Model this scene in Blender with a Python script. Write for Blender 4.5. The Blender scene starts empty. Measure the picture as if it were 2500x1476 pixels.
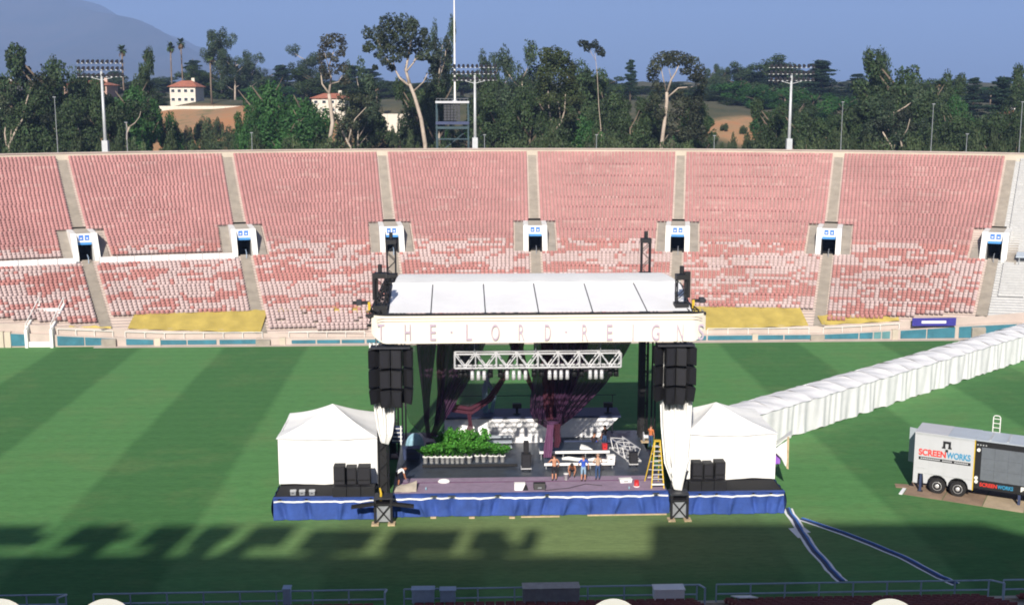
import bpy, bmesh, math, random
import numpy as np
from mathutils import Vector, Matrix

# ---------------------------------------------------------------- camera, sky, sun, exposure
scene = bpy.context.scene
COL = scene.collection
R = math.radians
F_PX, CX, CY, CAM_H = 2900.0, 1250.0, 738.0, 25.8
PITCH = math.atan(498.0 / F_PX)
cam_data = bpy.data.cameras.new('camera')
cam_data.sensor_width = 36.0
cam_data.lens = 36.0 * F_PX / 2500.0
cam_data.clip_start, cam_data.clip_end = 0.5, 60000
cam = bpy.data.objects.new('camera', cam_data)
cam.location = (0, 0, CAM_H)
cam.rotation_euler = (math.pi / 2 - PITCH, 0, 0)
COL.objects.link(cam)
scene.camera = cam

SUN_EL, SUN_AZ = R(30.5), R(-8.0)            # sun stands behind the camera, a little to its left
LIGHT_DIR = Vector((-math.sin(SUN_AZ) * math.cos(SUN_EL), math.cos(SUN_AZ) * math.cos(SUN_EL), -math.sin(SUN_EL)))
world = bpy.data.worlds.new('World')
scene.world = world
world.use_nodes = True
wn = world.node_tree.nodes
wl = world.node_tree.links
wn.clear()
sky = wn.new('ShaderNodeTexSky')
sky.sky_type = 'NISHITA'
sky.sun_disc = False
sky.sun_elevation = SUN_EL
sky.sun_rotation = math.pi - SUN_AZ
sky.altitude = 250
sky.air_density = 0.55
sky.dust_density = 2.5
sky.ozone_density = 3.0
bg = wn.new('ShaderNodeBackground')
bg.inputs['Strength'].default_value = 0.05
wo = wn.new('ShaderNodeOutputWorld')
wl.new(sky.outputs[0], bg.inputs[0])
wl.new(bg.outputs[0], wo.inputs[0])

sun_data = bpy.data.lights.new('sun', 'SUN')
sun_data.energy = 5.0
sun_data.angle = R(0.7)
sun_data.color = (1.0, 0.93, 0.82)
sun = bpy.data.objects.new('sun', sun_data)
sun.rotation_euler = LIGHT_DIR.to_track_quat('-Z', 'Y').to_euler()
sun.location = (60, -200, 150)
COL.objects.link(sun)

scene.view_settings.view_transform = 'Standard'
scene.view_settings.look = 'None'
scene.view_settings.exposure = 0.72
scene.view_settings.gamma = 1.0
scene.view_settings.use_curve_mapping = False
scene.render.engine = 'CYCLES'
cy = scene.cycles
cy.use_denoising = True
cy.max_bounces = 8
cy.diffuse_bounces = 3
cy.transparent_max_bounces = 24
cy.volume_bounces = 1
cy.filter_width = 1.9
cy.use_adaptive_sampling = True

# ---------------------------------------------------------------- helpers
SP, CP = math.sin(PITCH), math.cos(PITCH)


def ray(u, v):
    return Vector((u - CX, F_PX * CP + (CY - v) * SP, -F_PX * SP + (CY - v) * CP))


def PY(u, v, y):
    d = ray(u, v)
    t = y / d.y
    return Vector((d.x * t, y, CAM_H + d.z * t))


def PZ(u, v, z):
    d = ray(u, v)
    t = (z - CAM_H) / d.z
    return Vector((d.x * t, d.y * t, z))


def scale_at(y, z):
    return F_PX / (y * CP + (CAM_H - z) * SP)


class Frame:
    def __init__(self, origin, ang):
        self.o = Vector(origin)
        self.a = ang

    def to_world(self, p):
        p = Vector(p)
        c, s = math.cos(self.a), math.sin(self.a)
        return self.o + Vector((p.x * c - p.y * s, p.x * s + p.y * c, p.z))

    def to_local(self, p):
        q = Vector(p) - self.o
        c, s = math.cos(self.a), math.sin(self.a)
        return Vector((q.x * c + q.y * s, -q.x * s + q.y * c, q.z))

    def pix_y(self, u, v, yl):       # pixel ray meets the frame's plane y = yl
        n = Vector((-math.sin(self.a), math.cos(self.a), 0))
        d = ray(u, v)
        c = Vector((0, 0, CAM_H))
        t = (yl + n.dot(self.o) - n.dot(c)) / n.dot(d)
        return self.to_local(c + d * t)

    def pix_z(self, u, v, z):
        return self.to_local(PZ(u, v, z))


WORLD = Frame((0, 0, 0), 0)
STAGE = Frame((1.2, 71.05, 0), R(2.33))
FIELD = Frame((0, 124.6, 0), R(2.4))
NEAR = Frame((0, 55.5, 0), R(2.2))
TRAILER = Frame((26.75, 76.15, 0), R(-29))

BASE = {}


def tag(o, label=None, cat=None, group=None, kind=None):
    if label: o['label'] = label
    if cat: o['category'] = cat
    if group: o['group'] = group
    if kind: o['kind'] = kind
    return o


def place(o, frame, base, rz=0.0):
    o.location = frame.to_world(base)
    o.rotation_euler = (0, 0, frame.a + rz)
    BASE[o.name] = Vector(base)


def thing(name, label, cat, frame=WORLD, base=(0, 0, 0), group=None):
    o = bpy.data.objects.new(name, None)
    o.empty_display_size = 0.3
    COL.objects.link(o)
    place(o, frame, base)
    return tag(o, label, cat, group)


def mesh_obj(name, me, mats, parent=None, frame=WORLD, base=(0, 0, 0)):
    o = bpy.data.objects.new(name, me)
    for m in (mats if isinstance(mats, (list, tuple)) else [mats]):
        if len(me.materials) < (len(mats) if isinstance(mats, (list, tuple)) else 1):
            me.materials.append(m)
    COL.objects.link(o)
    if parent is not None:
        o.parent = parent
        BASE[o.name] = BASE[parent.name]
    else:
        place(o, frame, base)
    return o


def clone(root, frame, base, rz=0.0, label=None, group=None, scale=None):
    c = root.copy()
    COL.objects.link(c)
    c.location = frame.to_world(base)
    c.rotation_euler = (0, 0, frame.a + rz)
    if scale: c.scale = scale
    if label: c['label'] = label
    if group: c['group'] = group
    for ch in root.children:
        d = ch.copy()
        COL.objects.link(d)
        d.parent = c
        for g in ch.children:
            e = g.copy()
            COL.objects.link(e)
            e.parent = d
    return c


class MB:
    """collects boxes, beams, tubes and sheets, in the coordinates of a frame"""

    def __init__(self):
        self.v, self.f, self.mi = [], [], []

    def add(self, vs, fs, m=0):
        n = len(self.v)
        self.v += [tuple(p) for p in vs]
        self.f += [tuple(i + n for i in f) for f in fs]
        self.mi += [m] * len(fs)
        return self

    def box(self, c, s, rz=0.0, m=0, taper=1.0):
        hx, hy, hz = s[0] / 2, s[1] / 2, s[2] / 2
        ca, sa = math.cos(rz), math.sin(rz)
        vs = []
        for z in (-hz, hz):
            k = taper if z > 0 else 1.0
            for x, y in ((-hx, -hy), (hx, -hy), (hx, hy), (-hx, hy)):
                x, y = x * k, y * k
                vs.append((c[0] + x * ca - y * sa, c[1] + x * sa + y * ca, c[2] + z))
        return self.add(vs, [(3, 2, 1, 0), (4, 5, 6, 7), (0, 1, 5, 4), (1, 2, 6, 5), (2, 3, 7, 6), (3, 0, 4, 7)], m)

    def bb(self, x0, x1, y0, y1, z0, z1, m=0):
        return self.box(((x0 + x1) / 2, (y0 + y1) / 2, (z0 + z1) / 2), (x1 - x0, y1 - y0, z1 - z0), 0, m)

    def tube(self, pts, r, n=8, m=0, cap=True):
        pts = [Vector(p) for p in pts]
        rs = r if isinstance(r, (list, tuple)) else [r] * len(pts)
        vs, fs = [], []
        ref = None
        for i, p in enumerate(pts):
            d = (pts[min(i + 1, len(pts) - 1)] - pts[max(i - 1, 0)]).normalized()
            if ref is None:
                ref = Vector((1, 0, 0)) if abs(d.x) < 0.9 else Vector((0, 1, 0))
            a = (ref - d * ref.dot(d)).normalized()
            ref = a
            b = d.cross(a)
            for k in range(n):
                t = 2 * math.pi * (k + 0.5) / n
                vs.append(p + (a * math.cos(t) + b * math.sin(t)) * rs[i])
        for i in range(len(pts) - 1):
            for k in range(n):
                k2 = (k + 1) % n
                fs.append((i * n + k, i * n + k2, (i + 1) * n + k2, (i + 1) * n + k))
        if cap:
            fs.append(tuple(range(n - 1, -1, -1)))
            fs.append(tuple(range((len(pts) - 1) * n, len(pts) * n)))
        return self.add(vs, fs, m)

    def beam(self, p, q, w, m=0):
        return self.tube([p, q], w * 0.7071, 4, m)

    def lathe(self, c, prof, n=16, m=0, axis='z'):
        vs, fs = [], []
        for r, h in prof:
            for k in range(n):
                t = 2 * math.pi * k / n
                a, b = r * math.cos(t), r * math.sin(t)
                vs.append((c[0] + a, c[1] + b, c[2] + h) if axis == 'z' else
                          ((c[0] + a, c[1] + h, c[2] + b) if axis == 'y' else (c[0] + h, c[1] + a, c[2] + b)))
        for i in range(len(prof) - 1):
            for k in range(n):
                k2 = (k + 1) % n
                fs.append((i * n + k, i * n + k2, (i + 1) * n + k2, (i + 1) * n + k))
        fs.append(tuple(range(n - 1, -1, -1)))
        fs.append(tuple(range((len(prof) - 1) * n, len(prof) * n)))
        return self.add(vs, fs, m)

    def grid(self, fn, nu, nv, m=0):
        vs = [fn(i / nu, j / nv) for j in range(nv + 1) for i in range(nu + 1)]
        fs = [(j * (nu + 1) + i, j * (nu + 1) + i + 1, (j + 1) * (nu + 1) + i + 1, (j + 1) * (nu + 1) + i)
              for j in range(nv) for i in range(nu)]
        return self.add(vs, fs, m)

    def prism(self, poly, d, m=0):
        """closed polygon (list of points) pushed along vector d"""
        n = len(poly)
        d = Vector(d)
        vs = [Vector(p) for p in poly] + [Vector(p) + d for p in poly]
        fs = [tuple(range(n - 1, -1, -1)), tuple(range(n, 2 * n))]
        fs += [(i, (i + 1) % n, n + (i + 1) % n, n + i) for i in range(n)]
        return self.add(vs, fs, m)

    def mesh(self, name, base=(0, 0, 0), smooth=False):
        me = bpy.data.meshes.new(name)
        b = Vector(base)
        me.from_pydata([(p[0] - b.x, p[1] - b.y, p[2] - b.z) for p in self.v], [], self.f)
        me.polygons.foreach_set('material_index', self.mi)
        if smooth:
            me.polygons.foreach_set('use_smooth', [True] * len(self.f))
        bm = bmesh.new()
        bm.from_mesh(me)
        bmesh.ops.recalc_face_normals(bm, faces=bm.faces)
        bm.to_mesh(me)
        bm.free()
        return me

    def build(self, name, mats, parent=None, frame=WORLD, base=None, smooth=False, bevel=0.0):
        b = BASE[parent.name] if parent is not None else (Vector(base) if base is not None else Vector((0, 0, 0)))
        me = self.mesh(name, b, smooth)
        if bevel:
            bm = bmesh.new()
            bm.from_mesh(me)
            bmesh.ops.bevel(bm, geom=bm.edges[:], offset=bevel, segments=1, affect='EDGES')
            bm.to_mesh(me)
            bm.free()
        return mesh_obj(name, me, mats, parent, frame, b)


ORD = ['zeroth', 'first', 'second', 'third', 'fourth', 'fifth', 'sixth', 'seventh', 'eighth', 'ninth', 'tenth',
       'eleventh', 'twelfth', 'thirteenth', 'fourteenth', 'fifteenth', 'sixteenth', 'seventeenth', 'eighteenth',
       'nineteenth', 'twentieth', 'twenty-first', 'twenty-second', 'twenty-third', 'twenty-fourth', 'twenty-fifth',
       'twenty-sixth', 'twenty-seventh', 'twenty-eighth', 'twenty-ninth', 'thirtieth', 'thirty-first', 'thirty-second',
       'thirty-third', 'thirty-fourth', 'thirty-fifth', 'thirty-sixth', 'thirty-seventh', 'thirty-eighth', 'thirty-ninth', 'fortieth']

# ---------------------------------------------------------------- materials


def mat(name, col, rough=0.7, var=0.12, scale=3.0, bump=0.0, bscale=None, metal=0.0, spec=None, col2=None, detail=4, trans=0.0,
        alpha=1.0, obj=False):
    m = bpy.data.materials.new(name)
    m.use_nodes = True
    nt = m.node_tree
    nt.nodes.clear()
    out = nt.nodes.new('ShaderNodeOutputMaterial')
    bs = nt.nodes.new('ShaderNodeBsdfPrincipled')
    bs.inputs['Roughness'].default_value = rough
    bs.inputs['Metallic'].default_value = metal
    if spec is not None:
        bs.inputs['Specular IOR Level'].default_value = spec
    tc = nt.nodes.new('ShaderNodeTexCoord')
    nz = nt.nodes.new('ShaderNodeTexNoise')
    nz.inputs['Scale'].default_value = scale
    nz.inputs['Detail'].default_value = detail
    nz.inputs['Roughness'].default_value = 0.65
    nt.links.new(tc.outputs['Object'], nz.inputs['Vector'])
    rp = nt.nodes.new('ShaderNodeValToRGB')
    c = col
    a = tuple(x * (1 - var) for x in c) if col2 is None else c
    b = tuple(min(1, x * (1 + var)) for x in c) if col2 is None else col2
    rp.color_ramp.elements[0].position = 0.32
    rp.color_ramp.elements[1].position = 0.68
    rp.color_ramp.elements[0].color = (*a, 1)
    rp.color_ramp.elements[1].color = (*b, 1)
    nt.links.new(nz.outputs['Fac'], rp.inputs[0])
    nt.links.new(rp.outputs[0], bs.inputs['Base Color'])
    if bump:
        n2 = nt.nodes.new('ShaderNodeTexNoise')
        n2.inputs['Scale'].default_value = bscale or scale * 4
        n2.inputs['Detail'].default_value = 3
        nt.links.new(tc.outputs['Object'], n2.inputs['Vector'])
        bp = nt.nodes.new('ShaderNodeBump')
        bp.inputs['Strength'].default_value = bump
        bp.inputs['Distance'].default_value = 0.05
        nt.links.new(n2.outputs['Fac'], bp.inputs['Height'])
        nt.links.new(bp.outputs[0], bs.inputs['Normal'])
    sh = bs.outputs[0]
    if trans:
        tl = nt.nodes.new('ShaderNodeBsdfTranslucent')
        nt.links.new(rp.outputs[0], tl.inputs[0])
        mx = nt.nodes.new('ShaderNodeMixShader')
        mx.inputs[0].default_value = trans
        nt.links.new(sh, mx.inputs[1])
        nt.links.new(tl.outputs[0], mx.inputs[2])
        sh = mx.outputs[0]
    if alpha < 1:
        tr = nt.nodes.new('ShaderNodeBsdfTransparent')
        mx = nt.nodes.new('ShaderNodeMixShader')
        mx.inputs[0].default_value = alpha
        nt.links.new(tr.outputs[0], mx.inputs[1])
        nt.links.new(sh, mx.inputs[2])
        sh = mx.outputs[0]
    nt.links.new(sh, out.inputs[0])
    return m


def attr_mat(name, tint=(1, 1, 1), rough=0.7, trans=0.0, nscale=0.4, nvar=0.25):
    """base colour read from the mesh's own colour layer (each seat or leaf has its colour)"""
    m = bpy.data.materials.new(name)
    m.use_nodes = True
    nt = m.node_tree
    bs = nt.nodes['Principled BSDF']
    bs.inputs['Roughness'].default_value = rough
    bs.inputs['Specular IOR Level'].default_value = 0.25
    at = nt.nodes.new('ShaderNodeAttribute')
    at.attribute_name = 'Col'
    mu = nt.nodes.new('ShaderNodeMix')
    mu.data_type = 'RGBA'
    mu.blend_type = 'MULTIPLY'
    mu.inputs[0].default_value = 1.0
    tc = nt.nodes.new('ShaderNodeTexCoord')
    nz = nt.nodes.new('ShaderNodeTexNoise')
    nz.inputs['Scale'].default_value = nscale
    nz.inputs['Detail'].default_value = 3
    nt.links.new(tc.outputs['Object'], nz.inputs['Vector'])
    rp = nt.nodes.new('ShaderNodeValToRGB')
    rp.color_ramp.elements[0].position = 0.3
    rp.color_ramp.elements[1].position = 0.7
    rp.color_ramp.elements[0].color = (*[t * (1 - nvar) for t in tint], 1)
    rp.color_ramp.elements[1].color = (*[t * (1 + nvar) for t in tint], 1)
    nt.links.new(nz.outputs['Fac'], rp.inputs[0])
    nt.links.new(at.outputs['Color'], mu.inputs['A'])
    nt.links.new(rp.outputs[0], mu.inputs['B'])
    nt.links.new(mu.outputs['Result'], bs.inputs['Base Color'])
    if trans:
        out = nt.nodes['Material Output']
        tl = nt.nodes.new('ShaderNodeBsdfTranslucent')
        nt.links.new(mu.outputs['Result'], tl.inputs[0])
        mx = nt.nodes.new('ShaderNodeMixShader')
        mx.inputs[0].default_value = trans
        nt.links.new(bs.outputs[0], mx.inputs[1])
        nt.links.new(tl.outputs[0], mx.inputs[2])
        nt.links.new(mx.outputs[0], out.inputs[0])
    return m


def set_col(me, cols):
    ca = me.color_attributes.new('Col', 'FLOAT_COLOR', 'POINT')
    a = np.ones((len(cols), 4), dtype=np.float32)
    a[:, :3] = cols
    ca.data.foreach_set('color', a.ravel())


def np_mesh(name, verts, quads, cols=None):
    me = bpy.data.meshes.new(name)
    nv, nf = len(verts), len(quads)
    me.vertices.add(nv)
    me.vertices.foreach_set('co', np.asarray(verts, dtype=np.float32).ravel())
    me.loops.add(nf * 4)
    me.loops.foreach_set('vertex_index', np.asarray(quads, dtype=np.int32).ravel())
    me.polygons.add(nf)
    me.polygons.foreach_set('loop_start', np.arange(0, nf * 4, 4, dtype=np.int32))
    me.update(calc_edges=True)
    if cols is not None:
        set_col(me, cols)
    return me


M = {}
M['concrete'] = mat('concrete', (0.46, 0.41, 0.34), 0.85, 0.14, 0.6, 0.15, 8)
M['concrete_light'] = mat('concrete_light', (0.48, 0.40, 0.36), 0.85, 0.1, 0.4, 0.1, 6)
M['rim'] = mat('rim_concrete', (0.50, 0.44, 0.36), 0.85, 0.12, 0.25, 0.1, 5)
M['aisle'] = mat('aisle_concrete', (0.31, 0.275, 0.235), 0.9, 0.16, 0.8, 0.1, 6)
M['white'] = mat('white_paint', (0.80, 0.79, 0.76), 0.6, 0.05, 1.0)
M['canvas'] = mat('white_canvas', (0.82, 0.82, 0.81), 0.8, 0.04, 0.9, 0.25, 2.5)
M['canvas_grey'] = mat('roof_vinyl', (0.80, 0.80, 0.82), 0.55, 0.05, 0.5, 0.1, 1.2)
M['walk_canvas'] = mat('walkway_canvas', (0.72, 0.72, 0.74), 0.8, 0.05, 0.9, 0.3, 2.0)
M['cream'] = mat('cream_banner', (0.82, 0.77, 0.65), 0.8, 0.03, 0.5, 0.15, 1.5)
M['lilac'] = mat('lilac_letter', (0.46, 0.38, 0.46), 0.8, 0.08, 3)
M['pinkline'] = mat('pink_line', (0.42, 0.30, 0.25), 0.8, 0.05)
M['black'] = mat('black_paint', (0.008, 0.008, 0.010), 0.6, 0.3, 4)
M['black_fabric'] = mat('black_carpet', (0.006, 0.006, 0.008), 0.95, 0.3, 6)
M['grille'] = mat('speaker_grille', (0.012, 0.012, 0.017), 0.7, 0.3, 30)
M['dark_steel'] = mat('dark_steel', (0.03, 0.032, 0.04), 0.5, 0.3, 4)
M['steel'] = mat('grey_steel', (0.30, 0.32, 0.35), 0.45, 0.15, 3, metal=0.3)
M['galv'] = mat('galvanised_steel', (0.48, 0.50, 0.52), 0.5, 0.1, 1.5, metal=0.2)
M['alu'] = mat('aluminium', (0.70, 0.70, 0.72), 0.4, 0.08, 4, metal=0.35)
M['rail'] = mat('rail_paint', (0.32, 0.42, 0.55), 0.5, 0.12, 3)
M['teal'] = mat('teal_pad', (0.035, 0.16, 0.22), 0.65, 0.22, 0.7, 0.1, 3)
M['dark_teal'] = mat('dark_teal_steel', (0.02, 0.05, 0.065), 0.6, 0.2, 1.0)
M['teal_pale'] = mat('faded_teal_pad', (0.10, 0.24, 0.26), 0.65, 0.2, 0.7)
M['tarp'] = mat('yellow_tarp', (0.46, 0.35, 0.085), 0.75, 0.14, 0.7, 0.3, 1.5)
M['blue_skirt'] = mat('blue_cloth', (0.026, 0.066, 0.27), 0.85, 0.2, 1.2, 0.2, 5)
M['blue'] = mat('blue_paint', (0.05, 0.17, 0.50), 0.6, 0.1, 2)
M['sign_blue'] = mat('sign_blue', (0.07, 0.20, 0.62), 0.5, 0.1, 2)
M['lintel'] = mat('lintel_blue', (0.06, 0.25, 0.60), 0.5, 0.1, 2)
M['purple_banner'] = mat('purple_banner', (0.035, 0.03, 0.26), 0.7, 0.1, 2)
M['stage_purple'] = mat('mauve_carpet', (0.26, 0.195, 0.28), 0.95, 0.12, 1.5, 0.2, 40)
M['stage_black'] = mat('stage_floor', (0.042, 0.052, 0.072), 0.4, 0.3, 1.2, 0.1, 3)
M['drape'] = mat('sheer_purple', (0.085, 0.030, 0.090), 0.85, 0.3, 1.5, 0.2, 6, trans=0.3, alpha=0.9)
M['drape_red'] = mat('sheer_maroon', (0.085, 0.018, 0.038), 0.85, 0.25, 1.5, trans=0.3, alpha=0.95)
M['drape_sheer'] = mat('sheer_veil', (0.15, 0.085, 0.14), 0.85, 0.2, 1.2, trans=0.4, alpha=0.40)
M['drape_tail'] = mat('mauve_chiffon', (0.22, 0.09, 0.20), 0.85, 0.2, 2.5, trans=0.3)
M['pale_blue_cloth'] = mat('pale_blue_cloth', (0.25, 0.42, 0.52), 0.8, 0.15, 3)
M['navy'] = mat('navy_paint', (0.03, 0.045, 0.11), 0.6, 0.15, 3)
M['wood'] = mat('raw_timber', (0.50, 0.38, 0.24), 0.8, 0.2, 3)
M['plywood'] = mat('weathered_plywood', (0.26, 0.18, 0.125), 0.9, 0.25, 0.8, 0.2, 8)
M['plywood_pale'] = mat('pale_plywood', (0.42, 0.33, 0.23), 0.9, 0.2, 0.8, 0.2, 8)
M['yellow'] = mat('yellow_fibreglass', (0.62, 0.42, 0.03), 0.5, 0.1, 4)
M['red'] = mat('red_plastic', (0.55, 0.03, 0.035), 0.45, 0.1, 4)
M['violet'] = mat('violet_cloth', (0.30, 0.12, 0.55), 0.8, 0.1, 4)
M['beige'] = mat('beige_carpet', (0.42, 0.37, 0.31), 0.95, 0.12, 3, 0.2, 20)
M['skin'] = mat('skin', (0.50, 0.24, 0.15), 0.6, 0.08, 6)
M['skin_dark'] = mat('tanned_skin', (0.36, 0.15, 0.08), 0.6, 0.08, 6)
M['hair'] = mat('dark_hair', (0.02, 0.012, 0.01), 0.7, 0.3, 20)
M['hair_grey'] = mat('fair_hair', (0.30, 0.20, 0.15), 0.7, 0.2, 20)
M['eye'] = mat('eye', (0.02, 0.015, 0.012), 0.3, 0.1, 20)
M['shirt_blue'] = mat('blue_cotton', (0.03, 0.09, 0.48), 0.85, 0.12, 6)
M['shirt_tan'] = mat('tan_cotton', (0.48, 0.34, 0.24), 0.85, 0.1, 6)
M['shirt_white'] = mat('white_cotton', (0.75, 0.74, 0.74), 0.85, 0.06, 6)
M['shirt_orange'] = mat('orange_cotton', (0.55, 0.16, 0.05), 0.85, 0.1, 6)
M['denim'] = mat('denim', (0.03, 0.07, 0.17), 0.9, 0.15, 8)
M['denim_pale'] = mat('pale_denim', (0.26, 0.40, 0.55), 0.9, 0.12, 8)
M['black_cloth'] = mat('black_cotton', (0.015, 0.013, 0.02), 0.9, 0.2, 8)
M['shoe'] = mat('shoe', (0.05, 0.045, 0.045), 0.6, 0.2, 8)
M['trailer_white'] = mat('trailer_panel', (0.50, 0.51, 0.54), 0.4, 0.04, 0.8)
M['trailer_roof'] = mat('trailer_roof', (0.42, 0.47, 0.53), 0.45, 0.06, 0.8)
M['screen_grey'] = mat('led_screen', (0.125, 0.14, 0.165), 0.55, 0.1, 2.0)
M['tyre'] = mat('tyre', (0.014, 0.013, 0.014), 0.85, 0.3, 8)
M['logo_red'] = mat('logo_red', (0.65, 0.04, 0.03), 0.5, 0.03)
M['logo_teal'] = mat('logo_teal', (0.03, 0.25, 0.45), 0.5, 0.03)
M['bark'] = mat('grey_brown_bark', (0.16, 0.12, 0.09), 0.9, 0.25, 1.2, 0.3, 6)
M['bark_pale'] = mat('pale_gum_bark', (0.40, 0.33, 0.27), 0.8, 0.22, 0.7, 0.15, 4)
M['tile'] = mat('clay_tile', (0.36, 0.13, 0.08), 0.85, 0.2, 1.0, 0.3, 4)
M['stucco'] = mat('pale_stucco', (0.62, 0.56, 0.48), 0.9, 0.06, 0.7)
M['stucco_pink'] = mat('pink_stucco', (0.50, 0.33, 0.27), 0.9, 0.1, 0.7)
M['glass_dark'] = mat('window_glass', (0.03, 0.04, 0.05), 0.12, 0.1, 1, spec=0.8)
M['seat_red'] = mat('faded_red_seat', (0.41, 0.185, 0.170), 0.6, 0.12, 3)
M['seat_white'] = mat('bleached_seat', (0.48, 0.365, 0.355), 0.6, 0.08, 3)
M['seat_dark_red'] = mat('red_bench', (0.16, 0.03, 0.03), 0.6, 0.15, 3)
M['seats'] = attr_mat('stadium_seats', (1, 1, 1), 0.6, 0, 0.12, 0.10)
M['leaf'] = attr_mat('leaves', (1, 1, 1), 0.6, 0.22, 0.35, 0.28)
M['grey_bleacher'] = mat('bare_aluminium_bench', (0.44, 0.44, 0.44), 0.6, 0.1, 2)
M['shade_black'] = mat('tunnel_shade_black', (0.006, 0.006, 0.007), 0.95, 0.2, 3)  # near-black, so the shade inside tunnels and gate is painted in
M['beech'] = mat('press_box_concrete', (0.45, 0.42, 0.38), 0.85, 0.1, 0.5)
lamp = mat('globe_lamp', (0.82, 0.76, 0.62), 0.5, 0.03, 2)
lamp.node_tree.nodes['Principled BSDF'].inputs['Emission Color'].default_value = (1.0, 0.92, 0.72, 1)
lamp.node_tree.nodes['Principled BSDF'].inputs['Emission Strength'].default_value = 0.5  # glow added, as the globes would be dim in the press box shadow
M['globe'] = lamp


def grass_material():
    m = bpy.data.materials.new('mown_turf')
    m.use_nodes = True
    nt = m.node_tree
    L = nt.links.new
    bs = nt.nodes['Principled BSDF']
    bs.inputs['Roughness'].default_value = 0.9
    bs.inputs['Specular IOR Level'].default_value = 0.15
    tc = nt.nodes.new('ShaderNodeTexCoord')
    sep = nt.nodes.new('ShaderNodeSeparateXYZ')
    L(tc.outputs['Object'], sep.inputs[0])
    wob = nt.nodes.new('ShaderNodeTexNoise')
    wob.inputs['Scale'].default_value = 0.35
    L(tc.outputs['Object'], wob.inputs['Vector'])

    def math_n(op, a=None, b=None, c=None):
        n = nt.nodes.new('ShaderNodeMath')
        n.operation = op
        for i, x in enumerate((a, b, c)):
            if x is None: continue
            if isinstance(x, (int, float)):
                n.inputs[i].default_value = x
            else:
                L(x, n.inputs[i])
        return n.outputs[0]
    # mowing bands 8.7 m wide, square edged but slightly wavering
    xw = math_n('ADD', sep.outputs['X'], math_n('MULTIPLY', wob.outputs['Fac'], 0.5))
    ph = math_n('MULTIPLY', math_n('ADD', xw, 47.45 + 8.7 * 20), math.pi / 8.7)
    sn = math_n('SINE', ph)
    band = math_n('ADD', math_n('MULTIPLY', math_n('MAXIMUM', math_n('MINIMUM', math_n('MULTIPLY', sn, 9.0), 1.0), -1.0), 0.5), 0.5)
    # narrow mower passes across, and blotches
    pas = math_n('SINE', math_n('MULTIPLY', math_n('ADD', sep.outputs['Y'], math_n('MULTIPLY', wob.outputs['Fac'], 1.2)), 2 * math.pi / 1.9))
    n1 = nt.nodes.new('ShaderNodeTexNoise')
    n1.inputs['Scale'].default_value = 0.16
    n1.inputs['Detail'].default_value = 6
    n1.inputs['Roughness'].default_value = 0.7
    L(tc.outputs['Object'], n1.inputs['Vector'])
    mp = nt.nodes.new('ShaderNodeMapping')
    mp.inputs['Scale'].default_value = (0.7, 2.6, 1)
    L(tc.outputs['Object'], mp.inputs['Vector'])
    n2 = nt.nodes.new('ShaderNodeTexNoise')
    n2.inputs['Scale'].default_value = 1.6
    n2.inputs['Detail'].default_value = 5
    n2.inputs['Roughness'].default_value = 0.8
    L(mp.outputs[0], n2.inputs['Vector'])
    mix1 = nt.nodes.new('ShaderNodeMix')
    mix1.data_type = 'RGBA'
    mix1.inputs['A'].default_value = (0.090, 0.228, 0.076, 1)
    mix1.inputs['B'].default_value = (0.060, 0.165, 0.054, 1)
    L(band, mix1.inputs['Factor'])
    # worn, yellower turf near the stage front
    ramp = nt.nodes.new('ShaderNodeValToRGB')
    ramp.color_ramp.elements[0].position = 0.50
    ramp.color_ramp.elements[0].color = (0, 0, 0, 1)
    ramp.color_ramp.elements[1].position = 0.72
    ramp.color_ramp.elements[1].color = (1, 1, 1, 1)
    L(n1.outputs['Fac'], ramp.inputs[0])
    # trampled, yellower turf around the stage front
    ex = math_n('DIVIDE', math_n('ADD', sep.outputs['X'], 0.0), 24.0)
    ey = math_n('DIVIDE', math_n('ADD', sep.outputs['Y'], 57.5), 8.5)
    rr_ = math_n('SQRT', math_n('ADD', math_n('MULTIPLY', ex, ex), math_n('MULTIPLY', ey, ey)))
    worn = math_n('MAXIMUM', math_n('SUBTRACT', 1.0, math_n('ADD', rr_, math_n('MULTIPLY', math_n('SUBTRACT', n1.outputs['Fac'], 0.5), 1.2))), 0.0)
    wear = math_n('MINIMUM', math_n('ADD', math_n('MULTIPLY', ramp.outputs[0], 0.35), math_n('MULTIPLY', worn, 1.3)), 0.85)
    mix2 = nt.nodes.new('ShaderNodeMix')
    mix2.data_type = 'RGBA'
    mix2.inputs['B'].default_value = (0.165, 0.215, 0.088, 1)
    L(mix1.outputs['Result'], mix2.inputs['A'])
    L(wear, mix2.inputs['Factor'])
    val = math_n('ADD', math_n('MULTIPLY', n2.outputs['Fac'], 1.1), math_n('ADD', math_n('MULTIPLY', pas, 0.035), 0.45))
    hsv = nt.nodes.new('ShaderNodeHueSaturation')
    L(mix2.outputs['Result'], hsv.inputs['Color'])
    L(val, hsv.inputs['Value'])
    L(hsv.outputs[0], bs.inputs['Base Color'])
    bp = nt.nodes.new('ShaderNodeBump')
    bp.inputs['Strength'].default_value = 0.35
    bp.inputs['Distance'].default_value = 0.03
    n3 = nt.nodes.new('ShaderNodeTexNoise')
    n3.inputs['Scale'].default_value = 14
    n3.inputs['Detail'].default_value = 4
    L(tc.outputs['Object'], n3.inputs['Vector'])
    L(n3.outputs['Fac'], bp.inputs['Height'])
    L(bp.outputs[0], bs.inputs['Normal'])
    return m


BARE = [(-79, 290, 30), (-62, 285, 26), (-28, 275, 16), (55, 272, 14), (-95, 285, 14), (-112, 270, 12), (105, 280, 10), (76, 270, 9)]


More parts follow.
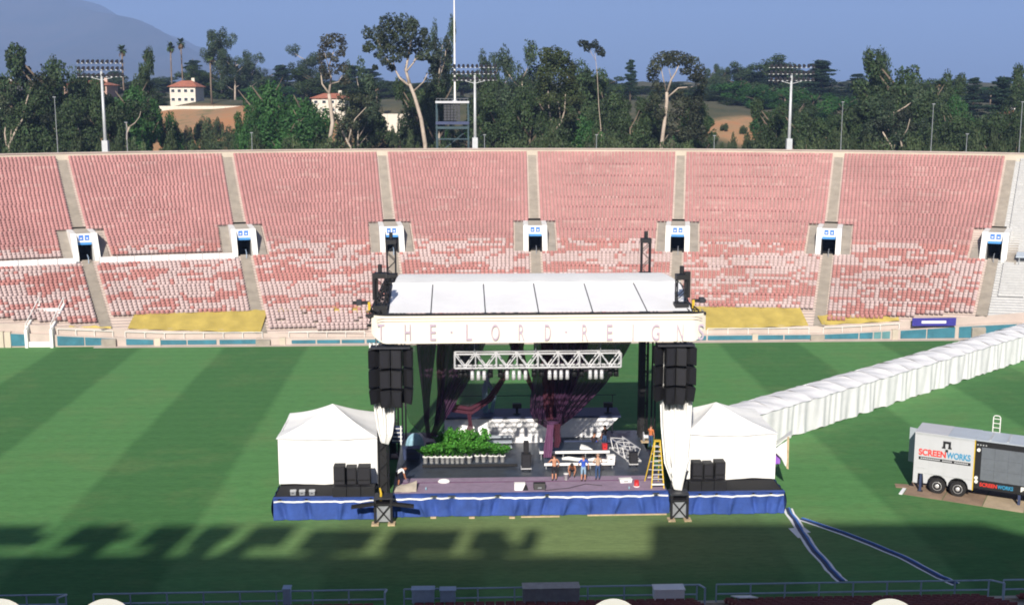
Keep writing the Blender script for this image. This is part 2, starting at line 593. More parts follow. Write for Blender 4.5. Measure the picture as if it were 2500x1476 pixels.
def terrain_material():
    m = bpy.data.materials.new('dry_hillside')
    m.use_nodes = True
    nt = m.node_tree
    L = nt.links.new
    bs = nt.nodes['Principled BSDF']
    bs.inputs['Roughness'].default_value = 0.95
    tc = nt.nodes.new('ShaderNodeTexCoord')
    n1 = nt.nodes.new('ShaderNodeTexNoise')
    n1.inputs['Scale'].default_value = 0.12
    n1.inputs['Detail'].default_value = 7
    n1.inputs['Roughness'].default_value = 0.7
    L(tc.outputs['Object'], n1.inputs['Vector'])
    rp = nt.nodes.new('ShaderNodeValToRGB')
    e = rp.color_ramp.elements
    e[0].position, e[0].color = 0.38, (0.34, 0.165, 0.075, 1)
    e[1].position, e[1].color = 0.70, (0.15, 0.13, 0.06, 1)
    k = e.new(0.55)
    k.color = (0.30, 0.18, 0.095, 1)
    L(n1.outputs['Fac'], rp.inputs[0])
    # bare earth only on the cut slopes; elsewhere scrub and leaf litter
    geo = nt.nodes.new('ShaderNodeNewGeometry')
    acc = None
    for (cx_, cy_, rad) in BARE:
        dn = nt.nodes.new('ShaderNodeVectorMath')
        dn.operation = 'DISTANCE'
        dn.inputs[1].default_value = (cx_, cy_, 0)
        fl = nt.nodes.new('ShaderNodeVectorMath')
        fl.operation = 'MULTIPLY'
        fl.inputs[1].default_value = (1, 1, 0)
        L(geo.outputs['Position'], fl.inputs[0])
        L(fl.outputs[0], dn.inputs[0])
        mr = nt.nodes.new('ShaderNodeMapRange')
        mr.inputs['From Min'].default_value = rad * 0.75
        mr.inputs['From Max'].default_value = rad
        mr.inputs['To Min'].default_value = 1.0
        mr.inputs['To Max'].default_value = 0.0
        L(dn.outputs['Value'], mr.inputs['Value'])
        if acc is None:
            acc = mr.outputs[0]
        else:
            mxn = nt.nodes.new('ShaderNodeMath')
            mxn.operation = 'MAXIMUM'
            L(acc, mxn.inputs[0])
            L(mr.outputs[0], mxn.inputs[1])
            acc = mxn.outputs[0]
    scr = nt.nodes.new('ShaderNodeValToRGB')
    scr.color_ramp.elements[0].position, scr.color_ramp.elements[0].color = 0.35, (0.035, 0.045, 0.02, 1)
    scr.color_ramp.elements[1].position, scr.color_ramp.elements[1].color = 0.7, (0.10, 0.085, 0.045, 1)
    L(n1.outputs['Fac'], scr.inputs[0])
    mxc = nt.nodes.new('ShaderNodeMix')
    mxc.data_type = 'RGBA'
    L(acc, mxc.inputs['Factor'])
    L(scr.outputs[0], mxc.inputs['A'])
    L(rp.outputs[0], mxc.inputs['B'])
    L(mxc.outputs['Result'], bs.inputs['Base Color'])
    bp = nt.nodes.new('ShaderNodeBump')
    bp.inputs['Strength'].default_value = 0.6
    bp.inputs['Distance'].default_value = 0.5
    L(n1.outputs['Fac'], bp.inputs['Height'])
    L(bp.outputs[0], bs.inputs['Normal'])
    return m


M['turf'] = grass_material()
M['terrain'] = terrain_material()
M['chaparral'] = mat('mountain_chaparral', (0.018, 0.025, 0.018), 0.95, 0.2, 0.006, col2=(0.052, 0.046, 0.036), detail=9)


def text_mesh(name, body, height, width=None, depth=0.012, bold=0.0, spacing=1.0):
    """flat lettering in the local x-z plane facing -y, lower left corner at the origin"""
    cu = bpy.data.curves.new(name, 'FONT')
    cu.body = body
    cu.extrude = depth / 2
    cu.offset = bold
    cu.space_character = spacing
    o = bpy.data.objects.new(name, cu)
    COL.objects.link(o)
    dg = bpy.context.evaluated_depsgraph_get()
    me = bpy.data.meshes.new_from_object(o.evaluated_get(dg))
    bpy.data.objects.remove(o)
    co = np.zeros(len(me.vertices) * 3, dtype=np.float32)
    me.vertices.foreach_get('co', co)
    co = co.reshape(-1, 3)
    lo, hi = co.min(0), co.max(0)
    s = height / (hi[1] - lo[1])
    sx = s if width is None else width / (hi[0] - lo[0])
    out = np.stack([(co[:, 0] - lo[0]) * sx, -co[:, 2], (co[:, 1] - lo[1]) * s], 1)
    me.vertices.foreach_set('co', out.ravel())
    me.materials.clear()
    me.update()
    return me, (hi[0] - lo[0]) * sx

# ================================================================ SETTING: ground, field, mountains, haze
def sstep(a, b, x):
    t = min(1, max(0, (x - a) / (b - a)))
    return t * t * (3 - 2 * t)


def ground_h(x, y):
    s = math.hypot((x - 2) / 122.0, (y - 90) / 93.0)
    z = -0.3 + 9.3 * sstep(0.8, 1.0, s)
    if y > 150:
        w = 14 * math.sin(x * 0.021 + 1) + 8 * math.sin(x * 0.057)
        z += 15 * sstep(232, 326, y + w) + 10 * sstep(330, 700, y)
        z += (0.9 * math.sin(x * 0.11 + y * 0.05) + 0.6 * math.sin(x * 0.23 - y * 0.13)) * sstep(232, 260, y) * (1 - sstep(900, 1500, y))
        z -= 20 * sstep(1200, 3500, y)
    return z


def axis(segs):
    out = []
    for a, b, n in segs:
        out += list(np.linspace(a, b, n, endpoint=False))
    return out + [segs[-1][1]]


gx = axis([(-9000, -600, 10), (-600, -220, 16), (-220, 220, 88), (220, 600, 16), (600, 9000, 10)])
gy = axis([(-3000, -120, 8), (-120, 60, 24), (60, 200, 30), (200, 420, 60), (420, 1500, 24), (1500, 9200, 12)])
gv = [(x, y, ground_h(x, y)) for y in gy for x in gx]
nx = len(gx)
gf = [(j * nx + i, j * nx + i + 1, (j + 1) * nx + i + 1, (j + 1) * nx + i) for j in range(len(gy) - 1) for i in range(nx - 1)]
ground = mesh_obj('ground', np_mesh('ground', gv, gf), M['terrain'])
for p in ground.data.polygons: p.use_smooth = True
tag(ground, kind='structure')

fb = MB()
fb.add([(-80, -70.5, 0), (80, -70.5, 0), (80, -0.05, 0), (-80, -0.05, 0)], [(0, 1, 2, 3)])
field = fb.build('grass_field', M['turf'], None, FIELD, (0, 0, 0))
tag(field, kind='structure')
kb = MB().bb(-44, 60, -0.75, -0.06, 0.004, 0.035)
kerb = kb.build('kerb_strip', M['concrete_light'], None, FIELD, (0, 0, 0))
tag(kerb, kind='structure')

sky_pts = [(-9000, 640), (-5200, 650), (-3600, 640), (-2590, 590), (-2090, 485), (-1945, 415), (-1615, 352), (-1345, 255),
           (-1140, 192), (-830, 125), (-300, 60), (300, 20), (1500, 5)]


def ridge(x):
    for (a, za), (b, zb) in zip(sky_pts, sky_pts[1:]):
        if a <= x <= b:
            return za + (zb - za) * (x - a) / (b - a)
    return 0


rngm = random.Random(4)
waves = [(rngm.uniform(0.0012, 0.012), rngm.uniform(0.0012, 0.012), rngm.uniform(0, 6.28)) for _ in range(26)]


def mtn(x, y):
    p = 1 - abs(y - 6000 + 140 * math.sin(x * 0.004) + 60 * math.sin(x * 0.011 + 1)) / 2400.0
    p = max(0, p)
    n = sum(math.sin(a * x + b * y + c) * 0.0030 / (a + b) for a, b, c in waves)
    return ridge(x) * min(1, p ** 0.8 * (1 + 0.30 * n * (1 - p * 0.7))) + 6 * n * p - 4


mx_ = np.linspace(-8600, 1500, 150)
my_ = np.linspace(3700, 8300, 60)
mv = [(x, y, mtn(x, y) + (12 if abs(y - 6000) < 500 else 0) * math.sin(x * 0.013) * math.sin(x * 0.031)) for y in my_ for x in mx_]
mf = [(j * 150 + i, j * 150 + i + 1, (j + 1) * 150 + i + 1, (j + 1) * 150 + i) for j in range(59) for i in range(149)]
mountain = mesh_obj('mountain_range', np_mesh('mountain_range', mv, mf), M['chaparral'])
tag(mountain, kind='structure')

hz = bpy.data.materials.new('haze')
hz.use_nodes = True
hz.node_tree.nodes.clear()
ho = hz.node_tree.nodes.new('ShaderNodeOutputMaterial')
hv = hz.node_tree.nodes.new('ShaderNodeVolumePrincipled')
hv.inputs['Color'].default_value = (0.36, 0.53, 0.95, 1)
hv.inputs['Density'].default_value = 0.00021
hv.inputs['Anisotropy'].default_value = 0.0
hz.node_tree.links.new(hv.outputs[0], ho.inputs['Volume'])
haze = MB().bb(-9500, 9500, -3300, 9600, -8, 720).build('haze', hz, None, WORLD, (0, 0, 0))
tag(haze, kind='stuff')

# ================================================================ GRANDSTAND across the field
BC = Vector((2.8, 26.0, 0))
R0, R1, NROW = 98.0, 150.0, 70
RUN = (R1 - R0) / NROW


def wall_radius(th):             # distance from the bowl's centre to the field wall along a bearing
    o = FIELD.to_local((BC.x, BC.y, 0))
    d = FIELD.to_local((BC.x + math.sin(th), BC.y + math.cos(th), 0)) - o
    return -o.y / d.y


def low_radius(th):              # the lowest rows lie flatter than the rim
    return R0 + 0.62 * (wall_radius(th) - R0)


def true_r(r, th):
    lo = low_radius(th)
    return lo + (r - R0) / (R1 - R0) * (R1 - lo)


def nominal_r(ra, th):
    lo = low_radius(th)
    return R0 + (ra - lo) / (R1 - lo) * (R1 - R0)


def bowl_z(r):
    t = (r - R0) / (R1 - R0)
    return 0.7 + 16.9 * (0.75 * t + 0.25 * t * t)


def bowl(r, th, z=None):
    ra = true_r(r, th)
    return Vector((BC.x + ra * math.sin(th), BC.y + ra * math.cos(th), bowl_z(r) if z is None else z))


def proj(p):
    d = Vector(p) - Vector((0, 0, CAM_H))
    zc = d.y * CP - d.z * SP
    return CX + F_PX * d.x / zc, CY - F_PX * (d.y * SP + d.z * CP) / zc


def theta_for(u, r):
    a, b = -0.9, 0.9
    for _ in range(50):
        m_ = (a + b) / 2
        if proj(bowl(r, m_))[0] < u: a = m_
        else: b = m_
    return (a + b) / 2


AISLE = [theta_for(u, 149.5) for u in (152, 556, 933, 1299, 1662, 2047, 2468)]
EDGE_L, EDGE_R = AISLE[0] - 0.155, AISLE[-1] + 0.19
R_P = R0 + 0.437 * (R1 - R0)                  # row where the tunnels open
HALF = 0.85
AH = 0.56                                   # half widths of a tunnel mouth and of an aisle


def half_at(r):
    return HALF if R_P - 0.8 < r < R_P + 8.8 else AH

stand = thing('grandstand', 'huge curved far grandstand of faded red seats with seven concrete aisles', 'grandstand', WORLD, bowl(R0, 0, 0))


def front_y(x_world, y_world):
    return FIELD.to_local((x_world, y_world, 0)).y


def row_z(i):
    return bowl_z(R0 + (i + 0.5) * RUN)


# terraces, one per wedge of seats
bounds = [EDGE_L] + AISLE + [EDGE_R]
secs = []
for s in range(len(bounds) - 1):
    a, b = bounds[s], bounds[s + 1]
    secs.append((a, b, s > 0, s < len(bounds) - 2))
for s, (a, b, la, lb) in enumerate(secs):
    mb = MB()
    n = 9
    for i in range(NROW):
        r_a, r_b = R0 + i * RUN, R0 + (i + 1) * RUN
        z, z2 = row_z(i), row_z(i + 1)
        ta = a + (half_at(r_a) / r_a if la else 0)
        tb = b - (half_at(r_a) / r_a if lb else 0)
        for k in range(n):
            t0, t1 = ta + (tb - ta) * k / n, ta + (tb - ta) * (k + 1) / n
            p = [bowl(r_a, t0, z), bowl(r_a, t1, z), bowl(r_b, t1, z), bowl(r_b, t0, z), bowl(r_b, t1, z2), bowl(r_b, t0, z2)]
            if max(front_y(q_.x, q_.y) for q_ in p) < 0.4: continue
            for q_ in p:
                l_ = FIELD.to_local(q_)
                if l_.y < 0.35:
                    l_.y = 0.35
                    w_ = FIELD.to_world(l_)
                    q_.x, q_.y = w_.x, w_.y
            mb.add(p, [(0, 1, 2, 3), (3, 2, 4, 5)])
    o = mb.build('terrace', M['concrete_light'] if s < 7 else M['grey_bleacher'], stand)

# aisles with steps
for k, th in enumerate(AISLE):
    mb, up = MB(), MB()
    tx, ty = math.cos(th), -math.sin(th)
    for i in range(NROW * 2):
        r_a, r_b = R0 + i * RUN / 2, R0 + (i + 1) * RUN / 2
        if R_P - 0.2 < r_a < R_P + 9.0: continue
        c = bowl(r_a, th, 0)
        if front_y(c.x, c.y) < 0.12: continue
        z, z2 = bowl_z(r_a) + 0.12, bowl_z(r_b) + 0.12
        h = AH + 0.03

        def q(r, sgn, zz):
            p = bowl(r, th, zz)
            return (p.x + tx * h * sgn, p.y + ty * h * sgn, zz)
        (mb if r_a < R_P else up).add([q(r_a, -1, z), q(r_a, 1, z), q(r_b, 1, z), q(r_b, -1, z), q(r_b, 1, z2), q(r_b, -1, z2)], [(0, 1, 2, 3), (3, 2, 4, 5)])
    mb.build('aisle', M['aisle'], stand)
    up.build('aisle', M['aisle'], stand)

# rim wall and the concourse behind it
mb = MB()
nseg = 60
for k in range(nseg):
    t0, t1 = EDGE_L + (EDGE_R - EDGE_L) * k / nseg, EDGE_L + (EDGE_R - EDGE_L) * (k + 1) / nseg
    prof = [(R1 - 0.02, 17.4), (R1 + 0.05, 18.42), (R1 + 0.45, 18.42), (R1 + 0.5, 17.5), (R1 + 6, 17.45), (R1 + 6.3, 8)]
    for (ra, za), (rb, zb) in zip(prof, prof[1:]):
        mb.add([bowl(ra, t0, za), bowl(ra, t1, za), bowl(rb, t1, zb), bowl(rb, t0, zb)], [(0, 1, 2, 3)])
mb.build('rim_wall', M['rim'], stand)
mb = MB()
for k in range(nseg):
    t0, t1 = EDGE_L + (EDGE_R - EDGE_L) * k / nseg, EDGE_L + (EDGE_R - EDGE_L) * (k + 1) / nseg
    for (ra, za), (rb, zb) in (((R1 - 0.1, 18.42), (R1 - 0.1, 18.56)), ((R1 - 0.1, 18.56), (R1 + 0.6, 18.56)), ((R1 + 0.6, 18.56), (R1 + 0.6, 18.42))):
        mb.add([bowl(ra, t0, za), bowl(ra, t1, za), bowl(rb, t1, zb), bowl(rb, t0, zb)], [(0, 1, 2, 3)])
mb.build('rim_coping', M['concrete_light'], stand)

# tunnel portals
for k, th in enumerate(AISLE):
    pf = Frame(bowl(R_P, th, 0), -th)
    zf = bowl_z(R_P) - 0.25
    root = bpy.data.objects.new('tunnel_portal', None)
    COL.objects.link(root)
    root.parent = stand
    wloc = Vector(pf.o) - Vector(BASE[stand.name])
    root.location = (wloc.x, wloc.y, 0)
    root.rotation_euler = (0, 0, -th)
    BASE[root.name] = Vector((0, 0, 0))
    for sx in (-1, 1):
        x0 = sx * (HALF + 0.02)
        prof = [(x0, -0.45, zf - 0.6), (x0, -0.45, zf + 0.75), (x0, 2.0, zf + 3.25), (x0, 8.9, zf + 3.25), (x0, 8.9, zf - 0.6)]
        MB().prism(prof, (sx * 0.62, 0, 0)).build('side_wall', M['white'], root)
        ap = [(sx * 1.5, -0.9, bowl_z(R_P - 0.9) + 0.30), (sx * 2.55, -0.9, bowl_z(R_P - 0.9) + 0.30),
              (sx * 2.55, 7.6, bowl_z(R_P + 7.6) + 0.36), (sx * 1.5, 7.6, bowl_z(R_P + 7.6) + 0.36)]
        MB().prism(ap, (0, 0, -0.75)).build('apron', M['aisle'], root)
    MB().bb(-HALF, HALF, 2.02, 2.4, zf + 1.95, zf + 3.22).build('header', M['white'], root)
    MB().bb(-HALF, HALF, 2.42, 8.8, zf + 2.95, zf + 3.2).build('tunnel_roof', M['concrete'], root)
    MB().bb(-HALF, HALF, -0.4, 9.4, zf - 0.5, zf).build('tunnel_floor', M['shade_black'], root)
    MB().bb(-HALF, HALF, 8.6, 8.95, zf, zf + 2.95).build('tunnel_darkness', M['shade_black'], root)  # floor, end slab and lining are painted black for the shade inside
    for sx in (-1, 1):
        MB().bb(sx * HALF - 0.06, sx * HALF + 0.06, 2.4, 8.6, zf, zf + 2.93).build('tunnel_lining', M['shade_black'], root)
    MB().bb(-HALF + 0.04, HALF - 0.04, 1.96, 2.03, zf + 1.9, zf + 2.2).build('lintel', M['lintel'], root)
    for sx in (-1, 1):
        MB().bb(sx * 0.34 - 0.26, sx * 0.34 + 0.26, 1.98, 2.03, zf + 2.42, zf + 3.05).build('number_panel', M['sign_blue'], root)
        MB().bb(sx * 0.34 - 0.10, sx * 0.34 + 0.10, 1.95, 1.99, zf + 2.60, zf + 2.74).build('number_mark', M['white'], root)
    # short dark handrail in front of the opening
    hb = MB()
    hb.tube([(0.1, -0.8, zf - 0.3), (0.1, -0.8, zf + 0.7), (0.1, 0.4, zf + 0.9)], 0.05, 6)
    hb.build('handrail', M['rail'] if k < 3 else M['steel'], root)

# seats
rng = np.random.default_rng(7)
RED = np.array((0.41, 0.185, 0.170))
WHT = np.array((0.48, 0.365, 0.355))
pos, ang, colr, szs = [], [], [], []
coarse = rng.random((40, 60, 9))
for s, (a, b, la, lb) in enumerate(secs):
    if s == 7: continue
    for i in range(NROW):
        rn = R0 + (i + 0.62) * RUN
        r = true_r(rn, (a + b) / 2)
        z = row_z(i)
        t = (rn - R0) / (R1 - R0)
        m0 = (AH + 0.22) / r
        ta, tb = a + (m0 if la else 0), b - (m0 if lb else 0)
        n = int((tb - ta) * r / 0.48)
        white_low = (s in (2, 3, 4)) and z < 2.35
        state, left = 0, 0
        for j in range(n):
            if left <= 0:
                left = rng.integers(1, 7)
                fx_, fz_ = (j + s * 53) * 0.11, i * 0.42
                fld = 0.5 + 0.22 * math.sin(fx_ * 1.0 + 1.7 * math.sin(fz_ * 0.9 + s)) + 0.2 * math.sin(fz_ * 1.9 + 0.6 * math.sin(fx_ * 0.7)) + 0.18 * math.sin(fx_ * 2.3 - fz_ * 2.7 + s * 2)
                low = min(1, max(0, (0.52 - t) / 0.06))
                pw = 0.04 + low * max(0, min(0.92, (fld - 0.20) * 1.75))
                state = 1 if rng.random() < pw else 0
            left -= 1
            th = ta + (tb - ta) * (j + 0.5) / n
            if s == 0 and abs(t - 0.418) < 0.022: continue
            if s == 1 and abs(t - 0.418) < 0.022: continue
            ra_ = true_r(rn, th)
            x, y = BC.x + ra_ * math.sin(th), BC.y + ra_ * math.cos(th)
            if front_y(x, y) < 0.9: continue
            if z < (1.55 if s in (0, 6) else 2.35) and not white_low: continue
            dr = rn - R_P
            if -1.1 < dr < 7.8:
                if (la and (th - a) * r < 2.75) or (lb and (b - th) * r < 2.75): continue
            if white_low and rng.random() < 0.12: continue
            pos.append((x, y, z + 0.0))
            ang.append(-th)
            w = state if not white_low else 1
            if rng.random() < (0.03 if t > 0.49 else 0.08): w = 1 - w
            f = 0.93 + 0.14 * rng.random()
            base = WHT if w else RED
            if t > 0.49: base = RED * np.array((0.98, 1.08, 1.14)) if not w else RED * 0.65 + WHT * 0.35
            colr.append(base * f)
            u_, v_ = proj((x, y, z))
            szs.append(scale_at(y, z) if (5 < u_ < 2495 and (u_ < 885 or u_ > 1740 or v_ < 640)) else 0)
pos, ang, colr, szs = np.array(pos), np.array(ang), np.array(colr), np.array(szs)
sv = []
for (x0, x1, y0, y1, z0, z1) in ((-0.205, 0.205, -0.21, 0.19, 0.36, 0.43), (-0.205, 0.205, 0.17, 0.23, 0.432, 0.68)):
    sv += [(x0, y0, z0), (x1, y0, z0), (x1, y1, z0), (x0, y1, z0), (x0, y0, z1), (x1, y0, z1), (x1, y1, z1), (x0, y1, z1)]
sv = np.array(sv)
sq = []
for o_ in (0, 8):
    sq += [(4, 5, 6, 7), (0, 1, 5, 4), (1, 2, 6, 5), (3, 0, 4, 7), (2, 3, 7, 6)]
    sq[-5:] = [tuple(i + o_ for i in f) for f in sq[-5:]]
sq = np.array(sq)
near300 = np.argsort(-szs)[:300]
rest = np.setdiff1d(np.arange(len(pos)), near300)
sb = np.array(BASE[stand.name])
ca, sa = np.cos(ang[rest]), np.sin(ang[rest])
V = np.empty((len(rest), 16, 3))
V[:, :, 0] = pos[rest, 0:1] + sv[None, :, 0] * ca[:, None] - sv[None, :, 1] * sa[:, None]
V[:, :, 1] = pos[rest, 1:2] + sv[None, :, 0] * sa[:, None] + sv[None, :, 1] * ca[:, None]
V[:, :, 2] = pos[rest, 2:3] + sv[None, :, 2]
V -= sb
Q = sq[None] + (np.arange(len(rest)) * 16)[:, None, None]
CC = np.repeat(colr[rest], 16, axis=0)
allseats = mesh_obj('seats', np_mesh('seats', V.reshape(-1, 3), Q.reshape(-1, 4), CC), M['seats'], stand)
tag(allseats, kind='stuff')
seat_me = {}
for w in (0, 1):
    me = np_mesh('seat', sv, sq)
    me.materials.append(M['seat_white'] if w else M['seat_red'])
    seat_me[w] = me
for i in near300:
    o = bpy.data.objects.new('seat', seat_me[1 if colr[i][1] > 0.22 else 0])
    COL.objects.link(o)
    o.parent = stand
    o.location = Vector(pos[i]) - BASE[stand.name]
    o.rotation_euler = (0, 0, ang[i])

# bare benches of the wedge on the far right
mb = MB()
a, b = AISLE[-1], EDGE_R
for i in range(NROW):
    r = R0 + (i + 0.5) * RUN
    z = row_z(i) + 0.4
    for k in range(8):
        t0, t1 = a + 1.2 / r + (b - a - 1.2 / r) * k / 8, a + 1.2 / r + (b - a - 1.2 / r) * (k + 1) / 8
        c = bowl(r, (t0 + t1) / 2, 0)
        if front_y(c.x, c.y) < 3.5: continue
        p = [bowl(r, t0, z), bowl(r, t1, z), bowl(r + 0.32, t1, z), bowl(r + 0.32, t0, z)]
        mb.add(p + [q_ - Vector((0, 0, 0.3)) for q_ in p[:2]], [(0, 1, 2, 3), (4, 5, 1, 0)])
o = mb.build('bench_rows', M['grey_bleacher'], stand)
tag(o, kind='stuff')

# field wall with teal pads
wall = thing('field_wall', 'low concrete wall with teal pads along the far edge of the grass', 'wall', FIELD, (0, 0, 0))


def bowl_at_field(x, y):
    p = FIELD.to_world((x, y, 0))
    th = math.atan2(p.x - BC.x, p.y - BC.y)
    return bowl_z(nominal_r(math.hypot(p.x - BC.x, p.y - BC.y), th))


def wall_top(x):
    return min(1.75, max(0.75, bowl_at_field(x, 0.4) - 0.75))


mb = MB()
xs = np.linspace(-75, 75, 76)
for x0, x1 in zip(xs, xs[1:]):
    za, zb = wall_top(x0), wall_top(x1)
    mb.add([(x0, 0, -0.2), (x1, 0, -0.2), (x1, 0, zb), (x0, 0, za), (x0, 0.3, -0.2), (x1, 0.3, -0.2), (x1, 0.3, zb), (x0, 0.3, za)],
           [(0, 1, 2, 3), (3, 2, 6, 7), (5, 4, 7, 6)])
    ta_, tb_ = bowl_at_field(x0, 0.36) + 0.1, bowl_at_field(x1, 0.36) + 0.1
    mb.add([(x0, 0.3, za - 0.05), (x1, 0.3, zb - 0.05), (x1, 0.345, zb - 0.05), (x0, 0.345, za - 0.05), (x1, 0.345, tb_), (x0, 0.345, ta_)], [(0, 1, 2, 3), (3, 2, 4, 5)])
mb.build('concrete', M['concrete_light'], wall)


def fx(u, v=832):
    return FIELD.pix_y(u, v, -0.06).x


padspans = [(26, 68), (140, 205), (208, 282), (308, 374), (390, 455), (458, 528), (536, 630), (636, 648), (712, 770), (774, 830), (834, 890), (895, 960), (1000, 1120),
            (1130, 1250), (1330, 1450), (1460, 1600), (1640, 1724), (1728, 1838), (1850, 1912), (1915, 1978), (2006, 2095), (2098, 2130), (2133, 2150), (2153, 2172), (2198, 2260), (2263, 2330), (2340, 2480)]
for ua, ub in padspans:
    xa, xb = fx(ua), fx(ub)
    p = MB()
    n = max(1, int((xb - xa) / 1.2))
    za, zb = wall_top(xa) - 0.12, wall_top(xb) - 0.12
    if 700 < ua < 960: za, zb = 0.52, 0.52
    p.add([(xa, -0.09, 0.16), (xb, -0.09, 0.16), (xb, -0.09, zb), (xa, -0.09, za), (xa, 0.0, 0.16), (xb, 0.0, 0.16), (xb, 0.0, zb), (xa, 0.0, za)],
          [(0, 1, 2, 3), (3, 2, 6, 7), (1, 5, 6, 2), (4, 0, 3, 7)])
    p.build('pad', M['teal_pale'] if ua in (2133, 2153) else M['teal'], wall)
for u in (385, 1843, 2184, 20, 2, 690, 1115, 1455):
    x = fx(u)
    MB().bb(x - 0.3, x + 0.3, -0.16, 0.28, -0.1, wall_top(x) + 0.06).build('pilaster', M['rim'], wall)
# concrete ramps where the aisles meet the field
for th in AISLE:
    c = None
    for r in np.linspace(R0 - 2, R0 + 20, 200):
        p = bowl(r, th, 0)
        if front_y(p.x, p.y) > -0.5:
            c = FIELD.to_local(p)
            break
    wt = wall_top(c.x)
    MB().prism([(c.x - 0.75, -0.35, -0.1), (c.x - 0.75, -0.35, wt * 0.75), (c.x - 0.75, 0.6, wt + 0.1), (c.x - 0.75, 0.6, -0.1)], (1.5, 0, 0)).build('ramp', M['aisle'], wall)

# rail along the top of the wall
for k, (ua, ub) in enumerate([(140, 275), (305, 640), (705, 890), (1728, 1975), (2010, 2195)]):
    r_ = thing('wall_railing', 'white pipe railing on the teal padded wall, %s from the left' % ORD[k + 1], 'railing', FIELD, (fx(ua), 0.15, wall_top(fx(ua))), 'railings on the far field wall')
    xa, xb = fx(ua), fx(ub)
    n = max(2, int((xb - xa) / 1.9))
    tp = MB()
    tp.tube([(xa + (xb - xa) * i / n, 0.15, wall_top(xa + (xb - xa) * i / n) + 0.62) for i in range(n + 1)], 0.035, 6)
    tp.build('top_rail', M['white'], r_)
    for i in range(n + 1):
        x = xa + (xb - xa) * i / n
        MB().tube([(x, 0.15, wall_top(x) - 0.05), (x, 0.15, wall_top(x) + 0.62)], 0.035, 6).build('post', M['white'], r_)

# yellow tarps over the lowest rows


def tarp(name, label, xa, xb, wave=0.0, zlim=2.5, y_in=0.45):
    def fn(a, b):
        x = xa + (xb - xa) * a
        y1 = 0.45
        for y in np.linspace(0.45, 11, 90):
            y1 = y
            if bowl_at_field(x, y) >= zlim: break
        y0 = min(y_in, y1 - 0.1)
        z0 = max(wall_top(x) + 0.08, bowl_at_field(x, y0) + 0.1)
        y = y0 + (y1 - y0) * b
        z = z0 + (max(zlim + 0.35, z0 + 0.05) - z0) * b + 0.06 * math.sin(x * 2.3 + b * 3) + 0.04 * math.sin(x * 5.1) * b
        return (x, y, z)
    mb = MB().grid(fn, 40, 8)
    o = mb.build(name, M['tarp'], None, FIELD, (xa, 1, 0), smooth=True)
    return tag(o, label, 'tarp', 'yellow tarps over the front rows')


def fxa(u): return fx(u, 800)


tarp('yellow_tarp', 'broad mustard yellow tarp over front rows between two left aisles', fxa(308), fxa(634))
tarp('yellow_tarp', 'small yellow tarp sliver beside the far left aisle', fxa(165), fxa(268), zlim=1.75)
tarp('yellow_tarp', 'broad mustard yellow tarp right of the stage roof', fxa(1700), fxa(1978))
tarp('yellow_tarp', 'thin yellow tarp between the right aisle and the purple banner', fxa(2010), fxa(2200), zlim=2.0)
tarp('yellow_tarp', 'narrow yellow tarp strip above white front rows left of stage', fxa(660), fxa(925), zlim=2.55, y_in=5.6)

# pale barrier strips on the cross aisle at the left and the grey awning at the right
for k, (a, b, lab, mt, nm) in enumerate([(EDGE_L, AISLE[0], 'long pale grey panel barrier across the stand, left of the first tunnel', 'canvas_grey', 'panel_barrier'),
                                         (AISLE[0], AISLE[1], 'long pale grey panel barrier across the stand between the two left tunnels', 'canvas_grey', 'panel_barrier')]):
    rr = R0 + 0.405 * (R1 - R0)
    t0, t1 = a + (1.2 / rr), b - (1.2 / rr)
    root = thing(nm, lab, 'barrier', WORLD, bowl(rr, (t0 + t1) / 2), 'pale barriers on the cross aisle')
    n = 8
    for i in range(n):
        ta, tb = t0 + (t1 - t0) * i / n, t0 + (t1 - t0) * (i + 0.96) / n
        z = bowl_z(rr)
        mbp = MB()
        p0, p1 = bowl(rr, ta, z), bowl(rr, tb, z)
        mbp.prism([p0 + Vector((0, 0, 0.25)), p1 + Vector((0, 0, 0.25)), p1 + Vector((0, 0, 1.05)), p0 + Vector((0, 0, 1.05))],
                  (0.06 * math.sin(ta), 0.06 * math.cos(ta), 0))
        mbp.build('panel', M[mt], root)
        MB().tube([p0 - Vector((0, 0, 0.2)), p0 + Vector((0, 0, 1.12))], 0.05, 6).build('post', M['galv'], root)
rr = R0 + 0.40 * (R1 - R0)
t0 = AISLE[-1] + 2.4 / rr
aw = thing('grey_awning', 'flat grey awning over the bare benches at the far right', 'awning', WORLD, bowl(rr, t0))
p = [bowl(rr, t0, bowl_z(rr) + 1.1), bowl(rr, t0 + 0.1, bowl_z(rr) + 1.1), bowl(rr + 1.6, t0 + 0.1, bowl_z(rr) + 1.5), bowl(rr + 1.6, t0, bowl_z(rr) + 1.5)]
MB().prism(p, (0, 0, 0.12)).build('roof_sheet', M['trailer_roof'], aw)
for th in (t0 + 0.003, t0 + 0.05, t0 + 0.097):
    MB().tube([bowl(rr + 0.2, th, bowl_z(rr) - 0.3), bowl(rr + 0.2, th, bowl_z(rr) + 1.1)], 0.05, 6).build('post', M['galv'], aw)

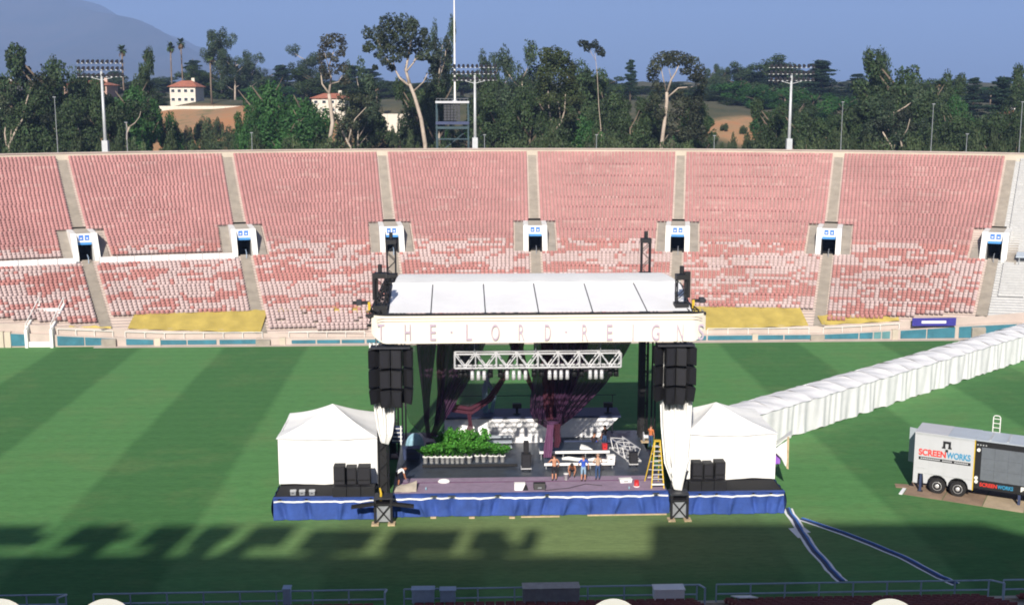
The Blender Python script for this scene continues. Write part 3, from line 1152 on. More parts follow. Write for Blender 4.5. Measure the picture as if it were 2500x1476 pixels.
# white gate at field level on the left
gx0 = fx(98)
gate = thing('field_gate', 'white field-level entrance with sloping side rails at far left', 'gate', FIELD, (gx0, 0, 0))
for sx in (-1, 1):
    MB().prism([(gx0 + sx * 1.15, -0.45, 0), (gx0 + sx * 1.15, -0.45, 1.9), (gx0 + sx * 1.15, 4.2, 3.9), (gx0 + sx * 1.15, 4.2, 0)], (sx * 0.3, 0, 0)).build('side_wall', M['white'], gate)
    MB().tube([(gx0 + sx * 1.3, -0.4, 1.85), (gx0 + sx * 1.3, -0.4, 2.5), (gx0 + sx * 1.3, 4.1, 4.6), (gx0 + sx * 1.3, 4.1, 3.8)], 0.05, 6).build('side_rail', M['white'], gate)
MB().bb(gx0 - 1.13, gx0 + 1.13, 3.0, 3.3, 2.3, 3.6).build('header', M['white'], gate)
MB().bb(gx0 - 1.13, gx0 + 1.13, 3.8, 4.1, 0, 2.9).build('dark_opening', M['shade_black'], gate)  # solid black slab stands for the shade inside the gate
MB().bb(gx0 - 0.85, gx0 - 0.35, 2.3, 2.38, 0.2, 1.9).build('door_leaf', M['white'], gate)
MB().bb(gx0 - 0.72, gx0 - 0.48, 2.26, 2.30, 0.5, 1.7).build('door_glass', M['glass_dark'], gate)
MB().bb(gx0 - 0.05, gx0 + 0.12, 2.3, 2.5, 0.0, 2.0).build('door_post', M['white'], gate)
MB().bb(gx0 - 1.1, gx0 + 1.1, -0.3, -0.15, 0.05, 0.62).build('threshold_board', M['white'], gate)

# purple banner on the right-hand wall
bx0, bx1 = fx(2224, 785), fx(2330, 785)
zb0 = FIELD.pix_y(2270, 795, -0.5).z
ban = thing('wall_banner', 'purple blue banner with a white strip on the right wall', 'banner', FIELD, (bx0, -0.4, 0))
MB().bb(bx0, bx1, -0.5, -0.35, zb0, zb0 + 0.85).build('panel', M['purple_banner'], ban)
MB().bb(bx0 + 1.0, bx1 - 1.1, -0.53, -0.504, zb0 + 0.28, zb0 + 0.55).build('white_strip', M['canvas_grey'], ban)
for x in (bx0 + 0.4, (bx0 + bx1) / 2, bx1 - 0.4):
    MB().bb(x - 0.06, x + 0.06, -0.34, 0.0, zb0 + 0.1, zb0 + 0.25).build('bracket', M['steel'], ban)
# white railed boxes at the foot of the bare benches
for k, u in enumerate((2180, 2350)):
    xa = fx(u, 775)
    z0 = FIELD.pix_y(u, 795, 2.0).z
    cb = thing('white_rail_box', ('white railed platform left of' if k == 0 else 'white railed platform right of') + ' the purple wall banner', 'railing', FIELD, (xa, 2, z0))
    for i in range(5):
        MB().tube([(xa + i * 0.75, 2, z0 - 0.8), (xa + i * 0.75, 2, z0 + 0.75)], 0.035, 6).build('post', M['white'], cb)
    for h in (0.2, 0.72):
        MB().tube([(xa, 2, z0 + h), (xa + 3, 2, z0 + h)], 0.035, 6).build('rail', M['white'], cb)
    MB().bb(xa, xa + 3, 1.9, 3.0, z0 - 0.85, z0 - 0.7).build('platform', M['concrete_light'], cb)

# ================================================================ near stand, below the camera
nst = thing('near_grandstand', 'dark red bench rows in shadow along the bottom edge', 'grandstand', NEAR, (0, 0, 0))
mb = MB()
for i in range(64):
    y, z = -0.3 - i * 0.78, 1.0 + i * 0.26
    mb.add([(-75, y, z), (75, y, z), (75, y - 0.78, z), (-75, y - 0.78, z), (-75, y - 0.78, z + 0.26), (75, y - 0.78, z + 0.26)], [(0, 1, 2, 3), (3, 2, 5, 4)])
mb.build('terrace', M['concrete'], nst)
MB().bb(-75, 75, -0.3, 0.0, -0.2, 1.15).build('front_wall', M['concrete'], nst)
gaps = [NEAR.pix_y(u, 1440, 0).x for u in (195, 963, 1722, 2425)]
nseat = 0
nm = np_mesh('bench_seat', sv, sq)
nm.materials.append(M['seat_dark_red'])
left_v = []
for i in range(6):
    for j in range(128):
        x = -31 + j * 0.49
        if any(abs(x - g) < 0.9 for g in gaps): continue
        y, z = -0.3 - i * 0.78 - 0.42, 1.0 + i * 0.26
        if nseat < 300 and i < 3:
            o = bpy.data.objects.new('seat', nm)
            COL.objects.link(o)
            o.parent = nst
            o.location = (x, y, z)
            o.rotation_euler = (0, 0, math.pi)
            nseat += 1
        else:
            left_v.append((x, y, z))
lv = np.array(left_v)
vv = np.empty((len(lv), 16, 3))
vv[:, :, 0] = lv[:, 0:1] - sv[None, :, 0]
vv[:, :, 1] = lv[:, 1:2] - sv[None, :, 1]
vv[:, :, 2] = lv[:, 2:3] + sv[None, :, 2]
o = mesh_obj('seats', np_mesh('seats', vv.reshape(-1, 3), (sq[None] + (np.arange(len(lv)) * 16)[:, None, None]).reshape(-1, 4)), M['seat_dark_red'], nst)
tag(o, kind='stuff')
# railings on top of the near wall
spans = [(-30, 162), (230, 940), (987, 1700), (1747, 2410), (2445, 2560)]
for k, (ua, ub) in enumerate(spans):
    xa, xb = NEAR.pix_y(ua, 1445, 0).x, NEAR.pix_y(ub, 1435, 0).x
    rt = thing('pipe_railing', 'blue grey pipe railing at the bottom edge, %s from the left' % ORD[k + 1], 'railing', NEAR, (xa, -0.15, 1.15), 'pipe railings of the near stand')
    n = max(2, int((xb - xa) / 1.65))
    for h in (1.55, 2.05):
        MB().tube([(xa, -0.15, h), (xb, -0.15, h)], 0.04, 8).build('rail', M['rail'], rt)
    for i in range(n + 1):
        x = xa + (xb - xa) * i / n
        MB().tube([(x, -0.15, 1.12), (x, -0.15, 2.05)], 0.04, 8).build('post', M['rail'], rt)
    if k < 4:
        MB().tube([(xb, -0.15, 2.05), (xb + 0.1, -0.3, 2.1), (xb + 0.1, -1.6, 2.5), (xb + 0.1, -1.6, 1.5)], 0.05, 8).build('end_rail', M['rail'], rt)


def near_box(name, label, cat, u0, u1, z0, z1, y0, y1, m):
    xa, xb = NEAR.pix_y(u0, 1440, y0).x, NEAR.pix_y(u1, 1440, y0).x
    t_ = thing(name, label, cat, NEAR, ((xa + xb) / 2, (y0 + y1) / 2, z0))
    MB().bb(xa, xb, y0, y1, z0 + 0.35, z1).build('body', M[m], t_, bevel=0.02)
    for x in (xa + 0.08, xb - 0.08):
        for y in (y0 + 0.08, y1 - 0.08):
            MB().tube([(x, y, z0), (x, y, z0 + 0.36)], 0.03, 6).build('leg', M['steel'], t_)
    MB().bb(xa - 0.03, xb + 0.03, y0 - 0.03, y1 + 0.03, z1, z1 + 0.05).build('lid', M[m], t_)


near_box('equipment_case', 'large grey equipment case on the near railing, bottom centre', 'case', 1277, 1415, 1.0, 2.28, -0.95, -0.25, 'steel')
near_box('cabinet', 'small grey cabinet on the near railing below the left tower', 'cabinet', 690, 708, 1.1, 2.35, -0.7, -0.25, 'rail')
near_box('cooler', 'pale blue box on the near railing, left of the grey case', 'box', 1005, 1060, 1.2, 2.2, -0.7, -0.25, 'rail')
near_box('cooler', 'pale blue box beside another box near the bottom centre', 'box', 1074, 1112, 1.2, 2.15, -0.7, -0.25, 'rail')
near_box('folding_table', 'pale folding table on the near railing right of the grey case', 'table', 1598, 1672, 1.2, 2.1, -0.9, -0.25, 'canvas_grey')
xa = NEAR.pix_y(1790, 1445, -1.2).x
tb = thing('white_board', 'white board leaning behind the near railing at the right', 'board', NEAR, (xa, -1.2, 1.5))
MB().prism([(xa, -0.7, 1.65), (xa + 0.95, -0.7, 1.65), (xa + 1.1, -1.75, 2.0), (xa + 0.2, -1.75, 2.0)], (0, 0, 0.05)).build('sheet', M['canvas_grey'], tb)
MB().bb(xa + 0.15, xa + 0.25, -1.5, -1.4, 1.25, 1.9).build('leg', M['steel'], tb)
MB().bb(xa + 0.8, xa + 0.9, -1.5, -1.4, 1.25, 1.9).build('leg', M['steel'], tb)

# globe lamps on posts close below the camera
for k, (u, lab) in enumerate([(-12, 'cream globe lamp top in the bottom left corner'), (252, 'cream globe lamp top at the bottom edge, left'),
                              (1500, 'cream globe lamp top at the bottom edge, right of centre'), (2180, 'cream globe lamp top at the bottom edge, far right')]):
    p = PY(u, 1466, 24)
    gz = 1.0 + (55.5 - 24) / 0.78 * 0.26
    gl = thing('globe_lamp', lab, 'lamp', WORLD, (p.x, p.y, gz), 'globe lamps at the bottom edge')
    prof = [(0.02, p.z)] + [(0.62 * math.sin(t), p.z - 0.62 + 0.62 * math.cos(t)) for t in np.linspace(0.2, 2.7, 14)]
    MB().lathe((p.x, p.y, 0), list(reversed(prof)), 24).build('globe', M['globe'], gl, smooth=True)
    MB().tube([(p.x, p.y, gz - 0.3), (p.x, p.y, p.z - 1.15)], 0.09, 10).build('post', M['steel'], gl)
    MB().lathe((p.x, p.y, 0), [(0.24, p.z - 1.3), (0.3, p.z - 1.1)], 16).build('collar', M['steel'], gl)

# the press box behind the camera (its shadow lies across the near grass)
pb = thing('press_box', 'tall press box building behind the viewpoint, out of frame', 'building', WORLD, (0, -8, 9))
TB0 = PZ(1590, 1285, 0).x + (PZ(1590, 1285, 0).y + 3) * math.tan(SUN_AZ)
TB1 = PZ(2400, 1282, 0).x + (PZ(2400, 1282, 0).y + 3) * math.tan(SUN_AZ)
PBX = (TB0 + 95) / 10
for k in range(10):
    xa_, xb_ = -95 + PBX * k, -95 + PBX * (k + 1)
    MB().bb(xa_ + 0.001, xb_, -15, -3, 8, 40.1 + 0.12 * max(0, 8 - k)).build('main_block', M['beech'], pb)
MB().bb(TB0 + 0.01, TB1, -15, -3, 8, 43.4).build('tower_block', M['beech'], pb)
MB().prism([(TB1 + 0.01, -15, 8), (TB1 + 18, -15, 8), (TB1 + 18, -15, 33.5), (TB1 + 0.01, -15, 43.4)], (0, 12, 0)).build('end_block', M['beech'], pb)
for z in (14, 20, 26, 32, 38):
    MB().bb(-94, TB1 - 1, -2.99, -2.9, z, z + 2.2).build('window', M['glass_dark'], pb)


def bank_x(u, v):
    p = PZ(u, v, 0)
    return p.x + (p.y + 3) * math.tan(SUN_AZ)


rb = random.Random(5)
for ua, ub in [(-260, -120), (-95, 135), (172, 330), (352, 455), (470, 560), (590, 700), (738, 905), (935, 1115), (1140, 1308)]:
    vv_ = 1292 + (ua + 200) * 0.028
    x0, x1 = bank_x(ua, vv_), bank_x(ub, vv_)
    xm = x0 + (x1 - x0) * rb.uniform(0.15, 0.85)
    lift = 0.55 if ua < 700 else 0.1
    MB().bb(xm - 0.5, xm + 0.5, -3.7, -3.3, 40.0, 42.0 + lift).build('light_bank_post', M['dark_steel'], pb)
    MB().beam((xm - 1.1, -3.5, 40.1), (xm, -3.5, 41.8 + lift), 0.3).build('light_bank_strut', M['dark_steel'], pb)
    nl = max(2, int((x1 - x0) / 0.85))
    for k in range(3):
        for j in range(nl):
            if rb.random() < 0.05: continue
            xa_ = x0 + (x1 - x0) * j / nl
            zc = 40.75 + lift + k * 0.72 + rb.uniform(-0.04, 0.04)
            MB().box((xa_ + (x1 - x0) / nl / 2, -3.45, zc + 0.3), ((x1 - x0) / nl * 0.97, 0.25, 0.68)).build('light_bank_lamp', M['dark_steel'], pb)

# ================================================================ things on the rim: light towers, lamp posts, scoreboard, mast
def rim_xy(u, back=3.5):
    th = theta_for(u, R1 + back)
    return bowl(R1 + back, th, 17.45)


def light_tower(u_base, u_top, v_top, label, rows=3, cols=10):
    b = rim_xy(u_base)
    t = thing('floodlight_tower', label, 'floodlight', WORLD, b, 'floodlight towers on the rim')
    top = PY(u_top, v_top, b.y).z
    MB().tube([(b.x, b.y, 17.3), (b.x, b.y, top - 1.4)], [0.25, 0.16], 12).build('pole', M['galv'], t, smooth=True)
    MB().bb(b.x - 0.4, b.x + 0.4, b.y - 0.4, b.y + 0.4, 17.3, 20.0).build('base_cabinet', M['galv'], t)
    W = 6.6
    can = MB()
    can.lathe((0, 0, 0), [(0.06, 0.22), (0.16, 0.16), (0.22, -0.1), (0.235, -0.22)], 10, 0, 'y')
    cme = can.mesh('lamp')
    cme.materials.append(M['dark_steel'])
    for r in range(rows):
        z = top - r * 0.92
        MB().bb(b.x - W / 2, b.x + W / 2, b.y - 0.06, b.y + 0.06, z - 0.36, z - 0.26).build('crossarm', M['galv'], t)
        for c in range(cols):
            x = b.x - W / 2 + 0.3 + c * (W - 0.6) / (cols - 1)
            o = mesh_obj('lamp', cme, M['dark_steel'], t)
            o.location = Vector((x, b.y - 0.25, z)) - BASE[t.name]
            o.rotation_euler = (R(28), 0, 0)
    for sx in (-1, 1):
        MB().beam((b.x, b.y, top - 2.6), (b.x + sx * 1.8, b.y, top - 0.3 - 0.92 * (rows - 1)), 0.07).build('strut', M['galv'], t)
    return t


light_tower(258, 247, 149, 'silver floodlight tower with dark lamps above the far left stand')
light_tower(1160, 1159, 160, 'silver floodlight tower beside the scoreboard frame')
light_tower(1926, 1933, 160, 'silver floodlight tower above the right half of the stand')

for k, (u, v, lab) in enumerate([(142, 238, 'thin tall lamp post left of the first floodlight tower'), (616, 325, 'short thin lamp post above the second left aisle'),
                                 (1183, 330, 'short thin post just right of the central floodlight tower'), (1456, 330, 'short thin lamp post above the centre right wedge'),
                                 (1743, 332, 'short thin lamp post left of the right floodlight tower'), (2052, 250, 'tall thin lamp post above the second right aisle'),
                                 (2272, 255, 'tall thin lamp post above the last seating wedge'), (2358, 328, 'short thin post left of the corner lamp'),
                                 (2487, 250, 'tall lamp post with double head in the right corner'), (312, 300, 'thin pale post right of the first floodlight tower')]):
    b = rim_xy(u, 1.2)
    z = PY(u, v, b.y).z
    t = thing('lamp_post', lab, 'lamp post', WORLD, b, 'thin lamp posts along the rim')
    MB().tube([(b.x, b.y, 17.4), (b.x, b.y, z)], [0.055, 0.035], 8).build('pole', M['steel'], t)
    MB().bb(b.x - 0.2, b.x + 0.2, b.y - 0.12, b.y + 0.12, z, z + 0.1).build('lamp_head', M['steel'], t)

sbx = rim_xy(1103, 3.0)
sc_t = thing('scoreboard_tower', 'open steel frame with dark lattice board on the rim', 'scoreboard', WORLD, sbx)
x0, x1 = PY(1066, 300, sbx.y).x, PY(1143, 300, sbx.y).x


def zz(v): return PY(1103, v, sbx.y).z


for x in (x0, x1):
    for y in (sbx.y, sbx.y + 1.8):
        MB().bb(x - 0.11, x + 0.11, y - 0.11, y + 0.11, 17.4, zz(246)).build('leg', M['dark_teal'], sc_t)
MB().bb(x0 - 0.15, x1 + 0.15, sbx.y - 0.15, sbx.y + 1.95, zz(252), zz(247)).build('roof_slab', M['trailer_white'], sc_t)
MB().bb(x0 - 0.15, x1 + 0.15, sbx.y - 0.15, sbx.y + 1.95, zz(304), zz(297)).build('deck', M['navy'], sc_t)
MB().bb(x0 - 0.15, x1 + 0.15, sbx.y - 0.15, sbx.y + 1.95, zz(315), zz(309)).build('lower_beam', M['dark_teal'], sc_t)
MB().bb(x0 - 0.1, x1 + 0.1, sbx.y - 0.05, sbx.y + 0.05, zz(341), zz(338)).build('cross_rail', M['dark_teal'], sc_t)
xp0, xp1 = PY(1083, 300, sbx.y).x, PY(1124, 300, sbx.y).x
for i in range(5):
    for j in range(6):
        xa = xp0 + (xp1 - xp0) * i / 5
        za = zz(295) + (zz(254) - zz(295)) * j / 6
        MB().bb(xa + 0.04, xa + (xp1 - xp0) / 5 - 0.04, sbx.y + 0.3, sbx.y + 0.5, za + 0.03, za + (zz(254) - zz(295)) / 6 - 0.03).build('board_panel', M['dark_steel'], sc_t)
for i in range(9):
    x = x0 + (x1 - x0) * i / 8
    MB().tube([(x, sbx.y - 0.1, zz(247)), (x, sbx.y - 0.1, zz(241))], 0.025, 6).build('roof_post', M['steel'], sc_t)
MB().tube([(x0, sbx.y - 0.1, zz(241)), (x1, sbx.y - 0.1, zz(241))], 0.025, 6).build('roof_rail', M['steel'], sc_t)
MB().beam((x0, sbx.y + 1.0, 17.5), (x1, sbx.y + 1.0, zz(316)), 0.12).build('brace', M['dark_teal'], sc_t)
mst = thing('flag_mast', 'tall thin white mast rising from the scoreboard frame', 'mast', WORLD, (PY(1110, 246, sbx.y).x, sbx.y + 0.9, zz(247)))
xm = PY(1110, 246, sbx.y).x
MB().tube([(xm, sbx.y + 0.9, zz(247)), (xm, sbx.y + 0.9, 36), (xm, sbx.y + 0.9, 46)], [0.15, 0.11, 0.06], 10).build('pole', M['white'], mst)
MB().lathe((xm, sbx.y + 0.9, 45.9), [(0.04, 0), (0.14, 0.1), (0.14, 0.2), (0.04, 0.3)], 10).build('finial', M['white'], mst)
MB().lathe((xm, sbx.y + 0.9, zz(247)), [(0.35, 0.0), (0.35, 0.12), (0.2, 0.2)], 12).build('base_plate', M['galv'], mst)

# ================================================================ trees
TR = np.random.default_rng(11)


LEAF_K = 0.86


def leaf_arrays(blobs, size, col, rg, flat=0.0, aspect=0.6):
    """blobs: (centre, radii, count, tone)"""
    Vs, Cs = [], []
    for c, rad, n, tone in blobs:
        d = rg.normal(size=(n, 3))
        d /= np.linalg.norm(d, axis=1)[:, None]
        rr = (0.45 + 0.55 * np.sqrt(rg.random(n)))[:, None]
        # ragged edge: lumps in the outline
        lump = 1 + 0.22 * np.sin(d[:, 0:1] * 5 + tone * 40) * np.cos(d[:, 2:3] * 4 + tone * 17)
        p = np.array(c) + d * rr * lump * np.array(rad)
        nrm = d * 0.8 + rg.normal(size=(n, 3)) * 0.55 + np.array((0, 0, 0.35 + flat))
        nrm /= np.linalg.norm(nrm, axis=1)[:, None]
        a = np.cross(nrm, rg.normal(size=(n, 3)))
        a /= np.linalg.norm(a, axis=1)[:, None]
        b = np.cross(nrm, a)
        s = (size * (0.55 + 0.9 * rg.random(n)))[:, None]
        q = np.stack([p - a * s, p - b * s * aspect, p + a * s, p + b * s * aspect], 1)
        Vs.append(q)
        k = (tone * (0.75 + 0.5 * rg.random(n)))[:, None]
        cc = np.array(col)[None] * k * LEAF_K
        cc[:, 0] *= 0.85 + 0.3 * rg.random(n)
        Cs.append(np.repeat(cc[:, None], 4, 1))
    V = np.concatenate(Vs).reshape(-1, 3)
    C = np.concatenate(Cs).reshape(-1, 3)
    return V, np.arange(len(V)).reshape(-1, 4), C


def crown_mesh(name, blobs, size, col, rg, flat=0.0, aspect=0.6):
    V, Q, C = leaf_arrays(blobs, size, col, rg, flat, aspect)
    me = np_mesh(name, V, Q, C)
    me.materials.append(M['leaf'])
    return me


def branchy(mb, base, h, r, rg, n=6, spread=0.35, top=0.75):
    """a tapered trunk with limbs; returns limb ends"""
    ends = []
    lean = Vector((rg.normal() * 0.04, rg.normal() * 0.04, 1))
    pts = [Vector(base) + Vector((lean.x * h * t + 0.02 * h * math.sin(t * 5 + rg.random()), lean.y * h * t, h * t)) for t in (0, 0.2, 0.45, top)]
    mb.tube(pts, [r, r * 0.8, r * 0.55, r * 0.25], 8)
    for k in range(n):
        t = 0.25 + 0.6 * k / n
        o = pts[1].lerp(pts[3], max(0, (t - 0.2) / 0.6))
        a = rg.random() * 6.28
        L = h * spread * (0.6 + 0.6 * rg.random())
        e = o + Vector((math.cos(a) * L, math.sin(a) * L, L * 0.75))
        m_ = o.lerp(e, 0.5) + Vector((0, 0, -0.05 * L))
        mb.tube([o, m_, e], [r * 0.42, r * 0.28, r * 0.1], 6)
        ends.append(e)
    return ends


ARCH = {}


def archetype(kind, idx):
    """unit-size trees (height 10 m), meshes shared by the copies"""
    key = (kind, idx)
    if key in ARCH: return ARCH[key]
    rg = np.random.default_rng(hash(kind) % 1000 if False else sum(map(ord, kind)) * 7 + idx)
    tb = MB()
    if kind == 'broad':
        ends = branchy(tb, (0, 0, 0), 10, 0.35, rg, 8, 0.3)
        blobs = []
        for k in range(15):
            a, rad = rg.random() * 6.28, 2.6 * math.sqrt(rg.random())
            z = 2.2 + 6.2 * rg.random()
            sh = 1.0 - 0.5 * max(0, (z - 5.5) / 4)
            br = 1.0 + 0.8 * rg.random()
            blobs.append(((math.cos(a) * rad * sh, math.sin(a) * rad * sh, z), (br * 1.15, br * 1.15, br), 760, 0.7 + 0.6 * rg.random()))
        for e in ends:
            blobs.append((tuple(e), (1.1, 1.1, 0.9), 460, 0.8 + 0.5 * rg.random()))
        col, size, bark = (0.044, 0.074, 0.028), 0.15, 'bark'
        me = crown_mesh('crown', blobs, size, col, rg)
    elif kind == 'green':
        ends = branchy(tb, (0, 0, 0), 9.5, 0.3, rg, 8, 0.32)
        blobs = []
        for k in range(17):
            a, rad = rg.random() * 6.28, 3.0 * math.sqrt(rg.random())
            z = 1.0 + 7.6 * rg.random() * (1 - 0.10 * rad)
            br = 0.9 + 0.7 * rg.random()
            blobs.append(((math.cos(a) * rad, math.sin(a) * rad, z), (br, br, br * 1.25), 760, 0.75 + 0.6 * rg.random()))
        me = crown_mesh('crown', blobs, 0.145, (0.040, 0.115, 0.028), rg)
        bark = 'bark'
    elif kind == 'gum':
        ends = branchy(tb, (0, 0, 0), 10, 0.22, rg, 9, 0.22, 0.9)
        blobs = []
        for e in ends:
            for j in range(3):
                q = e + Vector((rg.normal() * 0.6, rg.normal() * 0.6, rg.random() * 1.2))
                blobs.append((tuple(q), (0.72, 0.72, 0.9), 280, 0.7 + 0.6 * rg.random()))
        for j in range(9):
            z = 5.5 + 4.3 * rg.random()
            blobs.append(((rg.normal() * 0.9, rg.normal() * 0.9, z), (0.85, 0.85, 0.95), 320, 0.7 + 0.6 * rg.random()))
        me = crown_mesh('crown', blobs, 0.115, (0.054, 0.085, 0.045), rg)
        bark = 'bark_pale'
    elif kind == 'cedar':
        tb.tube([(0, 0, 0), (0.05, 0, 5), (0.0, 0.05, 9.8)], [0.25, 0.14, 0.03], 7)
        blobs = []
        for k in range(13):
            z = 1.6 + 8.2 * k / 13
            reach = 2.5 * (1 - (z / 10.6)) ** 0.8 + 0.25
            for j in range(5):
                a = rg.random() * 6.28
                L = reach * (0.55 + 0.6 * rg.random())
                blobs.append(((math.cos(a) * L * 0.6, math.sin(a) * L * 0.6, z + 0.15 * rg.normal()), (L * 0.5 + 0.2, L * 0.5 + 0.2, 0.26), 190, 0.7 + 0.5 * rg.random()))
                if j < 3:
                    tb.tube([(0, 0, z - 0.1), (math.cos(a) * L, math.sin(a) * L, z + 0.1)], [0.06, 0.02], 5)
        me = crown_mesh('crown', blobs, 0.13, (0.028, 0.058, 0.034), rg, 0.5)
        bark = 'bark'
    elif kind == 'shrub':
        tb.tube([(0, 0, 0), (0.2, 0, 3), (0.1, 0.2, 6)], [0.35, 0.2, 0.08], 6)
        blobs = []
        for k in range(12):
            a, rad = rg.random() * 6.28, 4.0 * math.sqrt(rg.random())
            z = 1.5 + 5.5 * rg.random() * (1 - rad * 0.12)
            br = 1.4 + 1.2 * rg.random()
            blobs.append(((math.cos(a) * rad, math.sin(a) * rad, z), (br, br, br), 480, 0.7 + 0.6 * rg.random()))
        me = crown_mesh('crown', blobs, 0.26, (0.060, 0.088, 0.036), rg)
        bark = 'bark'
    elif kind == 'palm':
        tb.tube([(0, 0, 0), (0.08, 0, 4), (0.02, 0.05, 9.1)], [0.20, 0.15, 0.14], 8)
        V, Q, C = [], [], []
        n0 = 0
        for k in range(46):
            a = rg.random() * 6.28
            el = rg.uniform(-0.9, 1.35)
            L = 0.95 + 0.35 * rg.random()
            prev = None
            dirh = np.array((math.cos(a), math.sin(a), 0))
            side = np.array((-math.sin(a), math.cos(a), 0))
            p = np.array((0.02, 0.05, 9.1))
            e = el
            for s in range(5):
                w = (0.06, 0.16, 0.30, 0.26, 0.05)[s]
                V += [p - side * w, p + side * w]
                tone = (0.75 + 0.5 * rg.random()) * (1 if el > -0.4 else 0.8)
                cc = np.array((0.055, 0.09, 0.035) if el > -0.45 else (0.16, 0.11, 0.06)) * tone
                C += [cc, cc]
                if s:
                    Q.append((n0 + 2 * s - 2, n0 + 2 * s - 1, n0 + 2 * s + 1, n0 + 2 * s))
                p = p + (dirh * math.cos(e) + np.array((0, 0, math.sin(e)))) * L / 4
                e -= 0.28
            n0 += 10
        me = np_mesh('crown', np.array(V), np.array(Q), np.array(C))
        me.materials.append(M['leaf'])
        bark = 'bark'
    tme = tb.mesh('trunk', (0, 0, 0), True)
    tme.materials.append(M[bark])
    ARCH[key] = (tme, me)
    return ARCH[key]


TREES = []


def tree(kind, u, v_top, half_w, y, v_base=None, idx=None, name=None, label=None):
    """a tree whose crown tip stands at pixel (u, v_top) at distance y"""
    tip = PY(u, v_top, y)
    gz = ground_h(tip.x, y) - 0.2
    if v_base is not None:
        gz = PY(u, v_base, y).z
    H = tip.z - gz
    idx = int(TR.integers(0, 3)) if idx is None else idx
    tme, cme = archetype(kind, idx)
    wid = {'broad': 4.2, 'green': 4.0, 'gum': 3.0, 'cedar': 2.6, 'shrub': 6.0, 'palm': 1.3}[kind]
    hh = {'broad': 9.6, 'green': 9.3, 'gum': 10.4, 'cedar': 10.0, 'shrub': 8.0, 'palm': 10.1}[kind]
    sz = H / hh
    sw = (half_w / scale_at(y, tip.z)) / wid if half_w else sz
    nm = {'broad': 'broadleaf_tree', 'green': 'pepper_tree', 'gum': 'eucalyptus_tree', 'cedar': 'cedar_tree', 'shrub': 'shrub', 'palm': 'palm_tree'}[kind]
    o = bpy.data.objects.new(nm, None)
    COL.objects.link(o)
    o.location = (tip.x, y, gz)
    o.rotation_euler = (0, 0, TR.random() * 6.28)
    o.scale = (sw, sw, sz)
    for n_, m_ in (('trunk', tme), ('crown', cme)):
        c = bpy.data.objects.new(n_, m_)
        COL.objects.link(c)
        c.parent = o
    TREES.append((kind, u, o, label))
    return o


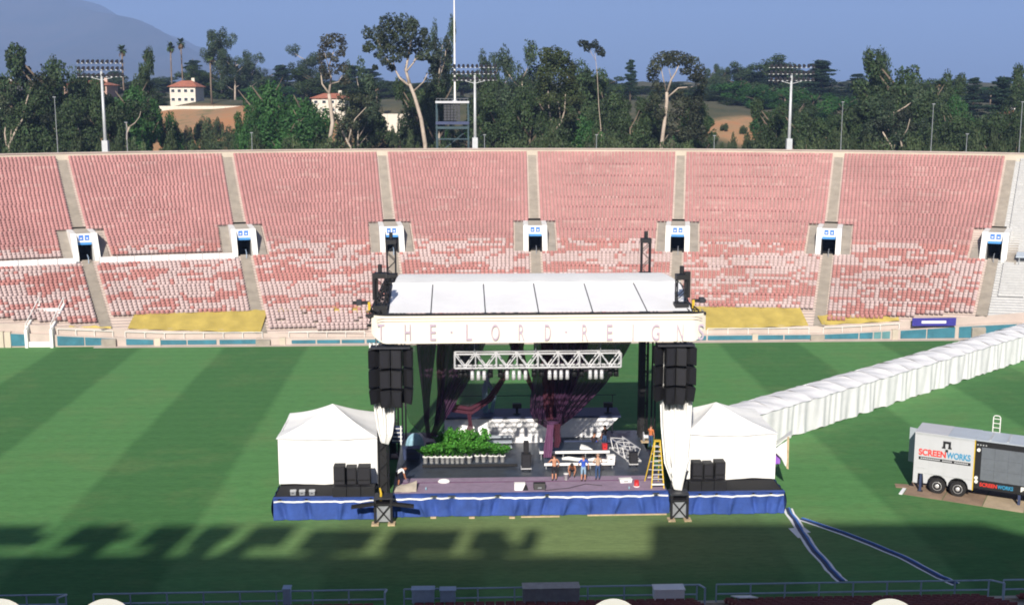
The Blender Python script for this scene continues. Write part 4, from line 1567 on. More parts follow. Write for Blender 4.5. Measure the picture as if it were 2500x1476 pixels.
# near row of trees just outside the rim
for a in [
    ('broad', 20, 172, 75, 215), ('broad', 118, 143, 95, 225), ('broad', 190, 168, 60, 232), ('broad', 70, 235, 80, 205),
    ('green', 322, 178, 78, 214), ('broad', 345, 148, 45, 245), ('broad', 250, 215, 60, 208), ('broad', 175, 255, 70, 203), ('green', 410, 250, 35, 222),
    ('green', 655, 165, 85, 218), ('green', 745, 212, 85, 212), ('green', 600, 240, 40, 214), ('green', 700, 262, 95, 206),
    ('broad', 905, 262, 55, 225), ('gum', 868, 190, 50, 222), ('broad', 1015, 215, 60, 232), ('broad', 1065, 200, 50, 226),
    ('gum', 1083, 92, 30, 236), ('broad', 1195, 188, 62, 240), ('gum', 1210, 150, 40, 246), ('broad', 1215, 255, 70, 206),
    ('gum', 1285, 148, 60, 226), ('broad', 1290, 215, 65, 212), ('broad', 1425, 152, 72, 232), ('green', 1425, 262, 60, 208), ('broad', 1490, 215, 60, 222),
    ('broad', 1360, 240, 60, 206), ('broad', 1540, 262, 60, 208), ('broad', 1590, 240, 50, 226),
    ('broad', 1700, 250, 50, 215), ('green', 1800, 190, 70, 345), ('broad', 1775, 240, 45, 340), ('green', 1860, 205, 75, 335), ('broad', 1895, 262, 65, 214), ('broad', 1965, 275, 60, 208),
    ('green', 1985, 215, 70, 300), ('green', 2060, 232, 80, 290), ('broad', 1900, 145, 70, 380), ('cedar', 2005, 143, 62, 360), ('cedar', 2095, 178, 45, 400),
    ('broad', 2145, 135, 48, 235), ('broad', 2210, 155, 95, 228), ('broad', 2160, 205, 90, 214), ('gum', 2190, 240, 70, 206), ('broad', 2262, 200, 55, 232),
    ('broad', 2310, 205, 55, 250), ('green', 2345, 215, 45, 240), ('cedar', 2380, 186, 40, 290), ('cedar', 2452, 182, 58, 280), ('broad', 2498, 185, 55, 232),
    ('broad', 2440, 270, 60, 214), ('broad', 2330, 275, 70, 208), ('broad', 2060, 285, 70, 210), ('broad', 2500, 265, 50, 206),
    # behind
    ('cedar', 470, 142, 45, 420), ('broad', 480, 168, 50, 370), ('gum', 536, 86, 42, 350), ('gum', 570, 135, 40, 345), ('broad', 555, 185, 55, 350), ('gum', 610, 148, 35, 400),
    ('cedar', 690, 155, 50, 400), ('gum', 745, 130, 45, 390), ('broad', 770, 175, 60, 330), ('cedar', 860, 155, 45, 400), ('cedar', 905, 165, 50, 420), ('broad', 930, 195, 70, 400),
    ('broad', 1000, 205, 80, 380), ('broad', 1130, 180, 70, 420), ('cedar', 1540, 140, 24, 330), ('broad', 1530, 205, 45, 380), ('broad', 1480, 190, 60, 400),
    ('broad', 1735, 165, 25, 420), ('broad', 1765, 168, 25, 430), ('broad', 1810, 160, 45, 430), ('cedar', 1850, 172, 60, 410), ('broad', 2090, 215, 90, 420), ('broad', 2300, 195, 70, 420),
    ('broad', 400, 190, 60, 430), ('broad', 330, 200, 60, 420), ('broad', 240, 180, 70, 420), ('broad', 640, 175, 60, 430), ('broad', 1250, 195, 80, 400), ('broad', 1640, 215, 80, 380),
    ('broad', 830, 200, 60, 360), ('broad', 1950, 190, 80, 430), ('broad', 2420, 220, 80, 400), ('broad', 60, 200, 90, 400), ('broad', 1700, 215, 60, 400),
    ('palm', 297, 108, 17, 330), ('palm', 357, 122, 16, 330), ('palm', 415, 100, 15, 345), ('palm', 440, 90, 15, 350), ('palm', 512, 126, 17, 318), ('palm', 919, 203, 13, 300),
    ('palm', 2292, 195, 22, 300), ('palm', 2420, 210, 15, 320),
]:
    tree(*a)
# the wooded hill behind: further trees filling up to the skyline
SKY = [(0, 190), (120, 180), (300, 190), (420, 195), (480, 180), (620, 190), (700, 195), (800, 190), (900, 205), (1000, 215), (1120, 205), (1250, 200), (1400, 195), (1500, 205), (1600, 225),
       (1700, 190), (1760, 185), (1850, 180), (1950, 175), (2050, 200), (2120, 205), (2300, 205), (2400, 215), (2500, 205)]


def skyline(u):
    for (a_, va), (b_, vb) in zip(SKY, SKY[1:]):
        if a_ <= u <= b_: return va + (vb - va) * (u - a_) / (b_ - a_)
    return 200


for lay, (y, dv, step, hw) in enumerate([(480, 4, 60, 50), (395, 22, 66, 55), (335, 48, 70, 60), (262, 78, 84, 62)]):
    u = -330 + lay * 17
    while u < 2880:
        uu = u + TR.uniform(-15, 15)
        clear = (385 < uu < 610 or 880 < uu < 1000 or 1735 < uu < 1865 or 150 < uu < 270 or 760 < uu < 850) if lay >= 2 else (390 < uu < 490)
        if not clear:
            kd = ('broad', 'broad', 'green', 'gum', 'cedar')[int(TR.integers(0, 5))] if lay < 2 else ('broad', 'broad', 'green')[int(TR.integers(0, 3))]
            tree(kd, uu, skyline(uu) + dv + TR.uniform(-12, 14), hw * TR.uniform(0.75, 1.2), y + TR.uniform(-18, 18))
        u += step * TR.uniform(0.8, 1.2)
# scrub along the foot of the hill and just behind the rim
for u in range(-280, 2840, 52):
    if 905 < u < 985 or 1745 < u < 1845: continue
    if 430 < u < 590 and TR.random() < 0.6: continue
    tree('shrub', u + TR.uniform(-18, 18), TR.uniform(292, 330), TR.uniform(32, 55), TR.uniform(192, 206))
for u, v, w, y in [(495, 268, 32, 268), (560, 300, 28, 262), (455, 325, 55, 235), (520, 332, 45, 222), (600, 295, 30, 255), (420, 300, 30, 250), (1755, 330, 25, 236), (1830, 318, 30, 232),
                   (940, 325, 30, 230), (1790, 322, 16, 236), (1770, 300, 14, 270), (1815, 305, 12, 268), (455, 292, 22, 262), (530, 285, 18, 280), (575, 325, 22, 232), (1300, 300, 45, 200), (2010, 300, 40, 240), (880, 300, 30, 236), (960, 300, 16, 270)]:
    tree('shrub', u, v, w, y)

# prominent gum trees with pale forked trunks, each drawn limb by limb
def hero(name, label, y, limbs, blobs, col, size=0.34, per=150, depth=2.0, seed=1):
    rg = np.random.default_rng(seed)
    s = scale_at(y, 30)
    u0, v0 = limbs[0][0][0]
    b = PY(u0, v0, y)
    b.z = ground_h(b.x, y)
    t = thing(name, label, 'tree', WORLD, b)
    tb = MB()
    for i, (pts, r0, r1) in enumerate(limbs):
        oy = 0 if i == 0 else rg.uniform(-1, 1)
        P = [PY(u, v, y) + Vector((0, oy * j / max(1, len(pts) - 1) * 1.6, 0)) for j, (u, v) in enumerate(pts)]
        if i == 0:
            P = [b] + P[:]
            P[1] = PY(*pts[0], y)
        rad = [0.78 * (r0 + (r1 - r0) * j / (len(P) - 1)) for j in range(len(P))]
        tb.tube(P, rad, 9)
    tb.build('trunk', M['bark_pale'], t, smooth=True)
    bl = []
    for (u, v, ru, rv) in blobs:
        c = PY(u, v, y) + Vector((0, rg.normal() * depth * 0.6, 0))
        bl.append((tuple(c - BASE[t.name]), (ru / s * 1.14, max(ru, rv) / s, rv / s * 1.14), int(per * 2.1 * (ru * rv / 400.0 + 0.35)), 0.65 + 0.65 * rg.random()))
    me = crown_mesh('crown', bl, size * 0.66, tuple(x * 0.92 for x in col), rg)
    mesh_obj('crown', me, M['leaf'], t)
    return t


GUM = (0.062, 0.085, 0.048)
hero('eucalyptus_tree', 'tallest eucalyptus with leaning pale trunk left of the scoreboard', 203,
     [([(1038, 352), (1028, 290), (1012, 235), (1000, 205)], 0.50, 0.34), ([(1000, 205), (990, 170), (1000, 120), (1005, 80)], 0.38, 0.1),
      ([(1000, 210), (975, 190), (962, 165), (958, 110)], 0.3, 0.08), ([(992, 175), (1012, 150), (1015, 125)], 0.22, 0.06), ([(1008, 225), (1035, 200), (1045, 180)], 0.2, 0.06),
      ([(965, 170), (940, 140), (920, 95)], 0.2, 0.05), ([(1010, 150), (1040, 125)], 0.15, 0.04)],
     [(945, 58, 17, 20), (965, 62, 18, 24), (990, 60, 26, 24), (1005, 80, 20, 20), (1000, 100, 22, 14), (915, 80, 18, 18), (900, 82, 12, 14), (930, 100, 20, 16), (945, 90, 22, 18), (970, 92, 18, 18),
      (935, 120, 16, 12), (955, 120, 18, 14), (980, 115, 16, 12), (905, 115, 14, 12), (892, 118, 8, 8), (1020, 118, 16, 14), (1035, 95, 14, 20), (1045, 112, 12, 14), (1040, 135, 14, 12),
      (970, 140, 14, 12), (945, 150, 14, 10), (955, 165, 10, 8), (925, 135, 12, 8), (1032, 75, 9, 10), (1050, 145, 10, 8), (918, 165, 7, 6), (990, 130, 12, 10), (1025, 140, 10, 8), (1010, 60, 15, 14)],
     GUM, 0.30, 150, 3.0, 21)
hero('eucalyptus_tree', 'slender upright gum behind the tallest eucalyptus, next to the mast', 226,
     [([(1072, 340), (1070, 250), (1072, 180), (1080, 110)], 0.4, 0.08), ([(1070, 200), (1086, 150), (1090, 110)], 0.16, 0.04)],
     [(1066, 110, 10, 16), (1090, 105, 8, 16), (1072, 135, 14, 16), (1092, 135, 8, 18), (1060, 150, 12, 14), (1075, 165, 14, 14), (1055, 175, 12, 12), (1072, 195, 18, 16), (1050, 205, 16, 14)],
     (0.05, 0.07, 0.045), 0.3, 150, 2.0, 22)
hero('eucalyptus_tree', 'tall pale gum with open crown right of the bright green pepper trees', 207,
     [([(803, 355), (812, 300), (806, 250), (803, 230)], 0.50, 0.36), ([(803, 232), (808, 190), (801, 165), (815, 120)], 0.3, 0.07), ([(803, 228), (786, 205), (782, 170), (790, 120)], 0.24, 0.05),
      ([(808, 205), (828, 200), (838, 185)], 0.16, 0.05), ([(803, 165), (795, 130)], 0.12, 0.04)],
     [(800, 95, 18, 12), (820, 92, 18, 11), (835, 108, 10, 16), (790, 112, 12, 12), (808, 110, 16, 8), (832, 130, 12, 8), (785, 140, 9, 14), (800, 135, 12, 8), (818, 145, 10, 7), (790, 165, 10, 14),
      (820, 170, 16, 12), (835, 165, 12, 12), (842, 195, 14, 12), (800, 185, 10, 10)],
     (0.075, 0.075, 0.05), 0.28, 130, 2.0, 23)
hero('eucalyptus_tree', 'airy gum with a V-shaped pale trunk beside the orange slope', 209,
     [([(855, 358), (835, 320), (822, 290)], 0.34, 0.14), ([(850, 350), (858, 315), (868, 290), (895, 262)], 0.22, 0.06), ([(828, 305), (818, 270), (822, 240)], 0.14, 0.05)],
     [(845, 235, 18, 14), (870, 240, 18, 12), (890, 250, 14, 12), (835, 260, 14, 12), (860, 270, 16, 12), (850, 290, 16, 10), (880, 280, 14, 10), (825, 285, 12, 10), (870, 305, 14, 10), (905, 240, 8, 8), (835, 310, 12, 8)],
     (0.07, 0.085, 0.045), 0.28, 130, 2.0, 24)
hero('eucalyptus_tree', 'broad round gum with bright white forked trunk right of centre', 205,
     [([(1615, 356), (1622, 300), (1628, 250), (1628, 225)], 0.46, 0.34), ([(1628, 228), (1638, 195), (1648, 178), (1655, 160)], 0.28, 0.08), ([(1628, 240), (1655, 215), (1690, 212), (1705, 205)], 0.2, 0.05),
      ([(1626, 222), (1618, 190), (1612, 165)], 0.18, 0.05), ([(1640, 195), (1632, 168)], 0.14, 0.04), ([(1618, 350), (1632, 325), (1655, 318)], 0.14, 0.05), ([(1622, 270), (1606, 255)], 0.12, 0.05)],
     [(1625, 140, 26, 14), (1655, 135, 26, 12), (1600, 160, 18, 18), (1690, 155, 22, 16), (1675, 145, 20, 12), (1595, 185, 14, 16), (1705, 178, 16, 18), (1640, 155, 24, 10), (1605, 210, 14, 14),
      (1712, 205, 14, 18), (1690, 190, 18, 10), (1670, 175, 14, 8), (1600, 240, 16, 14), (1660, 250, 22, 16), (1695, 250, 22, 20), (1710, 235, 14, 16), (1660, 285, 26, 18), (1695, 290, 24, 20), (1610, 275, 16, 16),
      (1675, 325, 30, 18), (1640, 320, 14, 12), (1712, 325, 20, 18), (1660, 225, 14, 8), (1590, 262, 10, 12)],
     (0.052, 0.062, 0.035), 0.30, 150, 3.0, 25)
hero('eucalyptus_tree', 'large dense gum with pale Y-shaped lower trunk left of the white gum', 204,
     [([(1352, 358), (1352, 335), (1350, 318)], 0.42, 0.36), ([(1350, 320), (1344, 290), (1340, 260), (1338, 220)], 0.28, 0.08), ([(1352, 322), (1370, 300), (1378, 270), (1380, 230)], 0.26, 0.07),
      ([(1368, 304), (1366, 270), (1360, 240)], 0.12, 0.04)],
     [(1332, 135, 16, 20), (1352, 130, 18, 16), (1375, 140, 18, 16), (1340, 160, 24, 18), (1375, 165, 24, 18), (1395, 165, 14, 16), (1325, 180, 16, 16), (1355, 185, 24, 16), (1390, 190, 20, 16), (1335, 210, 22, 16),
      (1370, 215, 24, 16), (1400, 215, 18, 16), (1345, 240, 22, 14), (1385, 240, 22, 14), (1410, 240, 16, 14), (1330, 245, 14, 14), (1370, 262, 22, 12), (1400, 265, 18, 12), (1345, 268, 16, 10), (1390, 285, 14, 10)],
     (0.062, 0.085, 0.030), 0.32, 150, 3.0, 26)
hero('eucalyptus_tree', 'very tall thin gum whose crown tuft floats above the treeline', 216,
     [([(1470, 350), (1462, 260), (1458, 180), (1452, 125)], 0.12, 0.04), ([(1455, 150), (1440, 122), (1425, 112)], 0.06, 0.03), ([(1453, 130), (1462, 122)], 0.05, 0.03)],
     [(1422, 106, 11, 8), (1434, 116, 10, 10), (1444, 112, 6, 5), (1452, 108, 7, 10), (1462, 122, 9, 10), (1470, 130, 6, 8), (1430, 104, 8, 5)],
     (0.032, 0.045, 0.035), 0.26, 190, 1.0, 27)
hero('eucalyptus_tree', 'bare pale leaning forked gum at the far left edge', 201,
     [([(22, 356), (38, 320), (56, 290), (64, 250), (75, 215), (92, 192)], 0.3, 0.06), ([(16, 356), (8, 325), (10, 285)], 0.2, 0.08), ([(26, 345), (24, 310), (30, 280)], 0.14, 0.05)],
     [(100, 188, 18, 12), (80, 205, 14, 10), (5, 250, 18, 14), (20, 272, 14, 10), (118, 200, 12, 10)],
     (0.045, 0.06, 0.03), 0.3, 130, 2.0, 28)
hero('eucalyptus_tree', 'low gum with a kinked white trunk right of the left floodlight tower', 203,
     [([(310, 356), (310, 325), (316, 310)], 0.22, 0.18), ([(316, 310), (332, 300), (345, 285), (350, 272)], 0.15, 0.05), ([(312, 318), (308, 298)], 0.1, 0.04)],
     [(350, 262, 18, 14), (330, 275, 16, 12), (300, 280, 18, 14), (365, 285, 14, 12), (320, 255, 18, 12)],
     (0.045, 0.07, 0.03), 0.3, 130, 2.0, 29)
hero('eucalyptus_tree', 'two pale slanting trunks between the left lamp post and floodlight tower', 203,
     [([(188, 356), (190, 325), (182, 300)], 0.2, 0.1), ([(200, 356), (196, 320), (186, 290)], 0.18, 0.08), ([(142, 356), (140, 325), (125, 300)], 0.16, 0.06)],
     [(180, 285, 20, 14), (150, 290, 18, 12), (120, 290, 16, 12), (205, 290, 14, 12)],
     (0.04, 0.055, 0.03), 0.3, 130, 2.0, 30)
hero('eucalyptus_tree', 'dark gum with slanting pale stems below the big right-hand trees', 203,
     [([(2178, 358), (2165, 340), (2155, 322)], 0.24, 0.14), ([(2202, 358), (2200, 335), (2185, 318)], 0.2, 0.08), ([(2200, 340), (2212, 315), (2215, 290)], 0.14, 0.05)],
     [(2150, 300, 20, 14), (2180, 300, 20, 14), (2215, 280, 18, 14), (2235, 310, 14, 12), (2130, 320, 14, 12)],
     (0.045, 0.058, 0.035), 0.3, 130, 2.0, 31)

KINDLAB = {'broad': ('dark green broadleaf tree', 'broadleaf trees behind the stand'), 'green': ('bright green pepper tree', 'pepper trees behind the stand'),
           'gum': ('grey green gum tree', 'gum trees behind the stand'), 'cedar': ('blue green cedar', 'cedars behind the stand'),
           'shrub': ('scrub bush', 'scrub bushes behind the rim'), 'palm': ('fan palm', 'palms behind the stand')}


ZONES = [(170, 'at the far left'), (400, 'left of the pale house'), (590, 'by the pale house'),
         (780, 'left of the tall gums'), (1050, 'by the tallest eucalyptus'), (1250, 'by the scoreboard frame'), (1560, 'left of the white-trunked gum'),
         (1760, 'by the white-trunked gum'), (2000, 'by the right lights'), (2260, 'right of the right lights'), (9999, 'towards the right edge')]
by_zone = {}
for (k_, u, o, lab) in sorted(TREES, key=lambda t: t[1]):
    zone = next(zn for lim, zn in ZONES if u < lim)
    far = o.location.y > 300
    by_zone.setdefault((k_, far, zone), []).append(o)
for (k_, far, zone), lst in by_zone.items():
    for i, o in enumerate(lst):
        nm_ = KINDLAB[k_][0]
        pre = ('far ' if far else 'near ') + nm_
        lab = '%s %s' % (pre, zone) + (', %s there' % ORD[i + 1] if len(lst) > 1 else '')
        tag(o, lab, 'shrub' if k_ == 'shrub' else 'tree', KINDLAB[k_][1])

# ================================================================ houses on the hill
def house(label, u0, u1, v_eave, v_base, v_ridge, y, wallm, depth=9, windows=3, floors=2, rz=0.0):
    a, b = PY(u0, v_base, y), PY(u1, v_base, y)
    ze, zr = PY(u0, v_eave, y).z, PY(u0, v_ridge, y + depth / 2).z
    z0 = a.z
    t = thing('house', label, 'house', WORLD, ((a.x + b.x) / 2, y, z0))
    MB().bb(a.x, b.x, y, y + depth, z0 - 3, ze).build('wall', M[wallm], t)
    ov = 0.6
    rf = MB()
    e = [(a.x - ov, y - ov, ze), (b.x + ov, y - ov, ze), (b.x + ov, y + depth + ov, ze), (a.x - ov, y + depth + ov, ze)]
    inset = min(depth, b.x - a.x) * 0.28
    r0, r1 = (a.x + inset, y + depth / 2, zr), (b.x - inset, y + depth / 2, zr)
    rf.add(e + [r0, r1], [(0, 1, 5, 4), (2, 3, 4, 5), (1, 2, 5), (3, 0, 4), (3, 2, 1, 0)])
    rf.build('roof', M['tile'], t)
    fh = (ze - z0) / floors
    for f in range(floors):
        for i in range(windows):
            x = a.x + (b.x - a.x) * (i + 0.5) / windows
            w = MB().bb(x - 0.55, x + 0.55, y - 0.08, y + 0.05, z0 + f * fh + 0.32 * fh, z0 + f * fh + 0.75 * fh).build('window', M['white'], t)
            g = MB().bb(x - 0.45, x + 0.45, y - 0.11, y - 0.082, z0 + f * fh + 0.36 * fh, z0 + f * fh + 0.71 * fh).mesh('pane', BASE[t.name])
            g.materials.append(M['glass_dark'])
            go = bpy.data.objects.new('pane', g)
            COL.objects.link(go)
            go.parent = w
    MB().bb(b.x - 2.2, b.x - 1.4, y + depth * 0.55, y + depth * 0.55 + 0.8, ze, zr + 0.7).build('chimney', M[wallm], t)
    return t


house('pale two-storey house with red tile roof on the left hill', 416, 478, 212, 254, 197, 322, 'stucco', windows=4)
house('pink house with red tile roof behind the left floodlight tower', 158, 262, 208, 245, 197, 318, 'stucco_pink', windows=5)
house('white house half hidden by the tall pale gum', 762, 842, 240, 278, 228, 300, 'stucco', windows=4)
house('small white house glimpsed among trees at the far right', 2300, 2328, 262, 285, 256, 270, 'white', windows=2, floors=1, depth=6)
house('white house corner showing at the right edge of the treeline', 2470, 2510, 278, 300, 270, 262, 'white', windows=2, floors=1, depth=6)
house('small white house at the left edge among dark trees', -10, 30, 205, 235, 198, 280, 'white', windows=2, floors=1, depth=6)

rw = thing('retaining_wall', 'long pale retaining wall on the hill below the two-storey house', 'wall', WORLD, PY(490, 275, 312))
a, b = PY(380, 275, 312), PY(608, 275, 312)
for i in range(8):
    xa, xb = a.x + (b.x - a.x) * i / 8, a.x + (b.x - a.x) * (i + 0.985) / 8
    MB().bb(xa, xb, 312, 312.4, a.z - 3, PY(490, 259, 312).z).build('panel', M['stucco'], rw)
rw = thing('retaining_wall', 'white wall above the orange slope left of the tallest eucalyptus', 'wall', WORLD, PY(940, 303, 285))
a, b = PY(893, 303, 285), PY(1000, 303, 285)
for i in range(4):
    xa, xb = a.x + (b.x - a.x) * i / 4, a.x + (b.x - a.x) * (i + 0.98) / 4
    MB().bb(xa, xb, 285, 285.4, a.z - 4, PY(940, 278, 285).z).build('panel', M['stucco'], rw)

# ================================================================ THE STAGE
DECK = 1.35
sd = thing('stage_deck', 'black stage floor with a mauve carpet along its front', 'stage', STAGE, (0, 0.3, 0))
MB().bb(-8.7, 8.7, 0.35, 14.6, 1.15, DECK).build('floor', M['stage_black'], sd)
MB().bb(-8.55, 8.6, 0.38, 3.75, DECK + 0.004, DECK + 0.02).build('carpet', M['stage_purple'], sd)
MB().bb(-8.5, 8.55, 2.75, 2.87, DECK + 0.024, DECK + 0.03).build('tape_line', M['drape_tail'], sd)
for x in (-8, -4, 0, 4, 8):
    for y in (1, 5, 9, 13.8):
        MB().bb(x - 0.06, x + 0.06, y - 0.06, y + 0.06, 0.0, 1.15).build('leg', M['steel'], sd)
for sx, lab in ((-1, 'left'), (1, 'right')):
    wd = thing('wing_deck', 'black side deck under the %s white tent' % lab, 'stage', STAGE, (sx * 12.9, 0.3, 0))
    xa, xb = sorted((sx * 9.75, sx * 15.95))
    MB().bb(xa, xb, 0.1, 9.4, 1.2, DECK).build('floor', M['black_fabric'], wd)
    for x in (xa + 0.2, xb - 0.2):
        for y in (0.4, 4.5, 9.2):
            MB().bb(x - 0.06, x + 0.06, y - 0.06, y + 0.06, 0.0, 1.2).build('leg', M['steel'], wd)


def skirt(label, xa, xb, y, seed):
    rg = random.Random(seed)
    pins = []
    x = xa + rg.uniform(0.5, 1.2)
    while x < xb:
        pins.append((x, rg.uniform(0.35, 0.9), rg.uniform(-0.5, 0.5)))
        x += rg.uniform(0.7, 1.9)
    t = thing('blue_skirt', label, 'skirt', STAGE, ((xa + xb) / 2, y, 0.02), 'blue skirts along the stage front')

    def fn(a, b):
        x = xa + (xb - xa) * a
        z = 0.04 + (DECK + 0.05 - 0.04) * b
        d = 0.03 * math.sin(x * 4.1 + seed) * (1 - b) + 0.015 * math.sin(x * 11 + z * 3)
        for px, w, tw in pins:
            q = (x - px - tw * (b - 0.2)) / (0.10 + 0.30 * b * w)
            d += 0.26 * math.exp(-q * q) * (0.4 + 0.6 * math.sin(math.pi * min(1, b * 1.15))) * (1 if int(px * 10) % 2 else -1)
        d -= 0.10 * (1 - b) ** 2
        return (x, y + d, z)
    MB().grid(fn, int((xb - xa) * 14), 12).build('cloth', M['blue_skirt'], t, smooth=True)

    def rib(a, b):
        q = fn(0.006 + 0.988 * a, 0.80 + 0.075 * b)
        return (q[0], q[1] - 0.022, q[2])
    MB().grid(rib, int((xb - xa) * 14), 2).build('white_ribbon', M['canvas'], t, smooth=True)
    MB().bb(xa, xb, y - 0.05, y + 0.25, DECK + 0.05, DECK + 0.09).build('top_hem', M['blue_skirt'], t)
    return t


skirt('long blue pleated skirt along the middle of the stage front', -8.75, 8.75, 0.28, 3)
sk = skirt('blue skirt with white ribbon below the left tent', -16.0, -9.55, 0.0, 8)
skirt('blue skirt with white ribbon below the right tent', 9.5, 16.0, 0.0, 11)
for sx in (-1, 1):
    MB().grid(lambda a, b: (sx * (16.0 + 0.14 * math.sin(b * 3.1) + 0.04 * math.sin(a * 20)), 0.02 + 3.2 * a, 0.04 + 1.36 * b), 20, 8).build(
        'blue_side', M['blue_skirt'], bpy.data.objects['blue_skirt.001' if sx < 0 else 'blue_skirt.002'], smooth=True)

# timber strips and blocks lying on the grass in front
for k, (ua, ub, v, lab) in enumerate([(1272, 1366, 1261, 'short pale timber strip on the grass before the stage'), (1434, 1628, 1257, 'long pale timber strip on the grass before the stage')]):
    a_, b_ = STAGE.pix_z(ua, v, 0.03), STAGE.pix_z(ub, v - 1, 0.03)
    tb_ = MB().bb(a_.x, b_.x, a_.y - 0.05, a_.y + 0.06, 0.006, 0.07).build('timber_strip', M['wood'], None, STAGE, (a_.x, a_.y, 0.0))
    tag(tb_, lab, 'timber', 'timber strips before the stage')
for k, u in enumerate((1058, 1152, 1250)):
    a_ = STAGE.pix_z(u, 1263, 0.03)
    tb_ = MB().bb(a_.x - 0.18, a_.x + 0.18, a_.y - 0.1, a_.y + 0.1, 0.004, 0.09).build('wood_block', M['wood'], None, STAGE, (a_.x, a_.y, 0.0), bevel=0.012)
    tag(tb_, '%s small wood block under the blue skirt, counted from the left' % ORD[k + 1], 'block', 'wood blocks under the skirt')

# ---- roof towers


def tower(label, x, y, h, front):
    t = thing('roof_tower', label, 'truss tower', STAGE, (x, y, 0), 'four towers of the stage roof')
    w = 0.30
    for sx in (-1, 1):
        for sy in (-1, 1):
            MB().tube([(x + sx * w, y + sy * w, 0.1), (x + sx * w, y + sy * w, h)], 0.05, 6).build('chord', M['black'], t)
    br = MB()
    n = int(h / 0.6)
    for i in range(n):
        z0, z1 = 0.2 + (h - 0.3) * i / n, 0.2 + (h - 0.3) * (i + 1) / n
        s = 1 if i % 2 else -1
        for sy in (-1, 1):
            br.beam((x - s * w, y + sy * w, z0), (x + s * w, y + sy * w, z1), 0.045)
            br.beam((x + sy * w, y - s * w, z0), (x + sy * w, y + s * w, z1), 0.045)
    o = br.build('lattice', M['black'], t)
    tag(o, kind='stuff')
    MB().bb(x - 0.36, x + 0.36, y - 0.36, y + 0.36, h - 0.05, h + 0.25).build('head_block', M['black'], t)
    MB().tube([(x, y, h + 0.3), (x, y, h + 0.75)], 0.14, 8).build('pulley', M['black'], t)
    # sleeve block that carries the roof corner
    MB().bb(x - 0.42, x + 0.42, y - 0.42, y + 0.42, 12.3, 13.5).build('sleeve_block', M['black'], t)
    if front:
        # open box base on the grass with cross braces
        yb = y - 1.1
        for sx in (-1, 1):
            MB().bb(x + sx * 0.5 - 0.07, x + sx * 0.5 + 0.07, yb - 0.12, yb + 0.02, 0.1, 1.62).build('base_post', M['black'], t)
            MB().bb(x + sx * 0.5 - 0.22, x + sx * 0.5 + 0.22, yb - 0.35, yb + 0.25, 0.0, 0.1).build('foot', M['wood'], t)
        MB().bb(x - 0.42, x + 0.42, yb + 0.05, yb + 0.1, 0.14, 1.25).build('base_panel', M['steel'], t)
        MB().bb(x - 0.57, x + 0.57, yb - 0.14, yb + 0.6, 1.25, 1.35).build('base_shelf', M['black'], t)
        MB().bb(x - 0.57, x + 0.57, yb - 0.14, yb + 0.9, 1.62, 1.72).build('base_top', M['dark_steel'], t)
        for s in (-1, 1):
            MB().beam((x - s * 0.45, yb - 0.05, 0.15), (x + s * 0.45, yb - 0.05, 1.25), 0.07).build('cross_brace', M['black'], t)
    else:
        MB().bb(x - 0.7, x + 0.7, y - 0.7, y + 0.7, 0.0, 0.12).build('foot', M['dark_steel'], t)
        MB().bb(x - 0.28, x + 0.12, y - 0.25, y + 0.2, 0.3, 12.2).build('cable_bundle', M['black'], t)
        for dx in (0.62, 0.86):
            MB().tube([(x + dx, y - 0.2, 1.4), (x + dx, y - 0.2, 12.3)], 0.07, 6).build('hanging_cable', M['black'], t)
    return t


tl = tower('front left black lattice tower of the stage', -9.15, 0.15, 15.2, True)
tower('front right black lattice tower of the stage', 9.15, 0.15, 15.0, True)
tower('rear left black lattice tower rising above the roof', -9.25, 13.0, 15.7, False)
rt_ = STAGE.pix_y(1576, 640, 13.0)
tower('rear right black lattice tower rising above the roof', rt_.x, 13.0, 15.7, False)
MB().bb(-9.42, -8.95, -0.05, 0.3, 1.5, 4.9).build('cable_bundle', M['black'], tl)
# outrigger arms of the left base
for sx in (-1, 1):
    MB().prism([(-9.15 + sx * 0.5, -0.95, 1.30), (-9.15 + sx * 1.9, -1.25, 1.22), (-9.15 + sx * 1.9, -1.6, 1.22), (-9.15 + sx * 0.5, -1.3, 1.30)], (0, 0, 0.16)).build('outrigger', M['black'], tl)
# hoists and brackets on the roof corners
for k, (x, y, z, lab) in enumerate([(-9.9, 0.8, 13.4, 'black hoist bracket sticking out at the left roof corner'), (9.95, 0.8, 13.4, 'black hoist bracket sticking out at the right roof corner')]):
    t = thing('hoist_bracket', lab, 'bracket', STAGE, (x, y, z), 'hoist brackets at the roof corners')
    sx = -1 if x < 0 else 1
    MB().bb(min(x, x + sx * 1.0), max(x, x + sx * 0.85), y - 0.12, y + 0.12, z + 0.02, z + 0.2).build('arm', M['black'], t)
    MB().bb(x + sx * 0.6 - 0.15, x + sx * 0.6 + 0.15, y - 0.2, y + 0.2, z - 0.02, z + 0.3).build('motor', M['dark_steel'], t)
    MB().bb(x - 0.05, x + 0.1, y - 0.32, y - 0.22, z - 0.3, z + 0.2).build('strap', M['yellow'], t)
    # stack of cases and cable by the tower head
    MB().bb(x - sx * 0.45 - 0.17, x - sx * 0.45 + 0.17, y - 0.8, y - 0.45, z + 0.42, z + 2.0).build('cable_bundle', M['black'], t)

